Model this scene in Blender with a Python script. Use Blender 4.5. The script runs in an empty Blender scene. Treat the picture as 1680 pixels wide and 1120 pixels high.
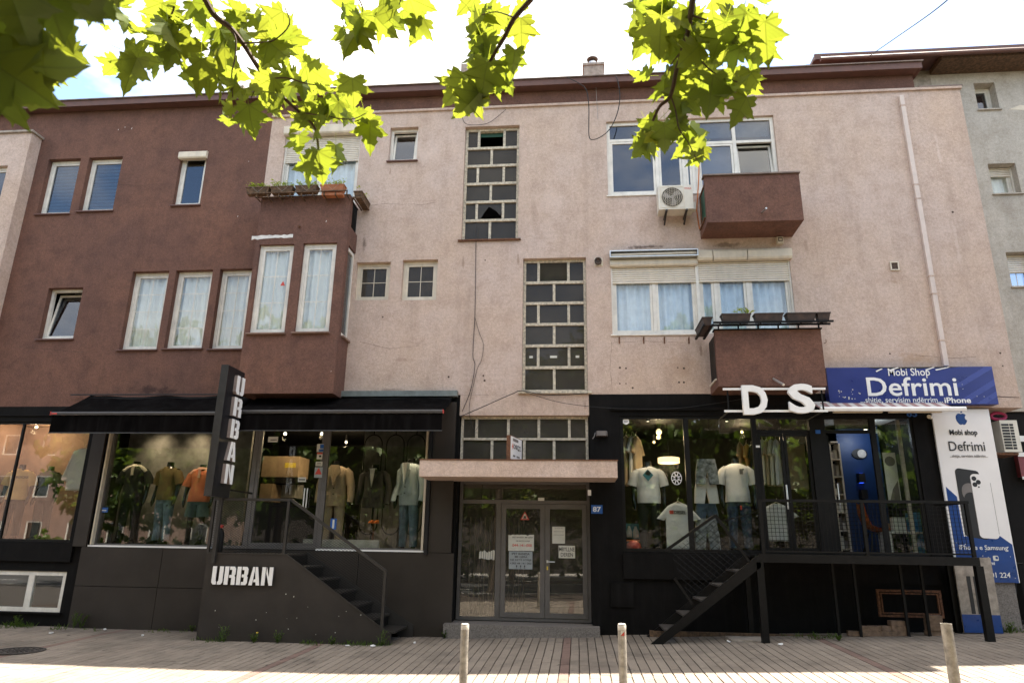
import bpy, bmesh, math, random
from mathutils import Vector, Matrix, noise
random.seed(7)
rnd = random.uniform
R_ = math.radians
SC = bpy.context.scene
COL = SC.collection

# ------------------------------------------------------------------ camera
PITCH, ROLL, YAW, F = 0.28519, 0.015946, 0.096151, 1129.4
CAM = Vector((0.0, -13.0, 1.70))
_fw = Vector((-math.sin(YAW) * math.cos(PITCH), math.cos(YAW) * math.cos(PITCH), math.sin(PITCH)))
_rt = Vector((math.cos(YAW), math.sin(YAW), 0))
_up = _rt.cross(_fw)
_dn = -_up
_cr, _sr = math.cos(ROLL), math.sin(ROLL)
CX = _rt * _cr - _dn * _sr          # camera right
CD = _rt * _sr + _dn * _cr          # camera down
cam = bpy.data.cameras.new('camera')
cam.sensor_width = 36.0
cam.lens = F / 1680 * 36.0
cam.clip_start = 0.05
cam.clip_end = 2000
camo = bpy.data.objects.new('camera', cam)
COL.objects.link(camo)
camo.matrix_world = Matrix(((CX.x, -CD.x, -_fw.x, CAM.x), (CX.y, -CD.y, -_fw.y, CAM.y), (CX.z, -CD.z, -_fw.z, CAM.z), (0, 0, 0, 1)))
cam.dof.use_dof = True
cam.dof.focus_distance = 13.0
cam.dof.aperture_fstop = 4.5
SC.camera = camo

# ------------------------------------------------------------------ world and sun
SUN_TO = Vector((-2.72, -3.0, -10.8)).normalized()
world = bpy.data.worlds.new('World')
SC.world = world
world.use_nodes = True
wn, wl = world.node_tree.nodes, world.node_tree.links
wn.clear()
sky = wn.new('ShaderNodeTexSky')
sky.sky_type = 'NISHITA'
sky.sun_disc = False
sky.sun_elevation = R_(70.4)
sky.sun_rotation = R_(45)
sky.air_density = 1.0
sky.dust_density = 1.0
sky.ozone_density = 1.3
tc = wn.new('ShaderNodeTexCoord')
mp = wn.new('ShaderNodeMapping')
mp.inputs['Scale'].default_value = (1.0, 1.0, 1.8)
mp.inputs['Location'].default_value = (2.3, 0.4, 0.1)
cn = wn.new('ShaderNodeTexNoise')
cn.inputs['Scale'].default_value = 1.7
cn.inputs['Detail'].default_value = 7
cn.inputs['Roughness'].default_value = 0.55
cr = wn.new('ShaderNodeValToRGB')
cr.color_ramp.elements[0].position = 0.43
cr.color_ramp.elements[1].position = 0.60
mx = wn.new('ShaderNodeMixRGB')
mx.inputs[2].default_value = (7.1, 6.6, 5.85, 1)
bg = wn.new('ShaderNodeBackground')
bg.inputs['Strength'].default_value = 0.092
out = wn.new('ShaderNodeOutputWorld')
wl.new(tc.outputs['Generated'], mp.inputs['Vector'])
wl.new(mp.outputs['Vector'], cn.inputs['Vector'])
wl.new(cn.outputs['Fac'], cr.inputs['Fac'])
wl.new(cr.outputs['Color'], mx.inputs[0])
wl.new(sky.outputs['Color'], mx.inputs[1])
wl.new(mx.outputs['Color'], bg.inputs['Color'])
wl.new(bg.outputs['Background'], out.inputs['Surface'])
sl = bpy.data.lights.new('sun', 'SUN')
sl.energy = 5.0
sl.angle = R_(0.55)
sl.color = (1.0, 0.92, 0.80)
so = bpy.data.objects.new('sun', sl)
COL.objects.link(so)
so.location = (20, 20, 60)
so.rotation_euler = SUN_TO.to_track_quat('-Z', 'Y').to_euler()

SC.view_settings.view_transform = 'Standard'
SC.view_settings.look = 'None'
SC.view_settings.exposure = 2.28
SC.view_settings.gamma = 1.0
SC.view_settings.use_curve_mapping = False
SC.cycles.use_denoising = True
SC.cycles.max_bounces = 10
SC.cycles.transparent_max_bounces = 24
SC.cycles.caustics_reflective = False
SC.cycles.caustics_refractive = False
SC.cycles.sample_clamp_indirect = 6.0

# ------------------------------------------------------------------ surveying: photo pixel -> world
def ray(px, py):
    return (_fw + CX * ((px - 840) / F) + CD * ((py - 560) / F))
def P(px, py, Y=0.0):
    d = ray(px, py); t = (Y - CAM.y) / d.y
    return CAM.x + d.x * t, CAM.z + d.z * t
def Dp(px, py, zc):
    return CAM + ray(px, py) * zc
def rect(l, r, t, b, Y=0.0):
    ym, xm = (t + b) / 2, (l + r) / 2
    return P(l, ym, Y)[0], P(r, ym, Y)[0], P(xm, b, Y)[1], P(xm, t, Y)[1]
def gz(x, y):
    s = x + 3.0
    ramp = math.log1p(math.exp(max(-30, min(30, s * 2.0)))) / 2.0
    return 0.085 + 0.034 * min(ramp, 14) + 0.02 * max(-16, min(0, y + 0.6))

# ------------------------------------------------------------------ materials
M = {}
def _base(name):
    m = bpy.data.materials.new(name); m.use_nodes = True
    n, l = m.node_tree.nodes, m.node_tree.links
    b = n['Principled BSDF']
    M[name] = m
    return m, n, l, b
def _pos(n, l, scale=(1, 1, 1)):
    g = n.new('ShaderNodeNewGeometry'); mp = n.new('ShaderNodeMapping')
    mp.inputs['Scale'].default_value = scale
    l.new(g.outputs['Position'], mp.inputs['Vector'])
    return mp.outputs['Vector']
def _noise(n, l, vec, scale, detail=4, rough=0.6):
    t = n.new('ShaderNodeTexNoise'); t.inputs['Scale'].default_value = scale
    t.inputs['Detail'].default_value = detail; t.inputs['Roughness'].default_value = rough
    l.new(vec, t.inputs['Vector']); return t.outputs['Fac']
def _ramp(n, l, fac, a, b, ca=(0, 0, 0, 1), cb=(1, 1, 1, 1)):
    r = n.new('ShaderNodeValToRGB'); r.color_ramp.elements[0].position = a; r.color_ramp.elements[1].position = b
    r.color_ramp.elements[0].color = ca; r.color_ramp.elements[1].color = cb
    l.new(fac, r.inputs['Fac']); return r.outputs['Color']
def _mix(n, l, fac, a, b, mode='MIX'):
    x = n.new('ShaderNodeMixRGB'); x.blend_type = mode
    for i, v in ((0, fac), (1, a), (2, b)):
        if isinstance(v, (float, int)): x.inputs[i].default_value = v if i == 0 else (v, v, v, 1)
        elif isinstance(v, tuple): x.inputs[i].default_value = (*v, 1) if len(v) == 3 else v
        else: l.new(v, x.inputs[i])
    return x.outputs['Color']
def mat(name, col, rough=0.55, metal=0.0, var=0.12, vs=7.0, bump=0.0, bs=60.0, dirt=0.0, spec=0.5):
    m, n, l, b = _base(name)
    v = _pos(n, l)
    f = _noise(n, l, v, vs, 5)
    dk = tuple(max(0, c * (1 - var * 2)) for c in col); lt = tuple(min(1, c * (1 + var)) for c in col)
    c = _mix(n, l, _ramp(n, l, f, 0.3, 0.7), dk, lt)
    if dirt:
        sv = _pos(n, l, (9, 9, 1.1))
        s = _ramp(n, l, _noise(n, l, sv, 1.0, 5), 0.48, 0.75)
        c = _mix(n, l, _mix(n, l, 1.0, s, dirt, 'MULTIPLY'), c, tuple(x * 0.35 + 0.02 for x in col))
    l.new(c, b.inputs['Base Color'])
    rr = n.new('ShaderNodeMapRange'); rr.inputs['To Min'].default_value = max(0.02, rough - 0.1); rr.inputs['To Max'].default_value = min(1, rough + 0.1)
    l.new(f, rr.inputs['Value']); l.new(rr.outputs['Result'], b.inputs['Roughness'])
    b.inputs['Metallic'].default_value = metal
    b.inputs['Specular IOR Level'].default_value = spec
    if bump:
        bp = n.new('ShaderNodeBump'); bp.inputs['Strength'].default_value = bump; bp.inputs['Distance'].default_value = 0.01
        l.new(_noise(n, l, v, bs, 3), bp.inputs['Height']); l.new(bp.outputs['Normal'], b.inputs['Normal'])
    return m
def _st(px, py, rx, rz, k, sc=(0.10, 0.065, 0.05)):
    x, z = P(px, py); return (x, z, rx, rz, k, sc)
def plaster(name, col, stain, warm, grain=0.30, streak=0.35, stains=()):
    m, n, l, b = _base(name)
    v = _pos(n, l)
    big = _noise(n, l, v, 0.55, 4); mid = _noise(n, l, v, 3.2, 6, 0.65); fine = _noise(n, l, v, 42.0, 3, 0.7)
    vfine = _noise(n, l, v, 95.0, 2, 0.6)
    c = _mix(n, l, _ramp(n, l, big, 0.38, 0.66), tuple(col), tuple(warm))
    c = _mix(n, l, _mix(n, l, 1.0, _ramp(n, l, mid, 0.44, 0.72), 0.62, 'MULTIPLY'), c, tuple(stain))
    sv = _pos(n, l, (2.6, 2.6, 0.28))
    st = _ramp(n, l, _noise(n, l, sv, 1.0, 6, 0.6), 0.50, 0.78)
    c = _mix(n, l, _mix(n, l, 1.0, st, streak, 'MULTIPLY'), c, tuple(x * 0.62 for x in stain))
    g = _ramp(n, l, fine, 0.25, 0.75, (1 - grain,) * 3 + (1,), (1 + grain * 0.45,) * 3 + (1,))
    c = _mix(n, l, 1.0, c, g, 'MULTIPLY')
    g2 = _ramp(n, l, vfine, 0.3, 0.7, (0.88, 0.88, 0.88, 1), (1.08, 1.08, 1.08, 1))
    c = _mix(n, l, 1.0, c, g2, 'MULTIPLY')
    g3 = _ramp(n, l, _noise(n, l, v, 17.0, 3, 0.75), 0.3, 0.7, (0.84, 0.83, 0.82, 1), (1.10, 1.10, 1.10, 1))
    c = _mix(n, l, 1.0, c, g3, 'MULTIPLY')
    for sx, sz, rx, rz, k, sc in stains:
        mp = n.new('ShaderNodeMapping'); gg = n.new('ShaderNodeNewGeometry'); l.new(gg.outputs['Position'], mp.inputs['Vector'])
        mp.inputs['Location'].default_value = (-sx / rx, 0, -sz / rz); mp.inputs['Scale'].default_value = (1 / rx, 0.0, 1 / rz)
        ln = n.new('ShaderNodeVectorMath'); ln.operation = 'LENGTH'; l.new(mp.outputs['Vector'], ln.inputs[0])
        ad = n.new('ShaderNodeMath'); ad.operation = 'MULTIPLY_ADD'; ad.inputs[1].default_value = 1.3; l.new(_noise(n, l, v, 5.0, 5, 0.7), ad.inputs[0]); l.new(ln.outputs['Value'], ad.inputs[2])
        f = _ramp(n, l, ad.outputs[0], 0.75, 1.75, (k, k, k, 1), (0, 0, 0, 1))
        c = _mix(n, l, f, c, sc)
    l.new(c, b.inputs['Base Color'])
    b.inputs['Roughness'].default_value = 0.92
    b.inputs['Specular IOR Level'].default_value = 0.2
    bp = n.new('ShaderNodeBump'); bp.inputs['Strength'].default_value = 0.55; bp.inputs['Distance'].default_value = 0.012
    l.new(fine, bp.inputs['Height']); l.new(bp.outputs['Normal'], b.inputs['Normal'])
    return m
def glass(name, tint=(1, 1, 1), k=1.0, dust_or_haze=0.0):
    m, n, l, b = _base(name)
    o = n['Material Output']; n.remove(b)
    tr = n.new('ShaderNodeBsdfTransparent'); tr.inputs['Color'].default_value = (*tint, 1)
    gl = n.new('ShaderNodeBsdfGlossy'); gl.inputs['Roughness'].default_value = 0.0; gl.inputs['Color'].default_value = (1, 1, 1, 1)
    g = n.new('ShaderNodeNewGeometry')
    d = n.new('ShaderNodeVectorMath'); d.operation = 'DOT_PRODUCT'
    wv = n.new('ShaderNodeBump'); wv.inputs['Strength'].default_value = 0.02; wv.inputs['Distance'].default_value = 0.02
    l.new(_noise(n, l, _pos(n, l), 1.3, 1), wv.inputs['Height'])
    l.new(wv.outputs['Normal'], gl.inputs['Normal'])
    l.new(g.outputs['Normal'], d.inputs[0]); l.new(g.outputs['Incoming'], d.inputs[1])
    ab = n.new('ShaderNodeMath'); ab.operation = 'ABSOLUTE'; l.new(d.outputs['Value'], ab.inputs[0])
    om = n.new('ShaderNodeMath'); om.operation = 'SUBTRACT'; om.inputs[0].default_value = 1; l.new(ab.outputs[0], om.inputs[1])
    pw = n.new('ShaderNodeMath'); pw.operation = 'POWER'; pw.inputs[1].default_value = 5; l.new(om.outputs[0], pw.inputs[0])
    ma = n.new('ShaderNodeMath'); ma.operation = 'MULTIPLY_ADD'; ma.inputs[1].default_value = 0.94; ma.inputs[2].default_value = 0.05 * k; l.new(pw.outputs[0], ma.inputs[0])
    ms = n.new('ShaderNodeMixShader')
    l.new(ma.outputs[0], ms.inputs[0]); l.new(tr.outputs[0], ms.inputs[1]); l.new(gl.outputs[0], ms.inputs[2])
    last = ms.outputs[0]
    if dust_or_haze:
        df = n.new('ShaderNodeBsdfDiffuse'); df.inputs['Color'].default_value = (0.27, 0.24, 0.20, 1)
        m2 = n.new('ShaderNodeMixShader')
        f = _mix(n, l, 1.0, _ramp(n, l, _noise(n, l, _pos(n, l), 2.5, 6, 0.45), 0.2, 0.9, (0.55, 0.55, 0.55, 1), (1, 1, 1, 1)), dust_or_haze, 'MULTIPLY')
        l.new(f, m2.inputs[0]); l.new(last, m2.inputs[1]); l.new(df.outputs[0], m2.inputs[2]); last = m2.outputs[0]
    l.new(last, o.inputs['Surface'])
    return m
def emit(name, col, s):
    m, n, l, b = _base(name)
    b.inputs['Base Color'].default_value = (*[min(1, c) for c in col], 1)
    b.inputs['Emission Color'].default_value = (*col, 1); b.inputs['Emission Strength'].default_value = s
    return m
def leafmat(name, top, trans, rad=0.5, veins=False):
    m, n, l, b = _base(name)
    o = n['Material Output']; n.remove(b)
    v = _pos(n, l)
    f = _noise(n, l, v, 9.0, 4)
    oi = n.new('ShaderNodeObjectInfo')
    t1 = _mix(n, l, f, tuple(c * 0.65 for c in top), tuple(min(1, c * 1.3) for c in top))
    t2 = _mix(n, l, f, tuple(c * 0.75 for c in trans), tuple(min(1, c * 1.15) for c in trans))
    t2 = _mix(n, l, _mix(n, l, 1.0, oi.outputs['Random'], 0.5, 'MULTIPLY'), t2, tuple(c * q for c, q in zip(trans, (0.62, 0.85, 0.7))))
    if veins:       # midrib and four lobe veins, from the blade's own coordinates
        at = n.new('ShaderNodeAttribute'); at.attribute_name = 'blade'; sp = n.new('ShaderNodeSeparateXYZ'); l.new(at.outputs['Vector'], sp.inputs[0])
        def mth(op, a, b_=None):
            q = n.new('ShaderNodeMath'); q.operation = op
            for i, val in ((0, a), (1, b_)):
                if val is None: continue
                if isinstance(val, (int, float)): q.inputs[i].default_value = val
                else: l.new(val, q.inputs[i])
            return q.outputs[0]
        ax = mth('ABSOLUTE', sp.outputs['X']); ang = mth('ARCTAN2', ax, sp.outputs['Y']); ln = n.new('ShaderNodeVectorMath'); ln.operation = 'LENGTH'; l.new(at.outputs['Vector'], ln.inputs[0])
        d = mth('MINIMUM', mth('MINIMUM', ang, mth('ABSOLUTE', mth('SUBTRACT', ang, 0.94))), mth('ABSOLUTE', mth('SUBTRACT', ang, 1.62)))
        dist = mth('MULTIPLY', d, ln.outputs['Value'])
        rib = mth('ABSOLUTE', mth('SUBTRACT', mth('FRACT', mth('MULTIPLY', mth('SUBTRACT', sp.outputs['Y'], mth('MULTIPLY', ax, 0.9)), 9.0)), 0.5))
        vm = _ramp(n, l, dist, 0.008, 0.026, (1, 1, 1, 1), (0, 0, 0, 1))
        vm2 = _ramp(n, l, rib, 0.02, 0.10, (0.35, 0.35, 0.35, 1), (0, 0, 0, 1))
        vv = _mix(n, l, 1.0, vm, vm2, 'LIGHTEN')
        t2 = _mix(n, l, _mix(n, l, 1.0, vv, 0.75, 'MULTIPLY'), t2, tuple(c * 0.45 for c in trans)); t1 = _mix(n, l, _mix(n, l, 1.0, vv, 0.7, 'MULTIPLY'), t1, tuple(c * 2.0 for c in top))
    df = n.new('ShaderNodeBsdfDiffuse'); tl = n.new('ShaderNodeBsdfTranslucent'); gl = n.new('ShaderNodeBsdfGlossy')
    gl.inputs['Roughness'].default_value = 0.42; gl.inputs['Color'].default_value = (0.75, 0.8, 0.6, 1)
    l.new(t1, df.inputs['Color']); l.new(t2, tl.inputs['Color'])
    a = n.new('ShaderNodeMixShader'); a.inputs[0].default_value = rad
    l.new(df.outputs[0], a.inputs[1]); l.new(tl.outputs[0], a.inputs[2])
    c = n.new('ShaderNodeMixShader'); c.inputs[0].default_value = 0.03
    l.new(a.outputs[0], c.inputs[1]); l.new(gl.outputs[0], c.inputs[2])
    l.new(c.outputs[0], o.inputs['Surface'])
    return m
plaster('brown_plaster', (0.166, 0.089, 0.069), (0.096, 0.054, 0.045), (0.212, 0.108, 0.076), 0.30, 0.22, [_st(250, 640, 1.5, .28, .75, (.05, .03, .026)), _st(470, 345, 1.0, .35, .5, (.07, .04, .034)), _st(155, 500, .9, .5, .3, (.09, .05, .04))])
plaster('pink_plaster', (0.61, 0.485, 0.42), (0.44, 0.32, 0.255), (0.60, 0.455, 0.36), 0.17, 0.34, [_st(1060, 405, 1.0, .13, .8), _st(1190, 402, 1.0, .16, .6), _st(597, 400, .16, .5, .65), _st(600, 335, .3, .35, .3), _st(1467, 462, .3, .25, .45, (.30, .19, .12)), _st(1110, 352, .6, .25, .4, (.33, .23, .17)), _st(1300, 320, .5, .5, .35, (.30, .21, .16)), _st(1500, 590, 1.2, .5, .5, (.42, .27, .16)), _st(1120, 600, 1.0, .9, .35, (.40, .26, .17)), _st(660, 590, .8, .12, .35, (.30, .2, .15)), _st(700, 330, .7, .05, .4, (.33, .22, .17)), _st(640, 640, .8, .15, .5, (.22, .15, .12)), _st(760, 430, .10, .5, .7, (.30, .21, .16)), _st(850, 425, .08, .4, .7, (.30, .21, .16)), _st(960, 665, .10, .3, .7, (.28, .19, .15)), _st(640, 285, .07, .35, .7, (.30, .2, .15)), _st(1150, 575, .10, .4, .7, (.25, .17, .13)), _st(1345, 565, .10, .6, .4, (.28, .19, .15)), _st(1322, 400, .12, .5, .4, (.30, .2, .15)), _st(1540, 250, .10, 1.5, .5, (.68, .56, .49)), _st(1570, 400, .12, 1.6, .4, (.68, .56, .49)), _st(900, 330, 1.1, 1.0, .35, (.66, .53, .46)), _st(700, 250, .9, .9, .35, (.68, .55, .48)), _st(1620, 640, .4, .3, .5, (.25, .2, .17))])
plaster('grey_plaster', (0.52, 0.48, 0.42), (0.36, 0.31, 0.25), (0.57, 0.52, 0.45), 0.18, 0.4)
plaster('rose_plaster', (0.30, 0.20, 0.16), (0.22, 0.14, 0.11), (0.32, 0.22, 0.18), 0.2, 0.3)
mat('black_paint', (0.0055, 0.0048, 0.0044), 0.7, var=0.3, vs=3, bump=0.25, bs=30, dirt=0.2, spec=0.12)
mat('black_metal', (0.0062, 0.0055, 0.005), 0.5, var=0.25, vs=8, bump=0.05, spec=0.2)
mat('charcoal_panel', (0.036, 0.029, 0.0235), 0.5, var=0.16, vs=1.2, dirt=0.3, spec=0.25)
mat('stair_panel', (0.036, 0.030, 0.0255), 0.55, var=0.16, vs=2.0, dirt=0.35, spec=0.25)
mat('charcoal_rail', (0.030, 0.027, 0.0245), 0.45, var=0.12, spec=0.35)
mat('white_plastic', (0.76, 0.72, 0.64), 0.4, var=0.08, vs=5, dirt=0.28)
mat('cream_plastic', (0.68, 0.60, 0.47), 0.45, var=0.08, vs=4, dirt=0.25)
mat('slat_plastic', (0.74, 0.68, 0.58), 0.45, var=0.05, dirt=0.15)
mat('slat_white', (0.80, 0.78, 0.74), 0.45, var=0.04, dirt=0.08)
mat('flaking_paint', (0.60, 0.53, 0.41), 0.8, var=0.26, vs=22, bump=0.6, bs=80, dirt=0.45)
mat('grey_frame', (0.115, 0.105, 0.098), 0.42, var=0.08, spec=0.5)
mat('curtain', (0.90, 0.88, 0.83), 0.9, var=0.05, vs=3)
mat('sky_tinted_curtain', (0.70, 0.77, 0.86), 0.9, var=0.06)  # white cloth, tinted blue for the sky mirrored in the panes
mat('blind', (0.33, 0.38, 0.40), 0.8, var=0.05)
mat('green_curtain', (0.45, 0.60, 0.46), 0.9, var=0.05)
mat('brown_metal', (0.125, 0.058, 0.044), 0.6, var=0.12, dirt=0.3)
mat('sheet_steel', (0.20, 0.15, 0.12), 0.5, 0.3, var=0.2, dirt=0.3)
mat('brown_ledge', (0.25, 0.16, 0.12), 0.8, var=0.2, bump=0.2)
mat('rust', (0.16, 0.07, 0.035), 0.9, var=0.35, vs=30, bump=0.4)
mat('dark_soil', (0.05, 0.035, 0.025), 0.95, var=0.3, vs=30, bump=0.5)
mat('dark_planter', (0.052, 0.030, 0.022), 0.6, var=0.3, vs=10, dirt=0.4)
mat('terracotta', (0.42, 0.15, 0.06), 0.6, var=0.15, vs=10, dirt=0.3)
mat('weathered_wood', (0.13, 0.075, 0.04), 0.85, var=0.35, vs=18, bump=0.4)
mat('zinc', (0.19, 0.215, 0.205), 0.6, 0.2, var=0.15, dirt=0.3)
mat('aluminium', (0.62, 0.62, 0.60), 0.35, 0.8, var=0.08)
mat('awning_cloth', (0.0048, 0.0042, 0.0042), 0.95, var=0.3, vs=1.6, bump=0.1, bs=12, dirt=0.3, spec=0.02)
mat('awning_bar', (0.06, 0.06, 0.063), 0.45, 0.3, var=0.1)
mat('red_plastic', (0.55, 0.05, 0.04), 0.4)
mat('sign_black', (0.012, 0.012, 0.014), 0.4, var=0.15, spec=0.3)
mat('letter_white', (0.82, 0.81, 0.79), 0.35, var=0.03)
mat('letter_side_shade', (0.27, 0.22, 0.20), 0.5)  # letter white darkened, shade on the letter sides put into the colour
mat('sign_blue', (0.022, 0.034, 0.19), 0.3, var=0.08, vs=2)
mat('sign_blue_light', (0.042, 0.062, 0.27), 0.3, var=0.05)
mat('banner_white', (0.78, 0.75, 0.73), 0.4, var=0.03, vs=2)
mat('banner_blue', (0.006, 0.045, 0.20), 0.3, var=0.08)
mat('print_black', (0.012, 0.011, 0.011), 0.5)
mat('print_grey', (0.16, 0.14, 0.13), 0.5)
mat('print_red', (0.55, 0.06, 0.04), 0.5)
mat('print_teal', (0.05, 0.20, 0.24), 0.6)
mat('paper', (0.62, 0.61, 0.54), 0.8, var=0.06, bump=0.1, bs=20)
mat('grey_paper', (0.33, 0.36, 0.37), 0.8, var=0.06)
mat('plate_blue', (0.02, 0.10, 0.36), 0.35)
mat('orange_plastic', (0.65, 0.16, 0.03), 0.45)
mat('wall_blue', (0.004, 0.032, 0.12), 0.5, var=0.06)
mat('blue_cabinet', (0.02, 0.16, 0.32), 0.5)
mat('shop_concrete', (0.20, 0.19, 0.17), 0.85, var=0.28, vs=3.5, bump=0.3, bs=12)
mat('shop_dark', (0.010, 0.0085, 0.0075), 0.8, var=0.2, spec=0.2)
mat('shop_floor', (0.10, 0.085, 0.07), 0.4, var=0.15)
mat('shop_white', (0.55, 0.52, 0.47), 0.8)
mat('shop_reflection_rose', (0.30, 0.20, 0.16), 0.8, var=0.08)  # reflection of the rose house opposite put into the interior colour
mat('mannequin_gloss', (0.008, 0.008, 0.008), 0.18, var=0.1)
mat('cloth_white', (0.72, 0.70, 0.66), 0.9, var=0.06, bump=0.25, bs=14)
mat('cloth_cream', (0.72, 0.66, 0.52), 0.9, var=0.07, bump=0.25, bs=14)
mat('cloth_black', (0.008, 0.008, 0.009), 0.9, var=0.2)
mat('cloth_olive', (0.15, 0.105, 0.035), 0.9, var=0.12, bump=0.3, bs=12)
mat('cloth_orange', (0.66, 0.20, 0.09), 0.9, var=0.1, bump=0.3, bs=12)
mat('cloth_salmon', (0.80, 0.45, 0.32), 0.9, var=0.06)
mat('cloth_tan', (0.42, 0.31, 0.19), 0.9, var=0.08, bump=0.2, bs=14)
mat('cloth_yellow', (0.72, 0.46, 0.16), 0.9, var=0.08, bump=0.2, bs=14)
mat('cloth_iceblue', (0.45, 0.52, 0.52), 0.9, var=0.06, bump=0.2, bs=14)
mat('cloth_charcoal', (0.035, 0.03, 0.028), 0.9, var=0.2)
mat('denim', (0.15, 0.22, 0.27), 0.9, var=0.25, vs=9, bump=0.2, bs=40)
mat('denim_dark', (0.045, 0.07, 0.11), 0.9, var=0.3, vs=9)
mat('denim_washed', (0.26, 0.28, 0.29), 0.9, var=0.45, vs=13)
mat('denim_green', (0.09, 0.14, 0.13), 0.9, var=0.2, vs=9)
mat('cardboard', (0.36, 0.25, 0.15), 0.85, var=0.1)
mat('tape_yellow', (0.70, 0.52, 0.05), 0.5)
mat('concrete_slab', (0.36, 0.31, 0.26), 0.9, var=0.2, vs=9, bump=0.3, bs=50, dirt=0.2)
mat('tread_metal', (0.055, 0.047, 0.041), 0.7, var=0.25, vs=12)
mat('terrazzo', (0.20, 0.175, 0.155), 0.75, var=0.3, vs=55, bump=0.1)
mat('bollard_paint', (0.36, 0.32, 0.26), 0.6, var=0.3, vs=16, bump=0.3, bs=30, dirt=0.7)
mat('bollard_cap', (0.58, 0.53, 0.45), 0.5, var=0.1)
mat('grate_metal', (0.05, 0.042, 0.037), 0.7, 0.2, var=0.3, vs=20)
mat('brick_clay', (0.20, 0.13, 0.085), 0.9, var=0.25, vs=14, bump=0.4)
mat('cable_black', (0.010, 0.010, 0.010), 0.6)
mat('cable_orange', (0.55, 0.16, 0.03), 0.5)
mat('cable_grey', (0.30, 0.28, 0.26), 0.6)
mat('ac_white', (0.68, 0.64, 0.55), 0.45, var=0.05, dirt=0.25)
mat('ac_dark', (0.05, 0.042, 0.03), 0.6, var=0.2)
mat('green_paint', (0.02, 0.085, 0.055), 0.6, var=0.15)
mat('downpipe_paint', (0.64, 0.54, 0.48), 0.6, var=0.05, dirt=0.2)
mat('magenta', (0.40, 0.02, 0.10), 0.5)
mat('sign_maroon', (0.22, 0.045, 0.05), 0.5)
mat('bark', (0.16, 0.115, 0.075), 0.9, var=0.35, vs=20, bump=0.5, bs=30)
mat('twig_bark', (0.13, 0.075, 0.05), 0.85, var=0.25, vs=40)
mat('asphalt', (0.05, 0.05, 0.05), 0.9, var=0.2, vs=40, bump=0.4, bs=90)
mat('road_paint', (0.75, 0.75, 0.72), 0.7)
mat('kerb_stone', (0.35, 0.33, 0.30), 0.85, var=0.12, vs=12, bump=0.2)
mat('earth', (0.05, 0.042, 0.035), 0.95, var=0.2, vs=20)
mat('flake_white', (0.72, 0.70, 0.66), 0.9)
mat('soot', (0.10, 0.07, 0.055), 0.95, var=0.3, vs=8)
leafmat('plane_leaf', (0.060, 0.090, 0.016), (0.33, 0.36, 0.030), 0.50, True)
leafmat('street_leaf', (0.06, 0.10, 0.018), (0.20, 0.28, 0.02), 0.45)
leafmat('weed_leaf', (0.07, 0.12, 0.02), (0.15, 0.22, 0.02), 0.35)
leafmat('planter_leaf', (0.24, 0.30, 0.03), (0.50, 0.55, 0.05), 0.45)
glass('clear_glass', (0.93, 0.95, 0.94), 1.0)
glass('shop_glass', (0.86, 0.88, 0.86), 1.35)
glass('mirror_glass', (0.88, 0.88, 0.86), 2.0)
glass('window_glass', (0.50, 0.56, 0.62), 1.7)
glass('wired_glass', (0.22, 0.22, 0.20), 0.30, 0.27)
emit('lamp_warm', (1.0, 0.70, 0.33), 0.6)
emit('lamp_white', (1.0, 0.86, 0.62), 1.2)
glass('door_glass', (0.84, 0.84, 0.80), 1.3, 0.11)  # diffuse haze stands in for the street mirrored in the entrance glass
emit('lamp_blue', (0.03, 0.10, 0.9), 0.5)

def paver_mat(name, c1, c2):
    m, n, l, b = _base(name)
    g = n.new('ShaderNodeNewGeometry'); s = n.new('ShaderNodeSeparateXYZ'); l.new(g.outputs['Position'], s.inputs[0])
    def cell(o, k):
        d = n.new('ShaderNodeMath'); d.operation = 'DIVIDE'; d.inputs[1].default_value = k; l.new(o, d.inputs[0])
        f = n.new('ShaderNodeMath'); f.operation = 'FLOOR'; l.new(d.outputs[0], f.inputs[0]); return f.outputs[0]
    cmb = n.new('ShaderNodeCombineXYZ'); l.new(cell(s.outputs['X'], 0.13), cmb.inputs[0]); l.new(cell(s.outputs['Y'], 1.7), cmb.inputs[1])
    w = n.new('ShaderNodeTexWhiteNoise'); w.noise_dimensions = '2D'; l.new(cmb.outputs[0], w.inputs['Vector'])
    c = _mix(n, l, w.outputs['Value'], c1, c2)
    v = _pos(n, l)
    c = _mix(n, l, _mix(n, l, 1.0, _ramp(n, l, _noise(n, l, v, 1.3, 6, 0.7), 0.46, 0.68), 0.7, 'MULTIPLY'), c, tuple(x * 0.45 for x in c1))
    c = _mix(n, l, _ramp(n, l, _noise(n, l, v, 9.0, 2, 0.5), 0.70, 0.74), c, tuple(x * 0.4 for x in c1))
    c = _mix(n, l, 1.0, c, _ramp(n, l, _noise(n, l, v, 70, 3), 0.25, 0.75, (0.8, 0.8, 0.8, 1), (1.1, 1.1, 1.1, 1)), 'MULTIPLY')
    l.new(c, b.inputs['Base Color']); b.inputs['Roughness'].default_value = 0.88
    return m
paver_mat('paver_grey', (0.205, 0.166, 0.130), (0.245, 0.202, 0.160))
paver_mat('paver_red', (0.165, 0.105, 0.083), (0.195, 0.125, 0.10))
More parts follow.
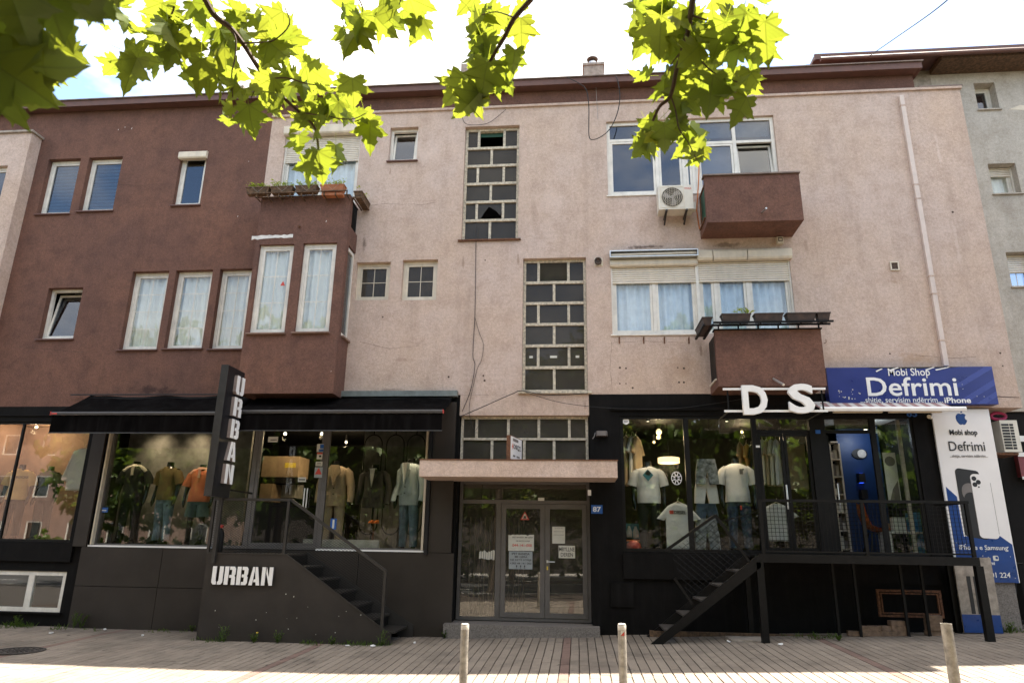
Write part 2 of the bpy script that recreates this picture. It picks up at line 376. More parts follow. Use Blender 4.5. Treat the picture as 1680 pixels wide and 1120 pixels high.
def stripe_mat(name, c1, c2, period):
    m, n, l, b = _base(name)
    g = n.new('ShaderNodeNewGeometry'); s = n.new('ShaderNodeSeparateXYZ'); l.new(g.outputs['Position'], s.inputs[0])
    a = n.new('ShaderNodeMath'); a.operation = 'PINGPONG'; a.inputs[1].default_value = period / 2; l.new(s.outputs['X'], a.inputs[0])
    t = n.new('ShaderNodeMath'); t.operation = 'GREATER_THAN'; t.inputs[1].default_value = period / 4; l.new(a.outputs[0], t.inputs[0])
    c = _mix(n, l, t.outputs[0], c1, c2)
    c = _mix(n, l, 1.0, c, _ramp(n, l, _noise(n, l, _pos(n, l), 14, 4), 0.3, 0.8, (0.75, 0.75, 0.75, 1), (1, 1, 1, 1)), 'MULTIPLY')
    l.new(c, b.inputs['Base Color']); b.inputs['Roughness'].default_value = 0.85
plaster('dark_plaster', (0.085, 0.075, 0.065), (0.06, 0.05, 0.045), (0.10, 0.085, 0.07))
stripe_mat('striped_cloth', (0.62, 0.58, 0.55), (0.33, 0.19, 0.18), 0.19)

# ------------------------------------------------------------------ mesh helpers
class MB:
    def __init__(s): s.v, s.f, s.m, s.cur = [], [], [], 0
    def add(s, vs, fs):
        o = len(s.v); s.v += [tuple(q) for q in vs]; s.f += [tuple(i + o for i in f) for f in fs]; s.m += [s.cur] * len(fs); return s
    def box(s, x0, x1, y0, y1, z0, z1):
        return s.add([(x0, y0, z0), (x1, y0, z0), (x1, y1, z0), (x0, y1, z0), (x0, y0, z1), (x1, y0, z1), (x1, y1, z1), (x0, y1, z1)],
                     [(0, 3, 2, 1), (4, 5, 6, 7), (0, 1, 5, 4), (1, 2, 6, 5), (2, 3, 7, 6), (3, 0, 4, 7)])
    def bar(s, a, b, w, h=None, up=(0, 0, 1)):
        a, b = Vector(a), Vector(b); h = h or w; d = (b - a).normalized(); u = Vector(up)
        if abs(d.dot(u)) > 0.98: u = Vector((0, 1, 0))
        r = d.cross(u).normalized() * (w / 2); t = r.cross(d).normalized() * (h / 2)
        vs = [p + r * i + t * j for p in (a, b) for i, j in ((-1, -1), (1, -1), (1, 1), (-1, 1))]
        return s.add(vs, [(0, 1, 2, 3), (7, 6, 5, 4), (0, 4, 5, 1), (1, 5, 6, 2), (2, 6, 7, 3), (3, 7, 4, 0)])
    def prism(s, pts, y0, y1):      # outline in XZ
        n = len(pts)
        a = sum(pts[i][0] * pts[(i + 1) % n][1] - pts[(i + 1) % n][0] * pts[i][1] for i in range(n))
        if a < 0: pts = pts[::-1]
        vs = [(x, y0, z) for x, z in pts] + [(x, y1, z) for x, z in pts]
        fs = [tuple(range(n)), tuple(range(2 * n - 1, n - 1, -1))] + [(i + n, (i + 1) % n + n, (i + 1) % n, i) for i in range(n)]
        return s.add(vs, fs)
    def prismx(s, pts, x0, x1):     # outline in YZ
        n = len(pts)
        vs = [(x0, y, z) for y, z in pts] + [(x1, y, z) for y, z in pts]
        fs = [tuple(range(n - 1, -1, -1)), tuple(range(n, 2 * n))] + [(i, (i + 1) % n, (i + 1) % n + n, i + n) for i in range(n)]
        return s.add(vs, fs)
    def tube(s, pts, r, n=8, cap=True):
        pts = [Vector(p) for p in pts]; rs = r if isinstance(r, (list, tuple)) else [r] * len(pts)
        rings = []; prev = None
        for i, p in enumerate(pts):
            d = (pts[min(i + 1, len(pts) - 1)] - pts[max(i - 1, 0)]).normalized()
            if prev is None:
                u = Vector((0, 0, 1)) if abs(d.z) < 0.9 else Vector((1, 0, 0))
                u = (u - d * u.dot(d)).normalized()
            else: u = (prev - d * prev.dot(d)).normalized()
            prev = u; w = d.cross(u)
            rings.append([p + (u * math.cos(2 * math.pi * k / n) + w * math.sin(2 * math.pi * k / n)) * rs[i] for k in range(n)])
        return s.loft(rings, cap)
    def loft(s, rings, cap=True):
        n = len(rings[0]); vs = [q for r in rings for q in r]; fs = []
        for i in range(len(rings) - 1):
            for k in range(n): fs.append((i * n + k, i * n + (k + 1) % n, (i + 1) * n + (k + 1) % n, (i + 1) * n + k))
        if cap: fs += [tuple(range(n - 1, -1, -1)), tuple(range((len(rings) - 1) * n, len(rings) * n))]
        return s.add(vs, fs)
    def lathe(s, cx, cy, prof, n=16):
        return s.loft([[(cx + r * math.cos(2 * math.pi * k / n), cy + r * math.sin(2 * math.pi * k / n), z) for k in range(n)] for r, z in prof])
    def disc_y(s, cx, cz, r, y0, y1, n=20, rx=None):
        return s.prism([(cx + (rx or r) * math.cos(2 * math.pi * k / n), cz + r * math.sin(2 * math.pi * k / n)) for k in range(n)], y0, y1)
    def frame(s, x0, x1, z0, z1, w, y0, y1):
        s.box(x0, x1, y0, y1, z1 - w, z1); s.box(x0, x1, y0, y1, z0, z0 + w)
        s.box(x0, x0 + w, y0, y1, z0 + w, z1 - w); return s.box(x1 - w, x1, y0, y1, z0 + w, z1 - w)
    def build(s, name, material, par=None, smooth=False, fix=False):
        me = bpy.data.meshes.new(name); me.from_pydata(s.v, [], s.f)
        mats = material if isinstance(material, (list, tuple)) else [material]
        for q in mats: me.materials.append(M[q])
        if len(mats) > 1: me.polygons.foreach_set('material_index', s.m)
        if fix:
            bm = bmesh.new(); bm.from_mesh(me); bmesh.ops.recalc_face_normals(bm, faces=bm.faces); bm.to_mesh(me); bm.free()
        if smooth:
            me.polygons.foreach_set('use_smooth', [True] * len(me.polygons))
            me.set_sharp_from_angle(angle=R_(50))
        me.update()
        return link(name, me, par)
def link(name, me, par=None):
    o = bpy.data.objects.new(name, me); COL.objects.link(o)
    if par is not None:
        o.parent = par
        if par.type == 'EMPTY': o.matrix_parent_inverse = Matrix.Translation(-par.location)
    return o
def tag(o, label=None, cat=None, group=None, kind=None):
    for k, v in (('label', label), ('category', cat), ('group', group), ('kind', kind)):
        if v: o[k] = v
    return o
def thing(name, loc, label, cat, group=None):
    e = bpy.data.objects.new(name, None); e.empty_display_size = 0.2; e.location = loc; COL.objects.link(e)
    return tag(e, label, cat, group)
def B(name, m, par, *a):
    return MB().box(*a).build(name, m, par)
def copy_tree(root, loc, label, group=None):
    r = root.copy(); COL.objects.link(r); r.location = loc
    if label: r['label'] = label
    if group: r['group'] = group
    for ch in root.children:
        c = ch.copy(); COL.objects.link(c); c.parent = r
        for g in ch.children:
            d = g.copy(); COL.objects.link(d); d.parent = c
    return r
def lettering(name, s, m, par, x0, x1, z0, z1, y, depth=0.004, bold=0.0, side=None, keep=False):
    cu = bpy.data.curves.new('lettering', 'FONT'); cu.body = s; cu.size = 1; cu.offset = bold; cu.extrude = 0.5; cu.resolution_u = 3
    ob = bpy.data.objects.new('lettering', cu); COL.objects.link(ob)
    dg = bpy.context.evaluated_depsgraph_get(); dg.update()
    me = bpy.data.meshes.new_from_object(ob.evaluated_get(dg)); bpy.data.objects.remove(ob)
    xs = [v.co.x for v in me.vertices]; ys = [v.co.y for v in me.vertices]
    ax, bx, ay, by = min(xs), max(xs), min(ys), max(ys)
    for v in me.vertices:
        u = (v.co.x - ax) / (bx - ax); w = (v.co.y - ay) / (by - ay); d = y - depth * (v.co.z + 0.5)
        if side: v.co = (side - (d - y) * -1 if False else side + depth * (v.co.z + 0.5), x0 + u * (x1 - x0), z0 + w * (z1 - z0))
        else: v.co = (x0 + u * (x1 - x0), d, z0 + w * (z1 - z0))
    me.materials.clear(); me.materials.append(M[m]); me.update()
    return link(name, me, par)

# ================================================================== GROUND
def sheet(name, xs, ys, zf, m, kind='structure', par=None):
    mb = MB(); nx = len(xs)
    mb.add([(x, y, zf(x, y)) for y in ys for x in xs], [(j * nx + i, j * nx + i + 1, (j + 1) * nx + i + 1, (j + 1) * nx + i) for j in range(len(ys) - 1) for i in range(nx - 1)])
    return tag(mb.build(name, m, par, smooth=True), kind=kind)
GXS = [-400, -120, -40, -20] + [-14 + 0.5 * i for i in range(57)] + [20, 40, 120, 400]
sheet('ground', GXS, [-400, -120, -60, -38, -33.4], lambda x, y: gz(x, -14.6) - 0.02, 'earth')
sheet('ground', GXS, [-14.6, -14.2], lambda x, y: gz(x, y) - 0.012, 'earth')
sheet('ground', GXS, [-14.2] + [-14 + 0.5 * i for i in range(29)] + [3, 8, 20, 60, 400], lambda x, y: gz(x, y) - 0.022, 'earth')
sheet('road', GXS, [-24.5, -22, -20, -18, -16, -14.75], lambda x, y: gz(x, -14.6) - 0.15, 'asphalt')
sheet('kerb', GXS, [-14.75, -14.55], lambda x, y: gz(x, -14.6) + 0.004, 'kerb_stone')
sheet('kerb', GXS, [-14.752, -14.751], lambda x, y: gz(x, -14.6) + (0.004 if y > -14.7515 else -0.16), 'kerb_stone')
sheet('pavement', GXS, [-33.4, -29, -24.5], lambda x, y: gz(x, -14.6) - 0.01, 'kerb_stone')
for k in range(14):
    x = -42 + 6 * k
    sheet('road_marking', [x, x + 1.5, x + 3], [-19.8, -19.65], lambda x, y: gz(x, -14.6) - 0.146, 'road_paint')

# paving: each block its own solid; the 300 nearest ones are objects of their own
CW, RL = 0.13, 0.52
def is_red(i): return (i - (-33)) % 31 == 0
pav = sheet('pavement', GXS[4:61], [-14.2, -9, -6, -3, 0.3], lambda x, y: gz(x, y) - 0.014, 'dark_soil')
pm = {}
for k, m in enumerate(('paver_grey', 'paver_red')):
    b_ = MB(); w, h = 0.0585, 0.2594
    b_.add([(-w, -h, -.02), (w, -h, -.02), (w, h, -.02), (-w, h, -.02), (-w, -h, -.003), (w, -h, -.003), (w, h, -.003), (-w, h, -.003),
            (-w + .003, -h + .0006, 0), (w - .003, -h + .0006, 0), (w - .003, h - .0006, 0), (-w + .003, h - .0006, 0)],
           [(0, 1, 5, 4), (1, 2, 6, 5), (2, 3, 7, 6), (3, 0, 4, 7), (4, 5, 9, 8), (5, 6, 10, 9), (6, 7, 11, 10), (7, 4, 8, 11), (8, 9, 10, 11)])
    o = b_.build('paver', m, pav); pm[m] = o.data
    proto = [tuple(v.co) for v in o.data.vertices]; pf = [tuple(p.vertices) for p in o.data.polygons]
    bpy.data.objects.remove(o)
rest = {'paver_grey': MB(), 'paver_red': MB()}
cand = []
for i in range(-95, 76):
    for j in range(-18, 1):
        x = (i + 0.5) * CW; y = (j + ((i * 0.381966) % 1.0)) * RL
        x += 0.010 * noise.noise(Vector((x * 0.35, y * 0.9, 5.0)))
        z = gz(x, y) + rnd(-0.0008, 0.0008) + .005 * noise.noise(Vector((x * .9, y * .9, 1.0)))
        d = Vector((x, y, z)) - CAM; zc = d.dot(_fw)
        px, py = 840 + F * d.dot(CX) / zc, 560 + F * d.dot(CD) / zc
        cand.append((not (0 < px < 1680 and py < 1126 and zc > 0), zc, x, y, z, 'paver_red' if is_red(i) else 'paver_grey'))
cand.sort(key=lambda c: (c[0], c[1]))
for k, (off, zc, x, y, z, m) in enumerate(cand):
    tx = 0.034 / (1 + math.exp(-2 * (x + 3))) + rnd(-.012, .012); ty = (0.02 if y < -.6 else 0.0) + rnd(-.001, .001)
    if k < 300:
        o = link('paver', pm[m], pav); o.location = (x, y, z); o.rotation_euler = (ty, -tx, rnd(-.002, .002))
    else:
        rest[m].add([(x + a, y + b, z + c + a * tx + b * ty) for a, b, c in proto], pf)
for m in rest: tag(rest[m].build('paver', m, pav), kind='stuff')

# manhole cover, left foreground
mx_, my_ = -8.35, -2.55
t = thing('manhole_cover', (mx_, my_, gz(mx_, my_)), 'round dark iron manhole cover set in the pavers at the left edge', 'manhole cover')
mz = gz(mx_, my_) + 0.008
MB().lathe(mx_, my_, [(0.36, mz - .03), (0.36, mz + .006), (0.315, mz + .008), (0.315, mz + .001), (0.0001, mz + .001)], 32).build('ring', 'grate_metal', t, True)
mb = MB()
for k in range(6):
    for s in range(10):
        r = 0.05 + k * 0.047; a = 2 * math.pi * (s + .5 * (k % 2)) / 10
        mb.box(mx_ + r * math.cos(a) - .012, mx_ + r * math.cos(a) + .012, my_ + r * math.sin(a) - .012, my_ + r * math.sin(a) + .012, mz, mz + .008)
mb.build('tread_studs', 'grate_metal', t)

# ================================================================== MAIN BUILDING
bd = thing('apartment_building', (-2.3, 0.0, 0.1), 'three storey apartment building, maroon plaster at left and pink plaster at right, shops below', 'building')
XB = -6.79                          # colour change on the upper floors
XL, XR = -17.0, 7.975
ZT = 11.26
ZB, ZP = 4.25, 10.90                # foot of the brown upper wall, string course
DEP = 0.26
def wall_grid(name, m, par, x0, x1, z0, z1, holes, y0=0.0, y1=DEP, keep=None):
    """solid wall sheet with rectangular openings: front, back and reveals"""
    xs = sorted({x0, x1, *[v for h in holes for v in h[:2] if x0 < v < x1]}); zs = sorted({z0, z1, *[v for h in holes for v in h[2:] if z0 < v < z1]})
    def solid(i, j):
        if i < 0 or j < 0 or i >= len(xs) - 1 or j >= len(zs) - 1: return False
        cx, cz = (xs[i] + xs[i + 1]) / 2, (zs[j] + zs[j + 1]) / 2
        if keep and not keep(cx, cz): return False
        return not any(h[0] < cx < h[1] and h[2] < cz < h[3] for h in holes)
    mb = MB()
    for i in range(len(xs) - 1):
        for j in range(len(zs) - 1):
            if not solid(i, j): continue
            a, b, c, d = xs[i], xs[i + 1], zs[j], zs[j + 1]
            mb.add([(a, y0, c), (b, y0, c), (b, y0, d), (a, y0, d)], [(0, 1, 2, 3)])
            mb.add([(a, y1, c), (b, y1, c), (b, y1, d), (a, y1, d)], [(3, 2, 1, 0)])
            if not solid(i - 1, j): mb.add([(a, y0, c), (a, y0, d), (a, y1, d), (a, y1, c)], [(0, 1, 2, 3)])
            if not solid(i + 1, j): mb.add([(b, y0, c), (b, y1, c), (b, y1, d), (b, y0, d)], [(0, 1, 2, 3)])
            if not solid(i, j - 1): mb.add([(a, y0, c), (a, y1, c), (b, y1, c), (b, y0, c)], [(0, 1, 2, 3)])
            if not solid(i, j + 1): mb.add([(a, y0, d), (b, y0, d), (b, y1, d), (a, y1, d)], [(0, 1, 2, 3)])
    return mb.build(name, m, par)

# openings, from the survey
W = dict(
    a1=rect(70, 123, 261, 351), a2=rect(137.5, 193, 258, 346), a3=rect(290, 334, 252, 336.5),
    a5=rect(639, 685, 209, 264),
    m1=rect(71, 128, 472, 556), m2=rect(206.5, 267, 445, 573.5), m3=rect(279, 340, 443, 571.5),
    s1=rect(582.5, 639, 430, 492), s2=rect(659, 717, 426, 492),
    st1=rect(760, 851, 207, 393), st2=rect(857, 963, 423, 642))
h4 = rect(463, 588, 212, 330); BZ = 7.78          # bay-balcony door, floor level of the left balcony
W['a4'] = (h4[0], h4[1], BZ, h4[3])
_m3 = W['m3']; W['m4'] = (P(352, 507)[0], XB - 0.02, _m3[2] - 0.02, _m3[3] + 0.01)
u1 = rect(996, 1141, 197, 319); u2 = rect(1141, 1274, 191, 290)
W['u1'] = (u1[0], u1[1], u1[2], u1[3] - 0.0)
W['u2'] = (u1[1], u2[1], u1[2], u1[3])
l1 = rect(1003, 1146, 416, 548); l2 = rect(1146, 1301, 411, 540)
W['l1'] = l1
W['l2'] = (l1[1], l2[1], l1[2], l1[3])
holes = list(W.values())
wall_grid('wall', 'brown_plaster', bd, XL, XB, ZB, ZT, holes)['label'] = 'maroon roughcast upper wall on the left'
wall_grid('wall', 'pink_plaster', bd, XB, XR, 4.46, ZP, holes)['label'] = 'pale pink roughcast upper wall'
B('wall', 'brown_plaster', bd, XB, 7.10, 0.0, DEP, ZP + .02, ZT)['label'] = 'maroon attic band under the eave'
# roof, eave, string course
mb = MB(); mb.box(XL, 7.16, -0.20, 9.2, ZT + .005, ZT + .09); mb.build('roof', 'brown_metal', bd)
mb = MB(); mb.box(XL, 7.195, -0.235, -0.202, ZT - .01, ZT + .135); mb.box(7.162, 7.195, -0.20, 9.2, ZT - .01, ZT + .135); mb.build('fascia', 'brown_metal', bd)
B('gutter_edge', 'sheet_steel', bd, XL, 7.22, -0.27, -0.17, ZT + .137, ZT + .16)
B('string_course', 'pink_plaster', bd, XB, XR + .03, -0.045, 0.10, ZP - .035, ZP + .018)
B('coping', 'sheet_steel', bd, 7.16, XR + .05, -0.05, 0.6, ZP + .021, ZP + .05)
# shell: ends, back, floors (keeps the rooms dark)
B('wall', 'grey_plaster', bd, XL, XL + .25, DEP, 9.0, 0.0, ZT)
B('wall', 'pink_plaster', bd, XR - .25, XR, DEP, 0.8, 4.46, 10.85)
B('wall', 'grey_plaster', bd, 5.2, 5.45, 0.8, 9.0, 4.46, ZT)
B('wall', 'grey_plaster', bd, 5.45, XR, 0.8, 0.95, 4.46, 10.88)
B('wall', 'grey_plaster', bd, XL, 5.45, 9.0, 9.2, 0.0, ZT)
for z in (4.26, 7.55): B('floor_slab', 'shop_white', bd, XL + .25, XR - .25 if z > 9 else 5.2, DEP, 9.0, z, z + .17)
B('floor_slab', 'shop_white', bd, 5.45, XR - .25, DEP, .8, 7.55, 7.72)
for x in (-12.6, -10.4, -7.2, -4.2, -2.45, 0.45, 2.55): B('partition', 'shop_dark', bd, x, x + .1, DEP + .02, 9.0, 4.45, ZT - .02)

# ------------------------------------------------------------------ windows
def wavy(x0, x1, z0, z1, y, n=None, amp=0.042, per=0.15):
    mb = MB(); n = n or max(10, int((x1 - x0) / 0.018)); ph = rnd(0, 6)
    vs, fs = [], []
    for i in range(n + 1):
        x = x0 + (x1 - x0) * i / n; u = x / per * 2 * math.pi
        y_ = y + amp * (math.sin(u + ph) * .6 + .4 * math.sin(u * .43 + 2 * ph))
        vs += [(x, y_, z0), (x, y_ + .006 * math.sin(u * 1.7), z1)]
        if i: fs.append((2 * i - 2, 2 * i, 2 * i + 1, 2 * i - 1))
    mb.add(vs, fs); return mb
def slats(x0, x1, z0, z1, y, pitch=0.048):
    mb = MB(); n = max(1, int(round((z1 - z0) / pitch))); p = (z1 - z0) / n
    for i in range(n):
        a = z0 + i * p
        mb.prismx([(y, a + .006), (y - .010, a + p * .35), (y - .010, a + p * .75), (y, a + p - .001), (y + .010, a + p - .001), (y + .010, a + .006)], x0, x1)
    return mb
def window(par, r, rec=0.12, fw=0.055, cols=1, sash=True, nx=0, nz=0, curtain=None, shutter=0.0, box=None, sill='brown_metal', tilt=0.0, swing=0.0,
           split=None, gm='window_glass', wm='white_plastic', sillw=0.05, label=None, ratio=None, y=0.0, blind=None):
    x0, x1, z0, z1 = r; yf = y + rec; mb = MB()
    if curtain and gm == 'window_glass': gm = 'clear_glass'
    mb.frame(x0 + .002, x1 - .002, z0 + .002, z1 - .002, fw, yf, yf + .07)
    edges = [x0 + fw] + [x0 + fw + (x1 - x0 - 2 * fw) * q for q in (ratio or [k / cols for k in range(1, cols)])] + [x1 - fw]
    for e in edges[1:-1]: mb.box(e - .035, e + .035, yf + .002, yf + .068, z0 + fw, z1 - fw)
    zt = z1 - fw
    if split:
        zs = z0 + (z1 - z0) * split
        for a, b in zip(edges[:-1], edges[1:]): mb.box(a + (.035 if a != edges[0] else 0), b - (.035 if b != edges[-1] else 0), yf + .004, yf + .066, zs - .03, zs + .03)
        zt = zs - .03
    w = mb.build('window', wm, par)
    if label: w['label'] = label
    cells = []
    for k, (a, b) in enumerate(zip(edges[:-1], edges[1:])):
        a2, b2 = a + (.035 if k else 0), b - (.035 if k < len(edges) - 2 else 0)
        cells.append((a2, b2, z0 + fw, zt, k))
        if split: B('pane', gm, w, a2, b2, yf + .03, yf + .036, zs + .03, z1 - fw)
    for a, b, c, d, k in cells:
        last = k == len(cells) - 1
        rot = None
        if tilt and last: rot = Matrix.Translation((0, yf + .04, c)) @ Matrix.Rotation(R_(-tilt), 4, 'X') @ Matrix.Translation((0, -yf - .04, -c))
        if swing and last: rot = Matrix.Translation((a, yf + .04, 0)) @ Matrix.Rotation(R_(swing), 4, 'Z') @ Matrix.Translation((-a, -yf - .04, 0))
        s = 0.045 if sash else 0.0
        parts = []
        if sash: parts.append(MB().frame(a + .004, b - .004, c + .004, d - .004, s, yf + .012, yf + .060).build('sash', wm, w))
        parts.append(B('pane', gm, w, a + s, b - s, yf + .033, yf + .039, c + s, d - s))
        if nx or nz:
            g = MB()
            for i in range(1, nx + 1):
                xx = a + s + (b - a - 2 * s) * i / (nx + 1); g.box(xx - .007, xx + .007, yf + .026, yf + .031, c + s, d - s)
            for i in range(1, nz + 1):
                zz = c + s + (d - c - 2 * s) * i / (nz + 1); g.box(a + s, b - s, yf + .0255, yf + .0305, zz - .007, zz + .007)
            parts.append(g.build('glazing_bars', wm, w))
        if rot:
            for o in parts: o.matrix_basis = rot
    if curtain: wavy(x0 + fw, x1 - fw, z0 + fw, z1 - fw, yf + .115).build('curtain', curtain, w, True)
    if blind:
        mb = MB()
        n = int((z1 - z0) / .085)
        for i in range(n): mb.box(x0 + fw, x1 - fw, yf + .10, yf + .106, z0 + fw + i * .085 + (0.02), z0 + fw + i * .085 + .062)
        mb.build('blind', blind, w)
    if sill: B('sill', sill, w, x0 - .03, x1 + .03, y - sillw, yf - .003, z0 - .028, z0 - .002)
    if shutter:
        zs2 = z1 - shutter
        slats(x0 + .03, x1 - .03, zs2, z1 - .004, yf - .025).build('shutter', 'slat_plastic', w)
        mb = MB(); B('guide_rail', wm, w, x0, x0 + .03, yf - .05, yf - .003, z0 + .002, z1 - .002); B('guide_rail', wm, w, x1 - .03, x1, yf - .05, yf - .003, z0 + .002, z1 - .002)
    if box:
        bz0, bz1, bd_ = box
        MB().prismx([(y - bd_, bz0 + .03), (y - bd_ + .02, bz0), (yf - .06, bz0), (yf - .06, bz1), (y - bd_ + .02, bz1), (y - bd_, bz1 - .03)], x0 - .015, x1 + .015).build('shutter_box', 'cream_plastic', w)
    return w
window(bd, W['a1'], blind='blind', label='top floor window with a roller blind, leftmost')
window(bd, W['a2'], blind='blind')
r = W['a3']
window(bd, r, box=(r[3] - .15, r[3] + .02, .07), rec=.10, label='narrow top floor window under a cream shutter box')
window(bd, W['a5'], tilt=8, rec=.10, label='small top floor window tilted open')
window(bd, W['m1'], tilt=9, label='middle floor window tilted open')
for k in ('m2', 'm3', 'm4'): window(bd, W[k], nx=1, nz=3, curtain='curtain', fw=.06)
for k in ('s1', 's2'): window(bd, W[k], nx=1, nz=1, gm='wired_glass', rec=.10, fw=.06, sill=None, wm='cream_plastic')
r = W['a4']
window(bd, r, cols=2, curtain='sky_tinted_curtain', shutter=.80, box=(r[3] - .16, r[3] + .06, .10), sill=None, rec=.10, label='balcony door half covered by a white roller shutter')
r = W['u1']; zz = .755
window(bd, r, split=zz, ratio=[.575, .90], sill='white_plastic', rec=.06, fw=.07, label='wide white top floor window beside the balcony', sillw=.03)
wavy(r[1] - .24, r[1] - .05, r[2] + .1, r[3] - .1, .3).build('curtain', 'green_curtain', bd, True)
r = W['u2']
w = window(bd, r, cols=2, split=.68, tilt=6, sill=None, rec=.06, fw=.07, label='white window pair with one leaf tilted open behind the upper balcony')
B('blind', 'sky_tinted_curtain', w, r[0] + .1, (r[0] + r[1]) / 2 - .06, .20, .205, r[2] + .1, r[3] - .45)
B('blind', 'shop_white', w, r[0] + .1, r[1] - .1, .16, .165, r[3] - .40, r[3] - .08)
r = W['l1']
w = window(bd, r, cols=2, curtain='sky_tinted_curtain', shutter=.62, rec=.08, fw=.06, sill='white_plastic', sillw=.03, box=(r[3] - .27, r[3] - .12, .05), label='wide middle floor window with cream shutter and sheer curtains')
mb = MB(); mb.frame(r[0] - .02, r[1] + .02, r[3] - .125, r[3] + .02, .02, -.16, .0); mb.build('awning_cassette', 'aluminium', w)
MB().tube([(r[0] + .01, -.09, r[3] - .06), (r[1] - .01, -.09, r[3] - .045)], .038, 10).build('awning_roll', 'cream_plastic', w, True)
r = W['l2']; xw = r[1] - r[0]
w = window(bd, r, ratio=[.175, .545], curtain='sky_tinted_curtain', shutter=.62, rec=.08, fw=.06, sill=None, label='triple window under three cream shutter boxes')
for a, b in ((0, .17), (.175, .54), (.545, 1.0)):
    x0, x1 = r[0] + xw * a + .006, r[0] + xw * b - .002
    MB().prismx([(-.10, r[3] - .15), (-.075, r[3] - .19), (.02, r[3] - .19), (.02, r[3] + .02), (-.075, r[3] + .02), (-.10, r[3] - .02)], x0, x1 + (.03 if b == 1 else 0)).build('shutter_box', 'cream_plastic', w)

# stair windows: concrete mullions, alternating three and two panes
def stair_window(r, rows, Y, label, first3=True, heights=None):
    x0, x1, z0, z1 = r; w_ = x1 - x0; mb = MB(); f = .055
    mb.frame(x0 + .003, x1 - .003, z0 + .003, z1 - .003, f, Y, Y + .09)
    zr = [z1 - f - (z1 - z0 - 2 * f) * k / rows for k in range(rows + 1)]
    for k in range(1, rows): mb.box(x0 + f, x1 - f, Y - .012, Y + .085, zr[k] - .028, zr[k] + .028)
    panes = []
    for k in range(rows):
        cuts = [.22, .74] if (k % 2 == 0) == first3 else [.49]
        if isinstance(rows_cuts := heights, dict): cuts = heights[k]
        top, bot = zr[k] - (.028 if k else 0), zr[k + 1] + (.028 if k < rows - 1 else 0)
        xs = [x0 + f] + [x0 + f + (w_ - 2 * f) * c for c in cuts] + [x1 - f]
        for e in xs[1:-1]: mb.box(e - .026, e + .026, Y + .003, Y + .08, bot, top)
        for q, (a, b) in enumerate(zip(xs[:-1], xs[1:])):
            panes.append((k, q, a + (.026 if q else 0), b - (.026 if q < len(xs) - 2 else 0), bot, top))
    w = mb.build('window', 'flaking_paint', bd); w['label'] = label
    return w, panes
w, panes = stair_window(W['st1'], 6, .10, 'upper stairwell window of small panes in flaking mullions')
for k, q, a, b, c, d in panes:
    if (k, q) == (0, 1):
        B('lintel_strip', 'green_paint', w, a, b, .20, .22, d - .09, d)
        continue
    if (k, q) == (4, 1):   # broken pane
        m_ = (a + b) / 2
        MB().prism([(a, d), (a, c + .02), (a + .05, c + .01), (a + .13, c + .16), (m_ - .02, d - .07), (b - .12, c + .2), (b - .04, c + .1), (b, c + .18), (b, d)], .128, .134).build('pane', 'wired_glass', w)['label'] = 'broken pane'
        continue
    B('pane', 'wired_glass', w, a, b, .128, .134, c, d)
r = W['st1']; B('sill', 'rust', bd, r[0] - .06, r[1] + .06, -.05, .09, r[2] - .035, r[2] - .002)
w, panes = stair_window(W['st2'], 6, .10, 'lower stairwell window of small panes in flaking mullions')
for k, q, a, b, c, d in panes:
    o = B('pane', 'wired_glass', w, a, b, .128, .134, c, d)
    if (k, q) == (0, 1): o.matrix_basis = Matrix.Translation((0, .13, d)) @ Matrix.Rotation(R_(12), 4, 'X') @ Matrix.Translation((0, -.13, -d))
    if k == 4: B('paper_scrap', 'paper', w, (a + b) / 2 - (.07 if q == 1 else .035), (a + b) / 2 + (.07 if q == 1 else .035), .122, .126, (c + d) / 2 - .02, (c + d) / 2 + .025)
r = W['st2']; B('sill', 'flaking_paint', bd, r[0] - .06, r[1] + .07, -.06, .09, r[2] - .045, r[2] - .002)
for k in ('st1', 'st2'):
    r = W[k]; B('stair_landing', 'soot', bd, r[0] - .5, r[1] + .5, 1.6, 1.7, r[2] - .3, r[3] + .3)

# ------------------------------------------------------------------ the bay on the left with its balcony
bx0, bx1, by = -6.49, -4.585, -0.60
BT = P(490, 322, by)[1]            # top of the balcony parapet
bz0 = P(470, 645, by)[1]
fr = wall_grid
hb = [rect(416.5, 474.5, 401, 546.5, by), rect(490, 546, 398.5, 545, by)]
wall_grid('bay_front', 'brown_plaster', bd, bx0, bx1, bz0, BT, hb, by, by + .16)
B('bay_side', 'brown_plaster', bd, bx0, bx0 + .12, by + .16, 0.0, bz0, BT)
zs0, zs1 = hb[0][2] - .02, hb[0][3] + .0
mb = MB()
B('bay_side', 'brown_plaster', bd, bx1 - .12, bx1, by + .16, 0, bz0, zs0); mb.box(bx1 - .12, bx1, by + .16, 0, zs1 + .02, BZ + .12)
mb.box(bx1 - .12, bx1, by + .16, by + .19, BZ + .12, BT)
mb.build('bay_side', 'brown_plaster', bd)
mb = MB()
mb.box(bx0 + .12, bx1 - .12, by + .16, 0, bz0, bz0 + .12); mb.box(bx0 + .12, bx1 - .12, by + .16, 0, BZ - .12, BZ); mb.build('bay_floor', 'brown_plaster', bd)
for k, h in enumerate(hb):
    w = window(bd, h, nx=1, nz=2, curtain='curtain', fw=.06, y=by, rec=.07, sill='brown_ledge', sillw=.07)
    if k == 0:
        cx, cz = P(461, 462, by)
        MB().prism([(cx - .05, cz - .05), (cx + .05, cz - .05), (cx, cz + .05)], by + .090, by + .094).build('sticker', 'print_red', w)
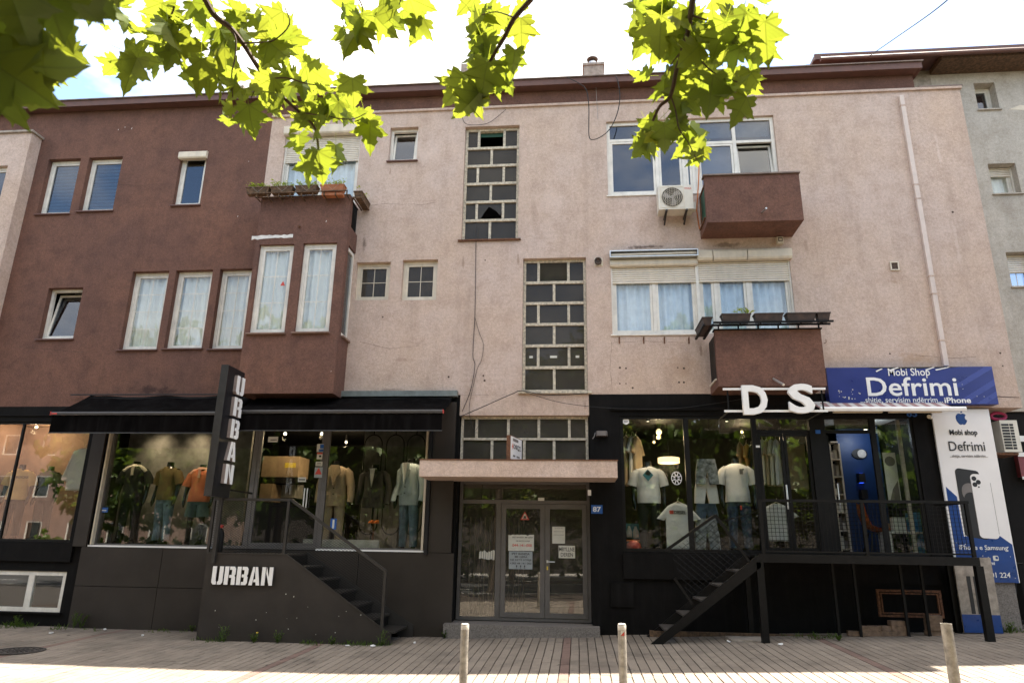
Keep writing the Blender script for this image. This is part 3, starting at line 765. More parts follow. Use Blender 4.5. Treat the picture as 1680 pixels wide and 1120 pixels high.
# side window, in the right cheek
mb = MB(); x = bx1 - .03
for y0, y1, a, b in ((by + .17, by + .23, zs0 + .02, zs1), (-.06, -.003, zs0 + .02, zs1), (by + .23, -.06, zs0 + .02, zs0 + .09), (by + .23, -.06, zs1 - .07, zs1)): mb.box(x - .06, x, y0, y1, a, b)
w = mb.build('window', 'white_plastic', bd)
B('pane', 'window_glass', w, x - .035, x - .03, by + .23, -.06, zs0 + .09, zs1 - .07)
B('sill', 'brown_ledge', w, x - .06, bx1 + .05, by + .17, -.003, zs0 - .02, zs0 + .015)
# rail of the balcony's open side
mb = MB()
for k in range(5):
    y = by + .25 + k * .075; mb.box(bx1 - .05, bx1 - .03, y, y + .02, BZ + .13, BT - .02)
mb.box(bx1 - .055, bx1 - .025, by + .2, -.005, BT - .05, BT - .02); mb.box(bx1 - .055, bx1 - .025, by + .2, -.005, BZ + .13, BZ + .16)
mb.build('balcony_rail', 'black_metal', bd)
# scraped white patch and drain spout on the bay
x0, z0 = P(413, 391, by); x1, _ = P(481, 384, by)
pts = [(x0 + (x1 - x0) * k / 14, z0 + .055 + rnd(-.012, .02)) for k in range(15)] + [(x0 + (x1 - x0) * k / 14, z0 + rnd(-.02, .012) - .02 * (k < 5)) for k in range(14, -1, -1)]
MB().prism(pts, by - .004, by + .01).build('scraped_patch', 'flake_white', bd)
x0, z0 = P(492, 372, by)
MB().tube([(x0, by + .02, z0), (x0, by - .06, z0 - .01)], .02, 8).build('drain_spout', 'rust', bd, True)

# ------------------------------------------------------------------ balconies on the right
def balcony(x0, x1, yo, z0, zt, label):
    w = MB(); w.box(x0, x1, yo, yo + .12, z0, zt)
    o = w.build('balcony', 'brown_plaster', bd); o['label'] = label
    B('balcony_floor', 'brown_plaster', o, x0, x1, yo + .12, 0.0, z0, z0 + .14)
    return o
ux0, ux1 = 2.53, 4.31
uz0 = 7.63; uzt = P(1235, 287, -.75)[1]
bal = balcony(ux0, ux1, -.75, uz0, uzt, 'upper balcony with a metal coping')
MB().box(ux0 - .03, ux1 + .02, -.79, -.60, uzt + .002, uzt + .03).build('coping', 'sheet_steel', bal)
B('side_panel', 'green_paint', bal, ux0 + .03, ux0 + .045, -.60, -.12, uz0 + .16, uzt - .12)
mb = MB(); mb.box(ux0 + .015, ux0 + .05, -.62, -.02, uzt - .10, uzt - .06); mb.box(ux0 + .01, ux0 + .05, -.63, -.61, uz0 + .14, uzt); mb.box(ux0 + .01, ux0 + .05, -.10, -.07, uz0 + .14, uzt - .1)
mb.bar((ux0 - .01, -.60, uz0 + .17), (ux0 - .01, -.05, uz0 + .17), .03); mb.build('side_rail', 'rust', bal)
B('side_wall', 'brown_plaster', bal, ux1 - .12, ux1, -.63, 0, uz0 + .14, uzt - .02)
x0, z0 = P(1250, 348, -.75)
MB().tube([(x0, -.70, z0), (x0 + .03, -.95, z0 - .02)], .018, 8).build('drain_spout', 'aluminium', bal, True)
lx0, _ = P(1176, 590, -.75); lx1, _ = P(1352, 590, -.75)
lz0 = P(1262, 633, -.75)[1]; lzt = P(1260, 541, -.75)[1]
bal2 = balcony(lx0, lx1, -.75, lz0, lzt, 'lower balcony below the planters')
B('coping', 'black_metal', bal2, lx0 - .02, lx1 + .02, -.78, -.60, lzt + .002, lzt + .022)
mb = MB(); mb.box(lx0 + .02, lx0 + .05, -.62, -.03, lz0 + .16, lzt - .03); mb.build('side_panel', 'black_metal', bal2)
mb = MB(); mb.bar((lx0 - .005, -.60, lz0 + .16), (lx0 - .005, -.05, lz0 + .16), .03); mb.build('side_rail', 'cream_plastic', bal2)
B('side_wall', 'brown_plaster', bal2, lx1 - .12, lx1, -.63, 0, lz0 + .14, lzt - .02)
x0, z0 = P(1268, 619, -.75); x1, z1 = P(1283, 633, -.95)
MB().tube([(x0, -.70, z0), (x1, -1.05, z1)], .022, 8).build('drain_spout', 'aluminium', bal2, True)
# rail that carries the planters
RZ = P(1260, 531, -.85)[1]
mb = MB()
for dy in (-.16, .0): mb.box(lx0 - .06, lx1 + .16, -.80 + dy - .02, -.80 + dy + .02, RZ - .015, RZ + .015)
for k in range(6):
    x = lx0 + .05 + k * (lx1 - lx0 - .1) / 5; mb.box(x, x + .025, -.79, -.765, lzt + .02, RZ - .01); mb.box(x, x + .02, -.96, -.80, RZ - .03, RZ - .015)
mb.box(lx0 - .09, lx0 - .05, -.95, -.05, RZ - .05, RZ - .02); mb.box(lx0 - .24, lx0 - .20, -.95, -.05, RZ - .05, RZ - .02)
mb.build('planter_rail', 'black_metal', bal2)

# flower boxes: each one a thing
def flower_box(c, L, ang, m, label, group, plants=0, tall=.16, pitch=0.0):
    t = thing('flower_box', c, label, 'flower box', group); mb = MB()
    def pt(u, v, z): return (c[0] + u * math.cos(ang) - v * math.sin(ang), c[1] + u * math.sin(ang) + v * math.cos(ang), c[2] + z + u * pitch)
    h = L / 2; vs = []
    for z, w, l in ((0, .06, h - .03), (tall - .02, .085, h - .005), (tall - .02, .095, h + .005), (tall, .095, h + .005), (tall, .08, h - .01), (tall - .03, .08, h - .01)):
        vs += [pt(-l, -w, z), pt(l, -w, z), pt(l, w, z), pt(-l, w, z)]
    fs = [(3, 2, 1, 0)]
    for k in range(5):
        for q in range(4): fs.append((k * 4 + q, k * 4 + (q + 1) % 4, k * 4 + 4 + (q + 1) % 4, k * 4 + 4 + q))
    mb.add(vs, fs).build('tub', m, t)
    mb = MB(); mb.add([pt(-h + .012, -.078, tall - .028), pt(h - .012, -.078, tall - .028), pt(h - .012, .078, tall - .028), pt(-h + .012, .078, tall - .028)], [(0, 1, 2, 3)]); mb.build('soil', 'dark_soil', t)
    if plants:
        mb = MB()
        for k in range(plants):
            u, v = rnd(-h + .03, h - .03), rnd(-.07, .05); x, y, z = pt(u, v, tall - .02); hh = rnd(.06, .15)
            mb.tube([(x, y, z), (x + rnd(-.02, .02), y, z + hh)], .003, 4)
            for q in range(5):
                a = rnd(0, 6.28); s = rnd(.022, .042); cx, cy, cz = x + rnd(-.03, .03), y + rnd(-.03, .03), z + hh * rnd(.5, 1.1)
                mb.add([(cx, cy, cz), (cx + s * math.cos(a) - s * .5 * math.sin(a), cy + s * math.sin(a), cz + rnd(0, .02)), (cx + 2 * s * math.cos(a), cy + 2 * s * math.sin(a), cz + rnd(-.01, .02)), (cx + s * math.cos(a) + s * .5 * math.sin(a), cy + s * math.sin(a) + .01, cz + rnd(0, .02))], [(0, 1, 2, 3)])
        tag(mb.build('seedlings', 'planter_leaf', t), kind='stuff')
    return t
G1 = 'flower boxes on the maroon bay'
fz = P(480, 318, -.74)[1] - .01
for k, (pa, pb, m, lab) in enumerate(((406, 444, 'weathered_wood', 'dark brown flower box of seedlings at the left corner of the maroon bay'), (446, 482.5, 'weathered_wood', 'dark flower box of seedlings second from the left on the bay balcony'),
                                      (486, 522, 'weathered_wood', 'dark flower box of seedlings directly left of the orange one'), (527, 566, 'terracotta', 'orange terracotta flower box of seedlings on the bay balcony'))):
    xa, xb = P(pa, 314, -.74)[0], P(pb, 314, -.74)[0]
    fb = flower_box(((xa + xb) / 2, -.74, fz), xb - xa, 0, m, lab, G1, 26, .15)
    xs_ = xa + (xb - xa) * .3
    MB().tube([(xs_, -.842, fz + .13), (xs_ + .12, -.84, fz + .02), (xs_ + .24, -.842, fz + .13)], .003, 5).build('tie_wire', 'cable_grey', fb)
flower_box((bx1 + .14, -.27, fz - .03), .62, math.pi / 2, 'weathered_wood', 'dark flower box hanging off the right side of the maroon bay', G1, 8, .15)
mb = MB(); xa = bx0 - .1
mb.box(xa, bx1 + .02, -.86, -.835, fz - .022, fz - .004); mb.box(xa, bx1 + .02, -.68, -.655, fz - .022, fz - .004)
for k in range(9):
    x = xa + .1 + k * (bx1 - xa - .1) / 8; mb.box(x - .012, x + .012, -.832, -.605, fz - .10, fz - .085); mb.box(x - .012, x + .012, -.835, -.815, fz - .10, fz - .024)
mb.box(bx1 + .05, bx1 + .24, -.62, -.605, fz - .06, fz - .032); mb.box(bx1 + .05, bx1 + .075, -.6, -.03, fz - .058, fz - .034); mb.box(bx1 + .21, bx1 + .235, -.6, -.03, fz - .058, fz - .034)
mb.build('planter_rack', 'weathered_wood', bd)
B('planter_tray', 'terracotta', bd, P(528, 317, -.8)[0], P(562, 317, -.8)[0], -.815, -.68, fz - .085, fz - .03)
G2 = 'flower boxes on the lower right balcony'
pz = RZ + .017
for pa, pb, pl, lab in ((1183, 1231, 7, 'dark flower box with one small green plant on the lower balcony'), (1237, 1284, 0, 'empty greyish flower box in the middle of the lower balcony rail'), (1289, 1337, 0, 'empty brown flower box second from the right on the lower balcony'), (1339, 1361, 0, 'short black flower box at the right end of the lower balcony')):
    xa, xb = P(pa, 525, -.88)[0], P(pb, 525, -.88)[0]
    flower_box(((xa + xb) / 2, -.88, pz), xb - xa, 0, 'dark_planter', lab, G2, pl, .15)
flower_box((lx0 - .145, -.50, RZ - .018), .80, math.pi / 2, 'dark_planter', 'dark flower box hanging off the left side of the lower balcony', G2, 0, .15)
# small plant standing in the window box
cx, cz = P(1226, 512, -.88)
mb = MB()
for k in range(9):
    a = rnd(.3, 2.8); L = rnd(.05, .11); mb.add([(cx, -.88, cz - .05), (cx + L * math.cos(a) - .02, -.88 + rnd(-.03, .03), cz + L * math.sin(a) * .8), (cx + L * 1.5 * math.cos(a), -.88 + rnd(-.04, .04), cz + L * math.sin(a) * .7), (cx + L * math.cos(a) + .015, -.88, cz + L * math.sin(a) * .5)], [(0, 1, 2, 3)])
tag(mb.build('seedling', 'planter_leaf'), 'single leafy green seedling in the dark box on the lower balcony', 'plant')

# downpipe, vents, lamp, brackets
(xa, za), (xb, zb) = P(1476, 156), P(1551, 601)
dp = MB().box(xa - .042, xa + .042, -.068, -.004, zb, za - .05).build('downpipe', 'downpipe_paint', bd)
mb = MB()
for y in (175, 305, 328, 455, 484, 560):
    z = P(1500, y)[1]; mb.box(xa - .05, xa + .05, -.076, -.004, z - .012, z + .012)
mb.build('pipe_joint', 'pink_plaster', dp)
x, z = P(982, 430)
t = thing('vent_hood', (x, -.03, z), 'round soot-stained exhaust hood on the pink wall', 'vent')
B('back_plate', 'cream_plastic', t, x - .085, x + .085, -.012, -.003, z - .085, z + .085)
MB().loft([[(x - .01 + r * math.cos(a * .3927), y, z + r * math.sin(a * .3927)) for a in range(16)] for r, y in ((.07, -.012), (.075, -.08), (.06, -.085), (.04, -.05))]).build('cowl', 'soot', t, True, True)
x, z = P(1467, 437)
t = thing('wall_vent', (x, -.02, z), 'small square vent grille on the blank pink wall by the downpipe', 'vent')
MB().frame(x - .08, x + .08, z - .09, z + .09, .022, -.03, -.003).build('frame', 'cream_plastic', t)
mb = MB()
for k in range(6): mb.prismx([(-.012, z - .065 + k * .023), (-.022, z - .055 + k * .023), (-.02, z - .052 + k * .023), (-.008, z - .062 + k * .023)], x - .056, x + .056)
mb.build('louvre', 'soot', t)
x, z = P(1278, 397)
t = thing('wall_box', (x, -.06, z), 'small beige fixture under the upper right balcony', 'wall fixture')
B('case', 'cream_plastic', t, x - .06, x + .06, -.1, -.003, z - .07, z + .07); MB().frame(x - .04, x + .04, z - .03, z + .05, .012, -.108, -.102).build('bezel', 'soot', t)
for k, px in enumerate((1016, 1056, 1090, 1130)):
    x, z = P(px, 558)
    mb = MB(); mb.box(x - .012, x + .012, -.012, -.003, z - .07, z + .04); mb.box(x - .012, x + .012, -.045, -.012, z + .028, z + .04); mb.box(x - .012, x + .012, -.05, -.045, z + .03, z + .055)
    tag(mb.build('wall_bracket', 'rust'), ('first', 'second', 'third', 'fourth')[k] + ' rusty hook bracket from the left under the wide middle window', 'bracket', 'hooks under the wide window')
x, z = P(1352, 563)
MB().tube([(x, -.003, z), (x + .02, -.06, z), (x + .02, -.06, z + .06)], .006, 6).build('hook', 'rust', bd)
# plaster damage: drill holes and flakes
mb = MB()
for px, py in ((1017, 603), (1027, 604), (1112, 603), (1122, 604), (1017, 629), (1027, 629), (1114, 627), (1122, 627), (1038, 636), (1460, 580), (1641, 579), (1645, 600), (796, 427), (1563, 348), (736, 618), (795, 624), (628, 520), (793, 616)):
    x, z = P(px, py); mb.disc_y(x, z, rnd(.012, .022), -.003, .006, 8)
mb.build('drill_hole', 'soot', bd)
mb = MB()
for px, py, Y in ((205, 209, 0), (194, 213, 0), (216, 211, 0), (390, 355, 0), (535, 363, by), (543, 609, by), (408, 265, 0)):
    x, z = P(px, py, Y); s = rnd(.007, .014); mb.prism([(x - s * .4, z - s * 1.3), (x + s * .5, z - s * .8), (x + s * .9, z + s * 1.4), (x, z + s)], Y - .003, Y + .004)
mb.build('plaster_flake', 'flake_white', bd)
def crack(l, Y=0.0):
    mb = MB(); pts = []
    for (a, b), (c, d) in zip(l[:-1], l[1:]):
        for k in range(5): u = k / 5; x, z = P(a + (c - a) * u + rnd(-1, 1), b + (d - b) * u + rnd(-1, 1), Y); pts.append((x, Y - .001, z))
    mb.tube(pts, [.0024 * rnd(.3, 1) for _ in pts], 4); return mb.build('plaster_crack', 'soot', bd)
for l in ([(600, 337), (640, 334), (690, 336), (722, 332)], [(1003, 560), (1001, 600), (1004, 642)], [(1003, 562), (1060, 560), (1140, 563)], [(590, 560), (640, 572), (700, 566)], [(1480, 580), (1560, 588), (1610, 584)]): crack(l)
for l in ([(490, 386), (560, 384), (573, 380)], [(520, 600), (530, 640)]): crack(l, by)
for l in ([(180, 300), (230, 306), (280, 300)], [(30, 470), (60, 466)], [(30, 570), (180, 580)]): crack(l)
# chimney
x0, z0 = P(958, 128, 3.0); x1, z1 = P(990, 104, 3.0)
c = MB().box(x0, x1, 3.0, 3.7, ZT + .09, z1 - .05).build('chimney', 'concrete_slab', bd)
B('chimney_cap', 'concrete_slab', c, x0 - .03, x1 + .03, 2.97, 3.73, z1 - .05, z1 + .02)
xm = (x0 + x1) / 2
MB().lathe(xm - .02, 3.3, [(.11, z1 + .02), (.11, z1 + .26), (.0001, z1 + .26)], 14).build('flue', 'aluminium', c, True)
mb = MB(); mb.lathe(xm - .02, 3.3, [(.15, z1 + .34), (.16, z1 + .37), (.09, z1 + .42), (.0001, z1 + .43)], 14)
for k in range(4): a = k * 1.57 + .4; mb.bar((xm - .02 + .1 * math.cos(a), 3.3 + .1 * math.sin(a), z1 + .26), (xm - .02 + .1 * math.cos(a), 3.3 + .1 * math.sin(a), z1 + .35), .015)
mb.build('flue_cowl', 'soot', c, True)
for px in (388, 770):
    x0, z0 = P(px - 14, 150 if px < 500 else 118, 2.5); x1, z1 = P(px + 12, 140 if px < 500 else 104, 2.5)
    c = MB().box(x0, x1, 2.5, 3.1, ZT + .09, z1).build('chimney', 'concrete_slab', bd)
for px, py, h in ((1054, 123, .35), (1378, 110, .3), (1408, 108, .3)):
    x, z = P(px, py, -.3); MB().tube([(x, -.1, ZT + .09), (x, -.1, z + h * .4)], .012, 6).build('roof_rod', 'aluminium', bd)

# ================================================================== GROUND FLOOR
SX0, SX1 = P(168, 790)[0], P(700, 800)[0]           # boutique glazing
SZ0, SZ1 = 1.53, 4.05
LX1 = P(133, 789)[0]; LZ0, LZ1 = P(60, 888)[1], P(60, 691)[1]
BWX1 = P(104, 970)[0]; BWZ0, BWZ1 = P(50, 1003)[1], P(50, 936)[1]
EX0, EX1 = P(746, 900)[0], P(970, 900)[0]
EZ1 = P(860, 681)[1]
DX0, DX1 = P(1020.5, 795)[0], P(1513, 795)[0]; DZ0, DZ1 = 1.60, P(1080, 682)[1]
gh = [(-12.45, LX1, LZ0, LZ1), (-12.45, BWX1, BWZ0, BWZ1), (SX0, SX1, SZ0, SZ1), (EX0, EX1, -.3, EZ1), (DX0, DX1, DZ0, DZ1)]
wall_grid('ground_floor_wall', 'black_paint', bd, XL, XB, -.3, 4.247, gh, 0.0, .24)
wall_grid('ground_floor_wall', 'black_paint', bd, XB, EX0, -.3, 4.457, gh, 0.0, .24)
wall_grid('ground_floor_wall', 'pink_plaster', bd, EX0, EX1, EZ1, 4.457, gh, 0.0, .24)
wall_grid('ground_floor_wall', 'black_paint', bd, EX1, 7.02, -.3, 4.457, gh, 0.0, .24)
mb = MB()                                                # band and ledge above/below the right-hand shop
mb.box(DX0 - .18, 5.4, -.05, -.003, DZ1 + .10, DZ1 + .16); mb.box(DX0 - .02, DX1 + .05, -.06, -.003, DZ0 - .46, DZ0 - .03)
mb.build('ledge', 'black_paint', bd)
B('ledge', 'black_paint', bd, XL, -9.9, -.04, -.003, 4.05, 4.10)
B('ledge', 'black_paint', bd, XL, LX1 + .12, -.06, -.003, LZ0 - .36, LZ0 - .02)
# pink corner block at the right end, above the banner
cb = MB().box(7.02, XR, -.02, .7, 4.18, 4.47).build('corner_block', 'pink_plaster', bd)
cb['label'] = 'cracked pink end of the upper floor slab'
mb = MB(); pts = [P(1650, 655, -.02), P(1662, 657, -.02), P(1672, 655, -.02)]
x, z = P(1655, 658, -.02); mb.prism([(7.3, 4.36), (7.45, 4.35), (7.6, 4.375), (7.95, 4.36), (7.95, 4.37), (7.6, 4.39), (7.45, 4.365), (7.3, 4.37)], -.023, -.0205); mb.build('crack', 'soot', bd)
B('ground_floor_pier', 'terrazzo', bd, 6.70, 7.30, -.03, .6, -.2, 1.2)['label'] = 'rough dark plinth at the corner'

# cladding of the boutique: separate panels with open joints
def clad(x0, x1, z0, z1, y=-.10):
    b = MB().box(x0 + .005, x1 - .005, y, y + .045, z0 + .005, z1 - .005).build('cladding_panel', 'charcoal_panel', bd)
cz1 = SZ0 - .012; czm = P(200, 962, -.1)[1]; czb = P(200, 1033, -.1)[1] - .05
cxs = [P(122, 960, -.1)[0], P(258, 964, -.1)[0], P(400, 960, -.1)[0]]
for a, b in zip(cxs[:-1], cxs[1:]):
    clad(a, b, czm, cz1); clad(a, b, czb, czm)
clad(cxs[2], P(585, 960, -.1)[0], czb, cz1); clad(P(585, 960, -.1)[0], P(743, 960, -.1)[0], czb, cz1)
px0, px1 = P(703, 800, -.1)[0], P(744, 800, -.1)[0]
clad(px0 + .04, px1, cz1, 3.05); clad(px0 + .04, px1, 3.05, 4.30)
lx0_ = P(136, 800, -.1)[0]; lx1_ = P(158, 800, -.1)[0]
clad(lx0_, lx1_, cz1, 4.02)
MB().box(px0 - .02, px0 + .04, -.16, -.04, SZ0 - .05, 4.1).build('corner_post', 'sign_black', bd)

# boutique glazing
Yg = .06
fr = MB(); fr.frame(SX0 + .002, SX1 - .002, SZ0 + .002, SZ1 - .002, .05, Yg - .02, Yg + .05)
mull = [P(362, 800, Yg)[0], P(413, 800, Yg)[0], P(531, 800, Yg)[0]]
for m_ in mull: fr.box(m_ - .045, m_ + .045, Yg - .018, Yg + .048, SZ0 + .05, SZ1 - .05)
shopf = fr.build('shop_window', 'grey_frame', bd); shopf['label'] = 'wide glazed front of the menswear boutique'
B('sill', 'letter_white', shopf, SX0 - .02, mull[0], -.07, Yg - .022, SZ0 - .008, SZ0 + .022)
B('sill', 'letter_white', shopf, mull[2], SX1 + .02, -.07, Yg - .022, SZ0 - .008, SZ0 + .022)
B('jamb', 'cream_plastic', shopf, SX1 - .045, SX1 - .003, -.05, Yg - .022, SZ0 + .03, SZ1)
B('jamb', 'cream_plastic', shopf, SX0 + .003, SX0 + .03, -.05, Yg - .022, SZ0 + .03, SZ1)
e = [SX0 + .05] + mull + [SX1 - .05]
for k, (a, b) in enumerate(zip(e[:-1], e[1:])):
    a2, b2 = a + (.045 if k else 0), b - (.045 if k < 3 else 0)
    if k == 2: continue
    B('pane', 'shop_glass', shopf, a2, b2, Yg + .01, Yg + .018, SZ0 + .05, SZ1 - .05)
a2, b2 = mull[1] + .045, mull[2] - .045
dr = MB().frame(a2 + .005, b2 - .005, SZ0 + .055, SZ1 - .06, .06, Yg - .012, Yg + .04).build('door', 'grey_frame', bd); dr['label'] = 'glass door of the boutique'
B('pane', 'shop_glass', dr, a2 + .065, b2 - .065, Yg + .01, Yg + .018, SZ0 + .115, SZ1 - .12)
hx = P(500, 805, -.05)[0]; hz0, hz1 = P(500, 832, -.05)[1], P(500, 800, -.05)[1]
for dx in (-.028, .028): MB().tube([(hx + dx, Yg - .05, hz0), (hx + dx, Yg - .05, hz1)], .012, 8).build('handle', 'aluminium', dr, True)
# stickers on the boutique door
def flat(name, m, par, l, r, t, b, Y, th=.003):
    x0, x1, z0, z1 = rect(l, r, t, b, Y); return MB().box(x0, x1, Y - th, Y, z0, z1).build(name, m, par)
Ys = Yg + .006
def sticker(l, r, t, b, m, label, bits=(), Y=Ys):
    o = flat('sticker', m, None, l, r, t, b, Y); tag(o, label, 'sticker')
    for n, (m2, u0, u1, v0, v1) in enumerate(bits):
        x0, x1, z0, z1 = rect(l, r, t, b, Y)
        MB().box(x0 + (x1 - x0) * u0, x0 + (x1 - x0) * u1, Y - .005, Y - .0032, z0 + (z1 - z0) * v0, z0 + (z1 - z0) * v1).build('print', m2, o)
    return o
Yd = Yg - .015
sticker(520, 531, 728, 741, 'paper', 'white and blue sticker, topmost of the column on the boutique door', [('plate_blue', .45, 1, .45, .95), ('plate_blue', .3, 1, .05, .35)], Yd - .005)
sticker(520, 529, 742, 753, 'paper', 'white notice with a red band on the boutique door', [('print_red', .0, 1, .75, 1), ('print_black', .4, .8, .3, .6)], Yd - .005)
sticker(518, 529, 757, 764, 'paper', 'small white opening hours sticker on the boutique door', [('print_grey', .1, .9, .25, .4), ('print_grey', .2, .8, .6, .75)], Yd - .005)
o = sticker(516, 529, 766, 783, 'grey_paper', 'grey sticker with a red warning triangle on the boutique door', [], Yd - .005)
x0, x1, z0, z1 = rect(516, 529, 766, 783, Yd - .005)
MB().prism([(x0 + .01, z0 + .06), (x1 - .01, z0 + .06), ((x0 + x1) / 2, z1 - .01)], Yd - .012, Yd - .0085).build('print', 'print_red', o)
sticker(489, 502, 782.5, 790, 'paper', 'small white OPEN sign by the boutique door handles', [('print_black', .1, .9, .35, .6)], Yd - .004)
sticker(440, 456, 716, 725, 'paper', 'white rectangular sticker high on the boutique glass', [('print_grey', .25, .9, .3, .5)])
sticker(166, 177, 832, 840, 'plate_blue', 'small blue sticker at the left edge of the boutique window', [('paper', .1, .8, .3, .5)])
sticker(542, 552, 850, 868, 'plate_blue', 'blue sticker low on the boutique glass in front of the tan suit', [('paper', .35, .65, .1, .9)])

# rooms behind the glass: back, sides, floor, ceiling
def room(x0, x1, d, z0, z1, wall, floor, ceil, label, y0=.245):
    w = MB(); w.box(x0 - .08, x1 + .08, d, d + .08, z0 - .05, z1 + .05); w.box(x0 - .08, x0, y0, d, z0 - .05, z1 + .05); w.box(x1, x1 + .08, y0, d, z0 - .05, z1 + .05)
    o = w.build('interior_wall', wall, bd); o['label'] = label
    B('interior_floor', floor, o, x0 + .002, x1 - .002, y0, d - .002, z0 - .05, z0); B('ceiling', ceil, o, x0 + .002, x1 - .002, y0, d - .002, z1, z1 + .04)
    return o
UX0, UX1 = SX0 - .25, SX1 + .12
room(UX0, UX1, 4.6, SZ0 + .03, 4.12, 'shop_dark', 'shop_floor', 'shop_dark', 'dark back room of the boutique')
B('display_wall', 'shop_concrete', bd, UX0 + .01, P(404, 800, .95)[0], .95, 1.03, SZ0 + .035, 4.11)['label'] = 'raw concrete screen behind three shop dummies'
# hall behind the entrance
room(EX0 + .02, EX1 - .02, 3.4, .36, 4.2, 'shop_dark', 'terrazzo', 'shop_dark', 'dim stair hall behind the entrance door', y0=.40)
mb = MB()
for k in range(14):
    x = P(755 + k * 8, 900, 1.2)[0]; mb.tube([(x, 1.2, .37), (x, 1.2, 2.2)], .012, 6)
mb.build('hall_railing', 'concrete_slab', bd)

# ---- left shop
lf = MB(); lf.frame(-12.448, LX1 - .002, LZ0 + .002, LZ1 - .002, .045, .05, .10)
mm = P(24, 770, .06)[0]; lf.box(mm - .02, mm + .02, .048, .098, LZ0 + .045, LZ1 - .045)
lw = lf.build('shop_window', 'black_metal', bd); lw['label'] = 'shop window at the far left with bright reflections'
B('pane', 'mirror_glass', lw, -12.40, mm - .02, .07, .078, LZ0 + .045, LZ1 - .045)
B('pane', 'mirror_glass', lw, mm + .02, LX1 - .047, .07, .078, LZ0 + .045, LZ1 - .045)
room(-12.40, LX1 + .12, 1.5, LZ0 - .02, LZ1 + .12, 'shop_reflection_rose', 'shop_floor', 'shop_reflection_rose', 'back wall of the far left shop, tinted rose for the mirrored house')
bw = MB(); bw.frame(-12.448, BWX1 - .002, BWZ0 + .002, BWZ1 - .002, .075, .02, .09)
xm = P(49, 970, .05)[0]; bw.box(xm - .06, xm + .06, .022, .088, BWZ0 + .075, BWZ1 - .075); bw = bw.build('window', 'white_plastic', bd); bw['label'] = 'white basement window at the far left'
for a, b in ((-12.37, xm - .06), (xm + .06, BWX1 - .077)): B('pane', 'mirror_glass', bw, a, b, .05, .056, BWZ0 + .075, BWZ1 - .075)
B('sill', 'black_paint', bw, -12.45, BWX1 + .05, -.06, .018, BWZ0 - .03, BWZ0 - .002)
room(-12.40, BWX1 + .1, 1.4, BWZ0 - .1, BWZ1 + .1, 'shop_dark', 'shop_floor', 'shop_dark', 'dark basement behind the low white window')

# ---- right shop and phone shop
X1a, X2a = P(1130, 795, .06)[0], P(1244, 795, .06)[0]
X3a, X4a = P(1332, 795, .06)[0], P(1366, 795, .06)[0]
X5a = P(1443, 795, .06)[0]
fr = MB(); fr.frame(DX0 + .002, DX1 - .002, DZ0 + .002, DZ1 - .002, .05, .03, .10)
for x in (X1a, X2a, X5a): fr.box(x - .045, x + .045, .032, .098, DZ0 + .05, DZ1 - .05)
fr.box(X3a + .04, X4a - .04, .0, .10, DZ0 + .05, DZ1 - .05)
dw = fr.build('shop_window', 'black_metal', bd); dw['label'] = 'black framed glazing of the right-hand clothes shop and phone shop'
B('pane', 'shop_glass', dw, DX0 + .05, X1a - .045, .06, .068, DZ0 + .05, DZ1 - .05)
B('pane', 'shop_glass', dw, X1a + .045, X2a - .045, .06, .068, DZ0 + .05, DZ1 - .05)
TZ = P(1290, 707)[1]
B('transom', 'black_metal', dw, X2a + .045, X3a + .04, .034, .096, TZ - .03, TZ + .03); B('transom', 'black_metal', dw, X4a - .04, X5a - .045, .034, .096, TZ - .03, TZ + .03)
B('pane', 'shop_glass', dw, X2a + .045, X3a + .04, .06, .068, TZ + .03, DZ1 - .05); B('pane', 'shop_glass', dw, X4a - .04, X5a - .045, .06, .068, TZ + .03, DZ1 - .05)
B('pane', 'shop_glass', dw, X5a + .045, DX1 - .05, .06, .068, DZ0 + .05, DZ1 - .05)
dxm = P(1292, 800, .06)[0]
dd = MB(); dd.frame(X2a + .05, dxm - .005, DZ0 + .055, TZ - .034, .05, .04, .09); dd.frame(dxm + .005, X3a + .035, DZ0 + .055, TZ - .034, .05, .04, .09)
dd = dd.build('door', 'black_metal', bd); dd['label'] = 'black double glass door of the clothes shop'
B('pane', 'shop_glass', dd, X2a + .10, dxm - .055, .06, .068, DZ0 + .105, TZ - .084); B('pane', 'shop_glass', dd, dxm + .055, X3a - .015, .06, .068, DZ0 + .105, TZ - .084)
for px, a, b in ((1291.5, 795, 835),):
    x = P(px, 815, 0)[0]; MB().tube([(x, -.01, P(px, b)[1]), (x, -.01, P(px, a)[1])], .016, 8).build('handle', 'aluminium', dd, True)
# open leaf of the phone shop door, swung inwards
od = MB(); od.box(X4a + .0, X4a + .04, .12, .92, DZ0 + .06, DZ0 + .11); od.box(X4a + .0, X4a + .04, .12, .92, TZ - .1, TZ - .05); od.box(X4a, X4a + .04, .12, .17, DZ0 + .11, TZ - .1); od.box(X4a, X4a + .04, .87, .92, DZ0 + .11, TZ - .1)
od = od.build('door', 'black_metal', bd); od['label'] = 'open door leaf of the phone shop'
x = P(1375, 820, .15)[0]; MB().tube([(x, .10, P(1376, 838)[1]), (x, .10, P(1374, 792)[1])], .015, 8).build('handle', 'aluminium', od, True)
DF = DZ0 - .02
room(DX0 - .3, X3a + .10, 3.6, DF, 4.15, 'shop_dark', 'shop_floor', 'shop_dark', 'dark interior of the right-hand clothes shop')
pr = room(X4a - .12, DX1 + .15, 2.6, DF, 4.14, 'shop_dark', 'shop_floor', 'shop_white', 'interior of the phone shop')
B('painted_wall', 'wall_blue', bd, P(1382, 800, 1.6)[0], P(1452, 800, 1.6)[0], 1.6, 1.68, DF + .003, 4.13)['label'] = 'blue painted wall inside the phone shop'
x0, x1 = P(1368, 800, 1.2)[0], P(1386, 800, 1.2)[0]
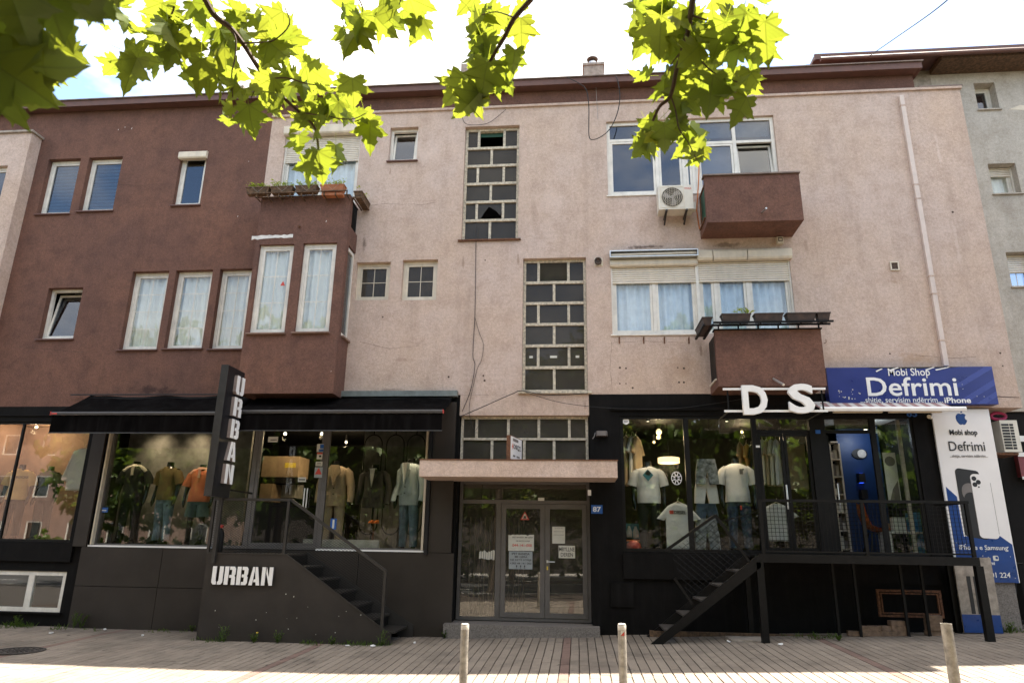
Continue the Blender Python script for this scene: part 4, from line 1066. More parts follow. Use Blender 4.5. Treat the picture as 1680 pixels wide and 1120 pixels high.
sh = MB(); sh.box(x0, x0 + .03, 1.2, 1.5, DF, 3.7); sh.box(x1 - .03, x1, 1.2, 1.5, DF, 3.7)
for k in range(7): sh.box(x0 + .03, x1 - .03, 1.2, 1.5, DF + .1 + k * .34, DF + .125 + k * .34)
t = thing('shelf_unit', ((x0 + x1) / 2, 1.35, DF), 'narrow pale shelf unit just inside the open phone shop door', 'shelf')
sh.build('shelves', 'cream_plastic', t)
for k in range(6):
    for q in range(2):
        a = x0 + .04 + q * (x1 - x0 - .1) / 2; hh = rnd(.1, .24); B('boxed_phone', ('paper', 'print_grey', 'shop_white')[(k + q) % 3], t, a, a + (x1 - x0) * .3, 1.25, 1.4, DF + .126 + k * .34, DF + .126 + k * .34 + hh)
cl, cz_ = P(1411, 744, 1.58)
t = thing('wall_lamp', (cl, 1.5, cz_), 'round black and white lamp on the blue wall', 'lamp')
MB().disc_y(cl + .03, cz_, .085, 1.565, 1.57).build('disc', 'shop_white', t, False); MB().disc_y(cl - .01, cz_, .10, 1.572, 1.5985, rx=.15).build('back_disc', 'print_black', t)
for k, (px, py) in enumerate(((1412, 784), (1416, 811))):
    x, z = P(px, py, 1.55)
    t = thing('wall_light', (x, 1.52, z), ('upper' if k == 0 else 'lower') + ' black box light on the blue wall', 'lamp')
    B('case', 'print_black', t, x - .06, x + .06, 1.46, 1.598, z - .09, z + .09)
    if k == 0:
        B('bulb', 'lamp_blue', t, x - .035, x + .035, 1.50, 1.57, z + .091, z + .096); B('bulb', 'lamp_blue', t, x - .035, x + .035, 1.50, 1.57, z - .096, z - .091)
# orange chair and desk in the phone shop
cx0, cz0_ = P(1437, 868, .7)
t = thing('shell_chair', (cx0, .75, DF), 'orange plastic shell chair inside the phone shop', 'chair')
mb = MB()
prof = [(-.22, .92, .17), (-.20, .70, .20), (-.14, .50, .22), (-.02, .44, .23), (.16, .43, .23), (.24, .46, .21)]
vs = []; fs = []
for i, (a, z, w) in enumerate(prof):
    for j in range(7):
        u = j / 3 - 1; vs.append((cx0 + a + .0, .75 + u * w, DF + z + .06 * u * u))
    if i:
        for j in range(6): fs.append(((i - 1) * 7 + j, (i - 1) * 7 + j + 1, i * 7 + j + 1, i * 7 + j))
mb.add(vs, fs); mb.add([(x + .012, y, z - .012) for x, y, z in vs], [f[::-1] for f in fs]); mb.build('shell', 'orange_plastic', t, True)
for sx in (-1, 1):
    for sy in (-1, 1): MB().tube([(cx0 + sx * .08, .75 + sy * .08, DF + .42), (cx0 + sx * .2, .75 + sy * .2, DF + .0)], .014, 6).build('leg', 'black_metal', t)
x, z = P(1475, 873, .6)
t = thing('desk', (x, .6, DF), 'small blue and white counter stacked with boxes behind the phone shop window', 'desk')
B('top', 'shop_white', t, x - .30, x + .32, .35, .85, z - .02, z + .01); B('side_panel', 'blue_cabinet', t, x + .25, x + .31, .36, .84, DF + .002, z + .35); B('leg', 'shop_white', t, x - .28, x - .23, .36, .84, DF + .002, z - .022)
for k, (px, py, w, h, m) in enumerate(((1470, 850, .22, .2, 'paper'), (1481, 858, .14, .11, 'print_red'), (1462, 862, .12, .1, 'cardboard'))):
    x, z = P(px, py, .55); zt = P(1475, 873, .6)[1] + .012
    tag(B('carton', m, None, x - w / 2, x + w / 2, .45 + .12 * k, .55 + .12 * k, zt, zt + h + .05), ('white carton at the back of the phone shop counter', 'red carton on the phone shop counter', 'brown carton on the phone shop counter')[k], 'box')
# whitish display frames in the phone shop window
for k, (pa, pb) in enumerate((((1473, 690), (1500, 905)), ((1506, 690), (1528, 905)))):
    x0, z0 = P(*pa, .2); x1, z1 = P(*pb, .2); xx = (x0 + x1) / 2
    B('window_post', 'concrete_slab', dw, xx - .03, xx + .03, .17, .22, DZ0 + .05, DZ1 - .05)
xs_, zs_ = P(1500, 800, .4)
t = thing('panel_screen', (xs_, .4, DF), 'printed grey poster with a fruit logo hung behind the phone shop glass', 'poster')
x0, x1, z0, z1 = rect(1453, 1474, 742, 825, .35); B('board', 'paper', t, x0, x1, .35, .36, z0, z1)
MB().disc_y((x0 + x1) / 2, z1 - .16, .09, .344, .349, 16).build('print', 'print_grey', t)
MB().prism([(x0 + .02, z0 + .02), (x1 - .02, z0 + .02), (x1 - .02, z0 + .4), (x0 + .1, z0 + .25)], .345, .349).build('print', 'print_grey', t)
flat('screen_print', 'print_grey', dw, 1368, 1436, 687, 704, .14, .004)
for px0, px1, py, m in ((1366, 1437, 690, 'shop_concrete'),): pass
x0, x1, z0, z1 = rect(1338, 1346, 705, 711, -.012)
tag(MB().box(x0, x1, -.012, -.008, z0, z1).build('sticker', 'plate_blue'), 'small blue alarm sticker on the black pier left of the phone shop', 'sticker')

# ---- entrance
Ye = .32
B('step', 'terrazzo', bd, EX0 - .10, EX1 + .12, -.30, .60, -.1, .345)
x0, x1 = EX0 + .01, EX1 - .01
TZt = P(860, 789, Ye)[1]; T1 = P(860, 823, Ye)[1]; Dz0 = .36
f = MB(); f.frame(x0, x1, Dz0, TZt, .055, Ye, Ye + .08)
xa = P(817, 920, Ye)[0]
f.box(x0 + .055, x1 - .055, Ye + .001, Ye + .079, T1 - .035, T1 + .035); f.box(xa - .05, xa + .05, Ye + .002, Ye + .078, Dz0 + .055, T1 - .035)
ef = f.build('door_frame', 'grey_frame', bd); ef['label'] = 'grey metal frame of the entrance'
B('pane', 'door_glass', ef, x0 + .055, x1 - .055, Ye + .03, Ye + .038, T1 + .035, TZt - .055)
B('pane', 'door_glass', ef, x0 + .055, xa - .05, Ye + .03, Ye + .038, Dz0 + .055, T1 - .035)
xb = P(894, 920, Ye)[0]
leaves = []
for a, b, lab in ((xa + .055, xb - .004, 'left entrance door leaf'), (xb + .004, x1 - .06, 'right entrance door leaf with the handle')):
    d = MB().frame(a, b, Dz0 + .06, T1 - .04, .085, Ye - .015, Ye + .045).build('door', 'grey_frame', bd); d['label'] = lab
    B('pane', 'door_glass', d, a + .085, b - .085, Ye + .01, Ye + .018, Dz0 + .145, T1 - .125); leaves.append((d, a, b))
d, a, b = leaves[1]
hz = P(897, 921, Ye)[1]
mb = MB(); mb.box(a + .025, a + .06, Ye - .026, Ye - .016, hz - .02, hz + .03); mb.tube([(a + .042, Ye - .02, hz), (a + .042, Ye - .065, hz), (a + .18, Ye - .065, hz)], .010, 8); mb.build('handle', 'aluminium', d)
B('lock', 'tape_yellow', d, a + .03, a + .055, Ye - .024, Ye - .016, hz - .14, hz - .08)
# transom window above the canopy
CZ0, CZ1 = 2.88, 3.10
r = (EX0 + .02, EX1 - .02, CZ1 - .12, EZ1 - .005)
mb = MB(); Yt = .10; f_ = .05; mb.frame(r[0], r[1], r[2], r[3], f_, Yt, Yt + .09)
zm = P(860, 720, Yt)[1]; mb.box(r[0] + f_, r[1] - f_, Yt - .01, Yt + .085, zm - .022, zm + .022)
pn = []
for cuts, z0, z1 in (([P(q, 700, Yt)[0] for q in (782, 834, 884, 934)], zm + .022, r[3] - f_), ([P(q, 735, Yt)[0] for q in (807, 860, 909)], r[2] + f_, zm - .022)):
    xs = [r[0] + f_] + cuts + [r[1] - f_]
    for c in cuts: mb.box(c - .025, c + .025, Yt + .002, Yt + .08, z0, z1)
    for q, (a, b) in enumerate(zip(xs[:-1], xs[1:])): pn.append((a + (.025 if q else 0), b - (.025 if q < len(xs) - 2 else 0), z0, z1))
tw = mb.build('window', 'flaking_paint', bd); tw['label'] = 'transom of small panes above the entrance canopy'
for a, b, c, d_ in pn: B('pane', 'wired_glass', tw, a, b, Yt + .03, Yt + .036, c, d_)
# canopy slab
cx0_, cx1_ = P(688, 770, -.95)[0], P(1013, 770, -.95)[0]
cn_ = MB().box(cx0_, cx1_, -.95, -.004, P(850, 782, -.95)[1], P(850, 755, -.95)[1]).build('canopy', 'pink_plaster', bd); cn_['label'] = 'pink concrete slab over the entrance'
zc1 = P(850, 755, -.95)[1]; zc0 = P(850, 782, -.95)[1]
B('drip_edge', 'rust', cn_, cx0_ - .012, cx1_ + .012, -.965, -.004, zc1 + .002, zc1 + .02)
# tile strip above the door
mb = MB(); xs0, xs1 = EX0 + .01, EX1 - .02; n = 11; zt = P(860, 786, .2)[1]
for k in range(n):
    a = xs0 + (xs1 - xs0) * k / n; tb = MB().box(a + .006, a + (xs1 - xs0) / n - .03, .21, .24, zt - .03, zt + .03).build('tile', 'paper', bd)
    mb.box(a + (xs1 - xs0) / n - .028, a + (xs1 - xs0) / n + .004, .21, .238, zt - .03, zt + .03)
mb.build('tile_joint', 'plate_blue', bd)

# notices on the entrance door: single sheets
def notice(l, r, t, b, label, lines, m='paper', torn=False, Y=Ye + .004):
    x0, x1, z0, z1 = rect(l, r, t, b, Y)
    if torn:
        pts = [(x0, z0), (x1, z0), (x1, z1)] + [(x1 - (x1 - x0) * k / 12, z1 - rnd(0, .025) * (k % 2) - .004) for k in range(1, 12)] + [(x0, z1 - .01)]
        o = MB().prism(pts, Y - .003, Y).build('notice', m)
    else: o = MB().box(x0, x1, Y - .003, Y, z0, z1).build('notice', m)
    tag(o, label, 'notice')
    for s, u0, u1, v0, v1, c in lines: lettering('lettering', s, c, o, x0 + (x1 - x0) * u0, x0 + (x1 - x0) * u1, z0 + (z1 - z0) * v0, z0 + (z1 - z0) * v1, Y - .0035, .001, .012)
    return o
notice(834, 876, 876, 903, 'torn paper flat-to-let notice with a red phone number on the left door leaf', [('IPET BANESA  ME QERA', .16, .97, .76, .86, 'print_black'), ('NE KETE HYRJE', .3, .84, .54, .63, 'print_black'), ('044-141-000', .16, .92, .25, .42, 'print_red')], torn=True)
notice(835, 873.5, 904, 933, 'grey flat-to-let notice with three arrows below the torn notice', [('IPET BANESA', .12, .88, .80, .93, 'print_black'), ('ME QERA', .25, .78, .62, .75, 'print_black'), ('NE KETE HYRJE', .06, .96, .44, .57, 'print_black'), ('+383 44 141 000', .04, .96, .27, .38, 'print_black')] + [('!', .3 + k * .17, .36 + k * .17, .05, .22, 'print_black') for k in range(3)], 'grey_paper')
notice(916.5, 943.5, 894.5, 915, 'white paper reading MBYLLNE DEREN on the right door leaf', [('MBYLLNE', .03, .97, .55, .86, 'print_black'), ('DEREN', .13, .87, .12, .43, 'print_black')])
notice(906, 927, 863.5, 891, 'plain typed sheet upper left on the right door leaf', [('_ _ _ _', .2, .8, .9, .92, 'print_grey'), ('______', .1, .9, .7, .72, 'print_grey'), ('______', .1, .9, .5, .52, 'print_grey')])
notice(883, 893, 816, 821, 'tiny white label on the frame above the doors', [], Y=Ye - .006)
x, z = P(861, 846, Ye)
o = MB().prism([(x - .085, z - .07), (x + .085, z - .07), (x, z + .085)], Ye + .001, Ye + .004).build('sticker', 'print_red'); tag(o, 'red warning triangle sticker at the top of the left door leaf', 'sticker')
MB().prism([(x - .055, z - .05), (x + .055, z - .05), (x, z + .05)], Ye - .001, Ye + .0008).build('print', 'paper', o); MB().prism([(x - .03, z - .045), (x + .03, z - .045), (x + .012, z + .01), (x - .008, z + .005)], Ye - .003, Ye - .0012).build('print', 'print_black', o)
x0, x1, z0, z1 = rect(786, 812, 901, 918, Ye + .03)
mb = MB()
for k in range(7):
    a = x0 + (x1 - x0) * k / 7; mb.prism([(a, z0 + rnd(0, .04)), (a + .035, z0 + rnd(0, .04)), (a + .04, z1 - rnd(0, .06)), (a + .005, z1 - rnd(0, .05))], Ye + .024, Ye + .028)
tag(mb.build('torn_paper', 'paper'), 'ragged remains of a white paper on the left side glass of the entrance', 'paper')
# number plate
x0, x1, z0, z1 = rect(970, 988.5, 828, 842, -.01)
t = thing('house_number', ((x0 + x1) / 2, -.01, z0), 'blue enamel house number plate 87 beside the entrance', 'house number')
B('plate', 'plate_blue', t, x0, x1, -.014, -.003, z0, z1); lettering('lettering', '87', 'letter_white', t, x0 + .03, x1 - .03, z0 + .03, z1 - .03, -.0145, .002, .02)
x, z = P(987, 712)
t = thing('wall_lamp', (x, -.1, z), 'grey bulkhead lamp on the black wall right of the canopy', 'lamp')
MB().loft([[(x + a * rx, -.003 - d, z + b * .045) for a, b in ((-1, -1), (1, -1), (1, 1), (-1, 1))] for d, rx in ((0, .11), (.10, .10), (.13, .08))]).build('housing', 'print_grey', t, False, True)
MB().tube([(x - .12, -.02, z + .02), (x - .14, -.03, z - .05), (x - .17, -.02, z - .09)], .008, 6).build('cable', 'cable_grey', t)
x, z = P(967, 808, .0)
tag(MB().box(x - .03, x + .03, -.04, -.003, z - .05, z + .05).build('sensor', 'letter_white'), 'small white sensor box at the top right of the entrance', 'sensor')
# flap of the black wall, right of the entrance
x0, x1, z0, z1 = rect(1002, 1040, 955, 995)
t = MB().box(x0, x1, -.03, -.003, z0, z1).build('wall_flap', 'black_paint', bd)
# light box on the canopy, edge-on blade
xs_ = P(845, 730, -.55)[0]
zb_ = zc1 + .021; t = thing('light_box', (xs_, -.6, zb_), 'small rusty white advertising light box standing on the pink canopy', 'sign')
zt_ = zb_ + (P(845, 708, -.8)[1] - P(845, 748, -.8)[1])
B('case', 'rust', t, xs_ - .05, xs_ + .02, -.90, -.28, zb_, zt_); B('face', 'banner_white', t, xs_ + .021, xs_ + .03, -.885, -.295, zb_ + .015, zt_ - .015)
lettering('lettering', 'DSQ2', 'print_black', t, -.75, -.36, zb_ + (zt_ - zb_) * .45, zb_ + (zt_ - zb_) * .68, 0, .002, .02, side=xs_ + .031)
MB().prismx([(-.83, zb_ + (zt_ - zb_) * .56), (-.80, zb_ + (zt_ - zb_) * .44), (-.77, zb_ + (zt_ - zb_) * .56), (-.80, zb_ + (zt_ - zb_) * .70)], xs_ + .031, xs_ + .033).build('emblem', 'print_red', t)
for k in range(2): B('print', 'print_grey', t, xs_ + .031, xs_ + .033, -.78 + .2 * k, -.66 + .25 * k, zb_ + .07, zb_ + .10)
B('patch', 'print_grey', t, xs_ + .031, xs_ + .033, -.80, -.5, zt_ - .09, zt_ - .04)
t.rotation_euler = (0, 0, R_(-14))

# ================================================================== AWNINGS
def awning(xw0, xw1, yb, zw, zb, drop, label, pxl=None):
    """fabric from the wall cassette (zw) down to the front bar (yb, zb), valance hanging below"""
    t = thing('awning', ((xw0 + xw1) / 2, 0, zw), label, 'awning', 'black shop awnings')
    nx, ny = 24, 6; vs = []; fs = []
    for j in range(ny + 1):
        v = j / ny
        for i in range(nx + 1):
            u = i / nx; x = xw0 + (xw1 - xw0) * u
            sag = -.035 * math.sin(math.pi * v) * (.6 + .4 * math.sin(u * 9)) - .006 * math.sin(u * 47) * v + (.03 * (u < .03) + .02 * math.sin(u * 17)) * (1 - v)
            vs.append((x, -.02 + (yb + .02) * v, zw + (zb - zw) * v + sag))
            if i and j: a = j * (nx + 1) + i; fs.append((a - nx - 2, a - nx - 1, a, a - 1))
    mb = MB(); mb.add(vs, fs); mb.add([(x, y, z - .004) for x, y, z in vs], [f[::-1] for f in fs]); mb.build('fabric', 'awning_cloth', t, True)
    MB().prismx([(yb + .03, zb - .035), (yb - .035, zb - .03), (yb - .045, zb + .005), (yb - .02, zb + .032), (yb + .03, zb + .03)], xw0, xw1).build('front_bar', 'awning_bar', t)
    for x in (xw0 - .012, xw1 + .001): B('end_cap', 'red_plastic', t, x, x + .011, yb - .045, yb + .03, zb - .035, zb + .03)
    B('maker_tag', 'red_plastic', t, xw0 + .02, xw0 + .13, yb - .0475, yb - .0455, zb - .02, zb + .006)
    vs = []; fs = []
    for i in range(61):
        x = xw0 + .01 + (xw1 - xw0 - .02) * i / 60; y = yb - .01 + .008 * math.sin(i * .9) ; vs += [(x, yb - .005, zb - .036), (x, y, zb - .036 - drop)]
        if i: fs.append((2 * i - 2, 2 * i - 1, 2 * i + 1, 2 * i))
    MB().add(vs, fs).add([(x, y + .004, z) for x, y, z in vs], [f[::-1] for f in fs]).build('valance', 'awning_cloth', t, True)
    B('hem_bar', 'awning_bar', t, xw0 + .005, xw1 - .005, yb - .018, yb + .008, zb - .036 - drop - .018, zb - .036 - drop)
    for x in (xw0 + .18, xw1 - .18):
        a = MB(); d = .35 if x < (xw0 + xw1) / 2 else -.35
        a.bar((x, -.03, zw - .16), (x + d, yb * .5, (zw + zb) / 2 - .12), .045); a.bar((x + d, yb * .5, (zw + zb) / 2 - .12), (x, yb + .03, zb - .01), .04); a.build('arm', 'black_metal', t)
    B('cassette', 'black_metal', t, xw0 + .02, xw1 - .02, -.11, -.02, zw - .10, zw - .03)
    return t
A0 = P(147, 652)[0]; A1 = P(386, 655, -.3)[0] + .25
Yb = -.95
zw = P(260, 650, -.03)[1]; zb1 = P(228, 678, Yb)[1]; dr1 = P(228, 680, Yb)[1] - P(228, 708, Yb)[1]
awning(P(85, 683, Yb)[0], P(374, 676, Yb)[0], Yb, zw, zb1, dr1, 'left black awning over the three casual shop dummies')
zb2 = P(560, 675, Yb)[1]
awning(P(384, 676, Yb)[0], P(727, 673, Yb)[0], Yb, P(640, 651, -.03)[1], zb2, P(560, 677, Yb)[1] - P(560, 704, Yb)[1], 'right black awning over the boutique door and the suits')
B('flashing', 'zinc', bd, P(550, 646)[0], P(752, 645)[0], -.14, -.003, P(650, 652)[1] + .0, P(650, 643)[1])['label'] = 'greenish flashing strip above the right awning'
MB().bar((P(122, 649)[0], -.10, P(122, 649)[1]), (P(385, 650, 0)[0], -.10, P(385, 650)[1] + .02), .03, .02).build('flashing', 'cable_black', bd)
# small striped awning of the phone shop
xa, xb = P(1338, 665, -.35)[0], P(1556, 664, -.35)[0]
t = thing('awning', ((xa + xb) / 2, 0, 4.2), 'short grey and maroon striped awning under the blue phone shop sign', 'awning')
ya, yb = -.17, -.62; za = P(1450, 660, ya)[1]; zb = P(1450, 670, yb)[1]
vs = []; fs = []
for i in range(25):
    x = xa + (xb - xa) * i / 24; vs += [(x, ya, za), (x, (ya + yb) / 2, (za + zb) / 2 - .012), (x, yb, zb)]
    if i: a = 3 * i; fs += [(a - 3, a - 2, a + 1, a), (a - 2, a - 1, a + 2, a + 1)]
MB().add(vs, fs).add([(x, y, z - .004) for x, y, z in vs], [f[::-1] for f in fs]).build('fabric', 'striped_cloth', t, True)
MB().prismx([(yb + .02, zb - .045), (yb - .03, zb - .045), (yb - .045, zb), (yb - .02, zb + .03), (yb + .02, zb + .02)], xa - .02, xb + .13).build('front_bar', 'letter_white', t)
B('wall_bar', 'letter_white', t, xa - .02, xb + .10, ya + .01, ya + .06, za - .04, za + .02)
for pa, pb in ((1367, 1447), (1458, 1544)):
    x0, x1 = P(pa, 675, -.5)[0], P(pb, 675, -.5)[0]; z = P(1455, 675, -.5)[1]; B('light_tube', 'cream_plastic', t, x0, x1, -.53, -.47, z - .02, z + .02)
for x in (xa + .3, xb - .3): MB().bar((x, ya + .02, za - .12), (x, yb + .03, zb - .02), .03).build('arm', 'letter_white', t)

# ================================================================== SIGNS
GL = {   # stencil block letters in a unit square, each a few solid pieces
 'U': [[(0, 1), (.36, 1), (.36, .20), (.43, .15), (.43, 0), (.14, 0), (0, .12)], [(.64, 1), (1, 1), (1, .12), (.86, 0), (.53, 0), (.53, .15), (.64, .20)]],
 'R': [[(0, 0), (.36, 0), (.36, 1), (0, 1)], [(.45, 1), (.86, 1), (1, .88), (1, .58), (.90, .49), (1, .42), (1, 0), (.66, 0), (.66, .38), (.45, .38), (.45, .54), (.66, .54), (.66, .82), (.45, .82)]],
 'B': [[(0, 0), (.36, 0), (.36, 1), (0, 1)], [(.45, 1), (.86, 1), (1, .88), (1, .60), (.92, .51), (1, .42), (1, .12), (.86, 0), (.45, 0), (.45, .17), (.66, .17), (.66, .42), (.45, .42), (.45, .58), (.66, .58), (.66, .82), (.45, .82)]],
 'A': [[(0, 0), (.32, 0), (.47, .78), (.47, 1), (.28, 1)], [(.53, 1), (.72, 1), (1, 0), (.68, 0), (.64, .17), (.42, .17), (.45, .33), (.60, .33), (.53, .70)]],
 'N': [[(0, 0), (.32, 0), (.32, 1), (0, 1)], [(.40, 1), (.66, .42), (.66, 1), (1, 1), (1, 0), (.72, 0), (.40, .66)]]}
# vertical blade sign
d0 = 1.0; X = P(402, 612, -d0)[0]
ztop = P(402, 612, -d0)[1]; zbot = P(384, 817, -d0)[1]
yf_, yb_ = -1.62, -1.0
t = thing('blade_sign', (X - .06, yf_, zbot), 'tall black projecting sign with five raised white letters beside the boutique door', 'sign')
MB().box(X - .13, X, yf_, yb_, zbot, ztop).build('case', 'sign_black', t)
B('edge_trim', 'charcoal_rail', t, X - .135, X + .004, yf_ - .008, yf_ - .001, zbot - .003, ztop + .004)
lh = .335
for k, ch in enumerate('URBAN'):
    zc = ztop - .30 - k * (ztop - zbot - .52) / 4.45
    face, side = MB(), MB()
    for pc in GL[ch]:
        q = [(-1.37 + u * .29, zc - .165 + v * lh) for u, v in pc]
        ar = sum(q[i][0] * q[(i + 1) % len(q)][1] - q[(i + 1) % len(q)][0] * q[i][1] for i in range(len(q)))
        q = q if ar > 0 else q[::-1]
        side.prismx(q, X + .002, X + .060); face.prismx(q, X + .060, X + .066)
    side.build('letter_body', 'letter_side_shade', t); face.build('letter', 'letter_white', t)
B('post', 'charcoal_rail', t, X - .10, X - .04, -1.16, -1.105, 1.30, zbot - .001); MB().bar((X - .06, -1.0, zbot + .15), (X - .06, -.02, zbot + .15), .03).build('bracket', 'black_metal', t)
# two white letters on rails over the right-hand shop
Yl = -.98
(xa, z1_), (xb, z2_) = P(1186, 639.5, Yl + .06), P(1354, 636, Yl + .06)
z3_ = P(1290, 674, Yl + .06)[1]
t = thing('letter_sign', ((xa + xb) / 2, Yl, z3_), 'big white letters D and S on two white rails in front of the right shop', 'sign')
zt_ = (z1_ + z2_) / 2
B('rail', 'letter_white', t, xa, xb, Yl + .05, Yl + .08, zt_ - .018, zt_ + .018); B('rail', 'letter_white', t, xa, xb, Yl + .05, Yl + .08, z3_ - .018, z3_ + .018)
for x in (xa + .08, xb - .06): MB().box(x - .012, x + .012, Yl + .082, Yl + .10, z3_, zt_).box(x - .012, x + .012, Yl + .10, -.02, z3_ - .01, z3_ + .01).build('bracket', 'black_metal', t)
for s, l, r_, tp, bt in (('D', 1218, 1259, 632, 680), ('S', 1293, 1336, 629.5, 678)):
    x0, x1, z0, z1 = rect(l, r_, tp, bt, Yl)
    lettering('letter', s, 'letter_white', t, x0, x1, z0, z1, Yl + .045, .07, .035)
# blue sign of the phone shop
Yb = -.20
x0, x1, z0, z1 = rect(1358.5, 1633, 602, 663, Yb)
bs = thing('shop_sign', ((x0 + x1) / 2, Yb, z0), 'long blue phone shop signboard with white lettering', 'sign')
B('board', 'sign_blue', bs, x0, x1, Yb, -.004, z0, z1)
W_, H_ = x1 - x0, z1 - z0
def onb(pts, m, name='print', dy=.003): MB().prism([(x0 + u * W_, z0 + v * H_) for u, v in pts], Yb - dy, Yb - .0005).build(name, m, bs)
for pts in ([(.74, .45), (.96, 1), (.999, 1), (.999, .94), (.80, .45)], [(.77, .08), (.999, .66), (.999, .50), (.83, .08)], [(.87, .01), (.999, .34), (.999, .20), (.925, .01)]): onb(pts, 'sign_blue_light')
def tx(s, u0, u1, v0, v1, m='letter_white', bold=.0): lettering('lettering', s, m, bs, x0 + W_ * u0, x0 + W_ * u1, z0 + H_ * v0, z0 + H_ * v1, Yb - .0035, .003, bold)
tx('Defrimi', .235, .775, .22, .73, bold=.012); tx('Mobi Shop', .375, .625, .70, .97, bold=.008); tx('...shitje, servisim ndërrim...', .185, .675, .0, .19, bold=.004); tx('iPhone', .685, .84, .03, .18, bold=.02)
onb([(.25, 1.0), (.30, .965), (.36, .985), (.42, .93), (.50, .97), (.56, .955), (.64, .975), (.72, .96), (.80, 1.0)], 'print_black', 'torn_edge', .005)
for u, v, du in ((.30, .90, .045), (.385, .93, .06), (.60, .93, .06), (.66, .93, .09)): onb([(u, v), (u + .006, v - .03), (u + du, v + .055), (u + du - .01, v + .065)], 'letter_white', 'torn_strip', .008)
mb = MB()
for k in range(16):
    u, v, s = rnd(.04, .22), rnd(.15, .4), rnd(.006, .014); mb.disc_y(x0 + u * W_, z0 + v * H_, s, Yb - .003, Yb - .0005, 7)
for k in range(8): mb.disc_y(x0 + rnd(.3, .95) * W_, z0 + rnd(.1, .7) * H_, rnd(.005, .009), Yb - .0045, Yb - .0005, 6)
tag(mb.build('chipped_spot', 'paper', bs), kind='stuff')
x, z = P(1496, 678, -.01); lettering('house_number', '85', 'plate_blue', bd, x - .09, x + .09, z - .06, z + .07, -.005, .004, .02)
# tall white banner
Yn = -.07
x0, x1, _, _ = rect(1553, 1645, 672, 955, Yn); z1 = P(1580, 671, Yn)[1]; z0 = P(1640, 955, Yn)[1]
x0 = (P(1531, 672, Yn)[0] + P(1562, 908, Yn)[0]) / 2; x1 = (P(1626, 672, Yn)[0] + P(1669, 955, Yn)[0]) / 2
bn = thing('banner', ((x0 + x1) / 2, Yn, z0), 'tall white and blue phone shop banner at the corner of the building', 'banner')
B('board', 'banner_white', bn, x0, x1, Yn, -.031, z0, z1)
W_, H_ = x1 - x0, z1 - z0
def pb(pts, m, name='print', dy=.003): MB().prism([(x0 + u * W_, z0 + v * H_) for u, v in pts], Yn - dy, Yn - .0005).build(name, m, bn)
def tb(s, u0, u1, v0, v1, m, bold=.0): lettering('lettering', s, m, bn, x0 + W_ * u0, x0 + W_ * u1, z0 + H_ * v0, z0 + H_ * v1, Yn - .0065, .003, bold)
def vy(py): return 1 - (py - 672) / 283.0
def rrect(u0, u1, y0, y1, r=.05, sk=0.0):
    v0, v1 = vy(y1), vy(y0); out = []; rv = r * W_ / H_
    for cx, cy, a0 in ((u1 - r, v1 - rv, 0), (u0 + r, v1 - rv, 90), (u0 + r, v0 + rv, 180), (u1 - r, v0 + rv, 270)):
        for k in range(5): a = R_(a0 + k * 22.5); out.append((cx + r * math.cos(a), cy + rv * math.sin(a) + sk * (cx - u0)))
    return out
pb([(.02, 0), (.985, 0), (.985, vy(896)), (.80, vy(882)), (.21, vy(884)), (.20, vy(820)), (.04, vy(804))], 'banner_blue', 'blue_field')
pb(rrect(.235, .64, 772, 884, .07, -.05), 'print_black', 'printed_phone', .0045)
pb(rrect(.30, .56, 797, 826, .125, -.02), 'print_grey', 'phone_screen', .0060)
pb(rrect(.32, .56, 812, 840, .115, -.02), 'print_black', 'phone_screen', .0066)
pb(rrect(.475, .80, 782, 886, .07, -.02), 'banner_white', 'printed_phone', .0080)
pb([(.470, vy(880)), (.478, vy(880)), (.478, vy(790)), (.470, vy(790))], 'print_grey', 'phone_edge', .0084)
pb([(.797, vy(880)), (.803, vy(880)), (.803, vy(797)), (.797, vy(797))], 'print_grey', 'phone_edge', .0084)
for u, y in ((.535, 790), (.535, 800), (.60, 796)): MB().disc_y(x0 + u * W_, z0 + vy(y) * H_, .040, Yn - .0105, Yn - .0082, 14).build('phone_lens', 'print_black', bn)
MB().disc_y(x0 + .595 * W_, z0 + vy(804) * H_, .014, Yn - .0105, Yn - .0082, 10).build('phone_lens', 'print_black', bn)
tb('Mobi shop', .25, .73, vy(719.5), vy(707.5), 'print_black', .022); tb('Defrimi', .20, .82, vy(744), vy(727.5), 'print_black', .004); tb('...shitje, servisim ndërrim...', .19, .84, vy(756), vy(750), 'print_grey', .006)
tb('iPhone e Samsung', .10, .90, vy(907), vy(897.5), 'letter_white', .004); tb('mobidefrimi', .30, .64, vy(928), vy(922.5), 'letter_white', .01); tb('049 201 224', .28, .86, vy(947.5), vy(939.5), 'letter_white', .006)
pb(rrect(.63, .72, 913.5, 921.5, .02), 'paper', 'printed_icon', .0045); pb(rrect(.67, .71, 915, 919, .01), 'banner_blue', 'printed_icon', .006)
mb = MB()
for k in range(22): u, v = rnd(.05, .95), rnd(.02, .22); mb.disc_y(x0 + u * W_, z0 + v * H_, rnd(.005, .011), Yn - .0048, Yn - .0005, 6)
tag(mb.build('chipped_spot', 'paper', bn), kind='stuff')
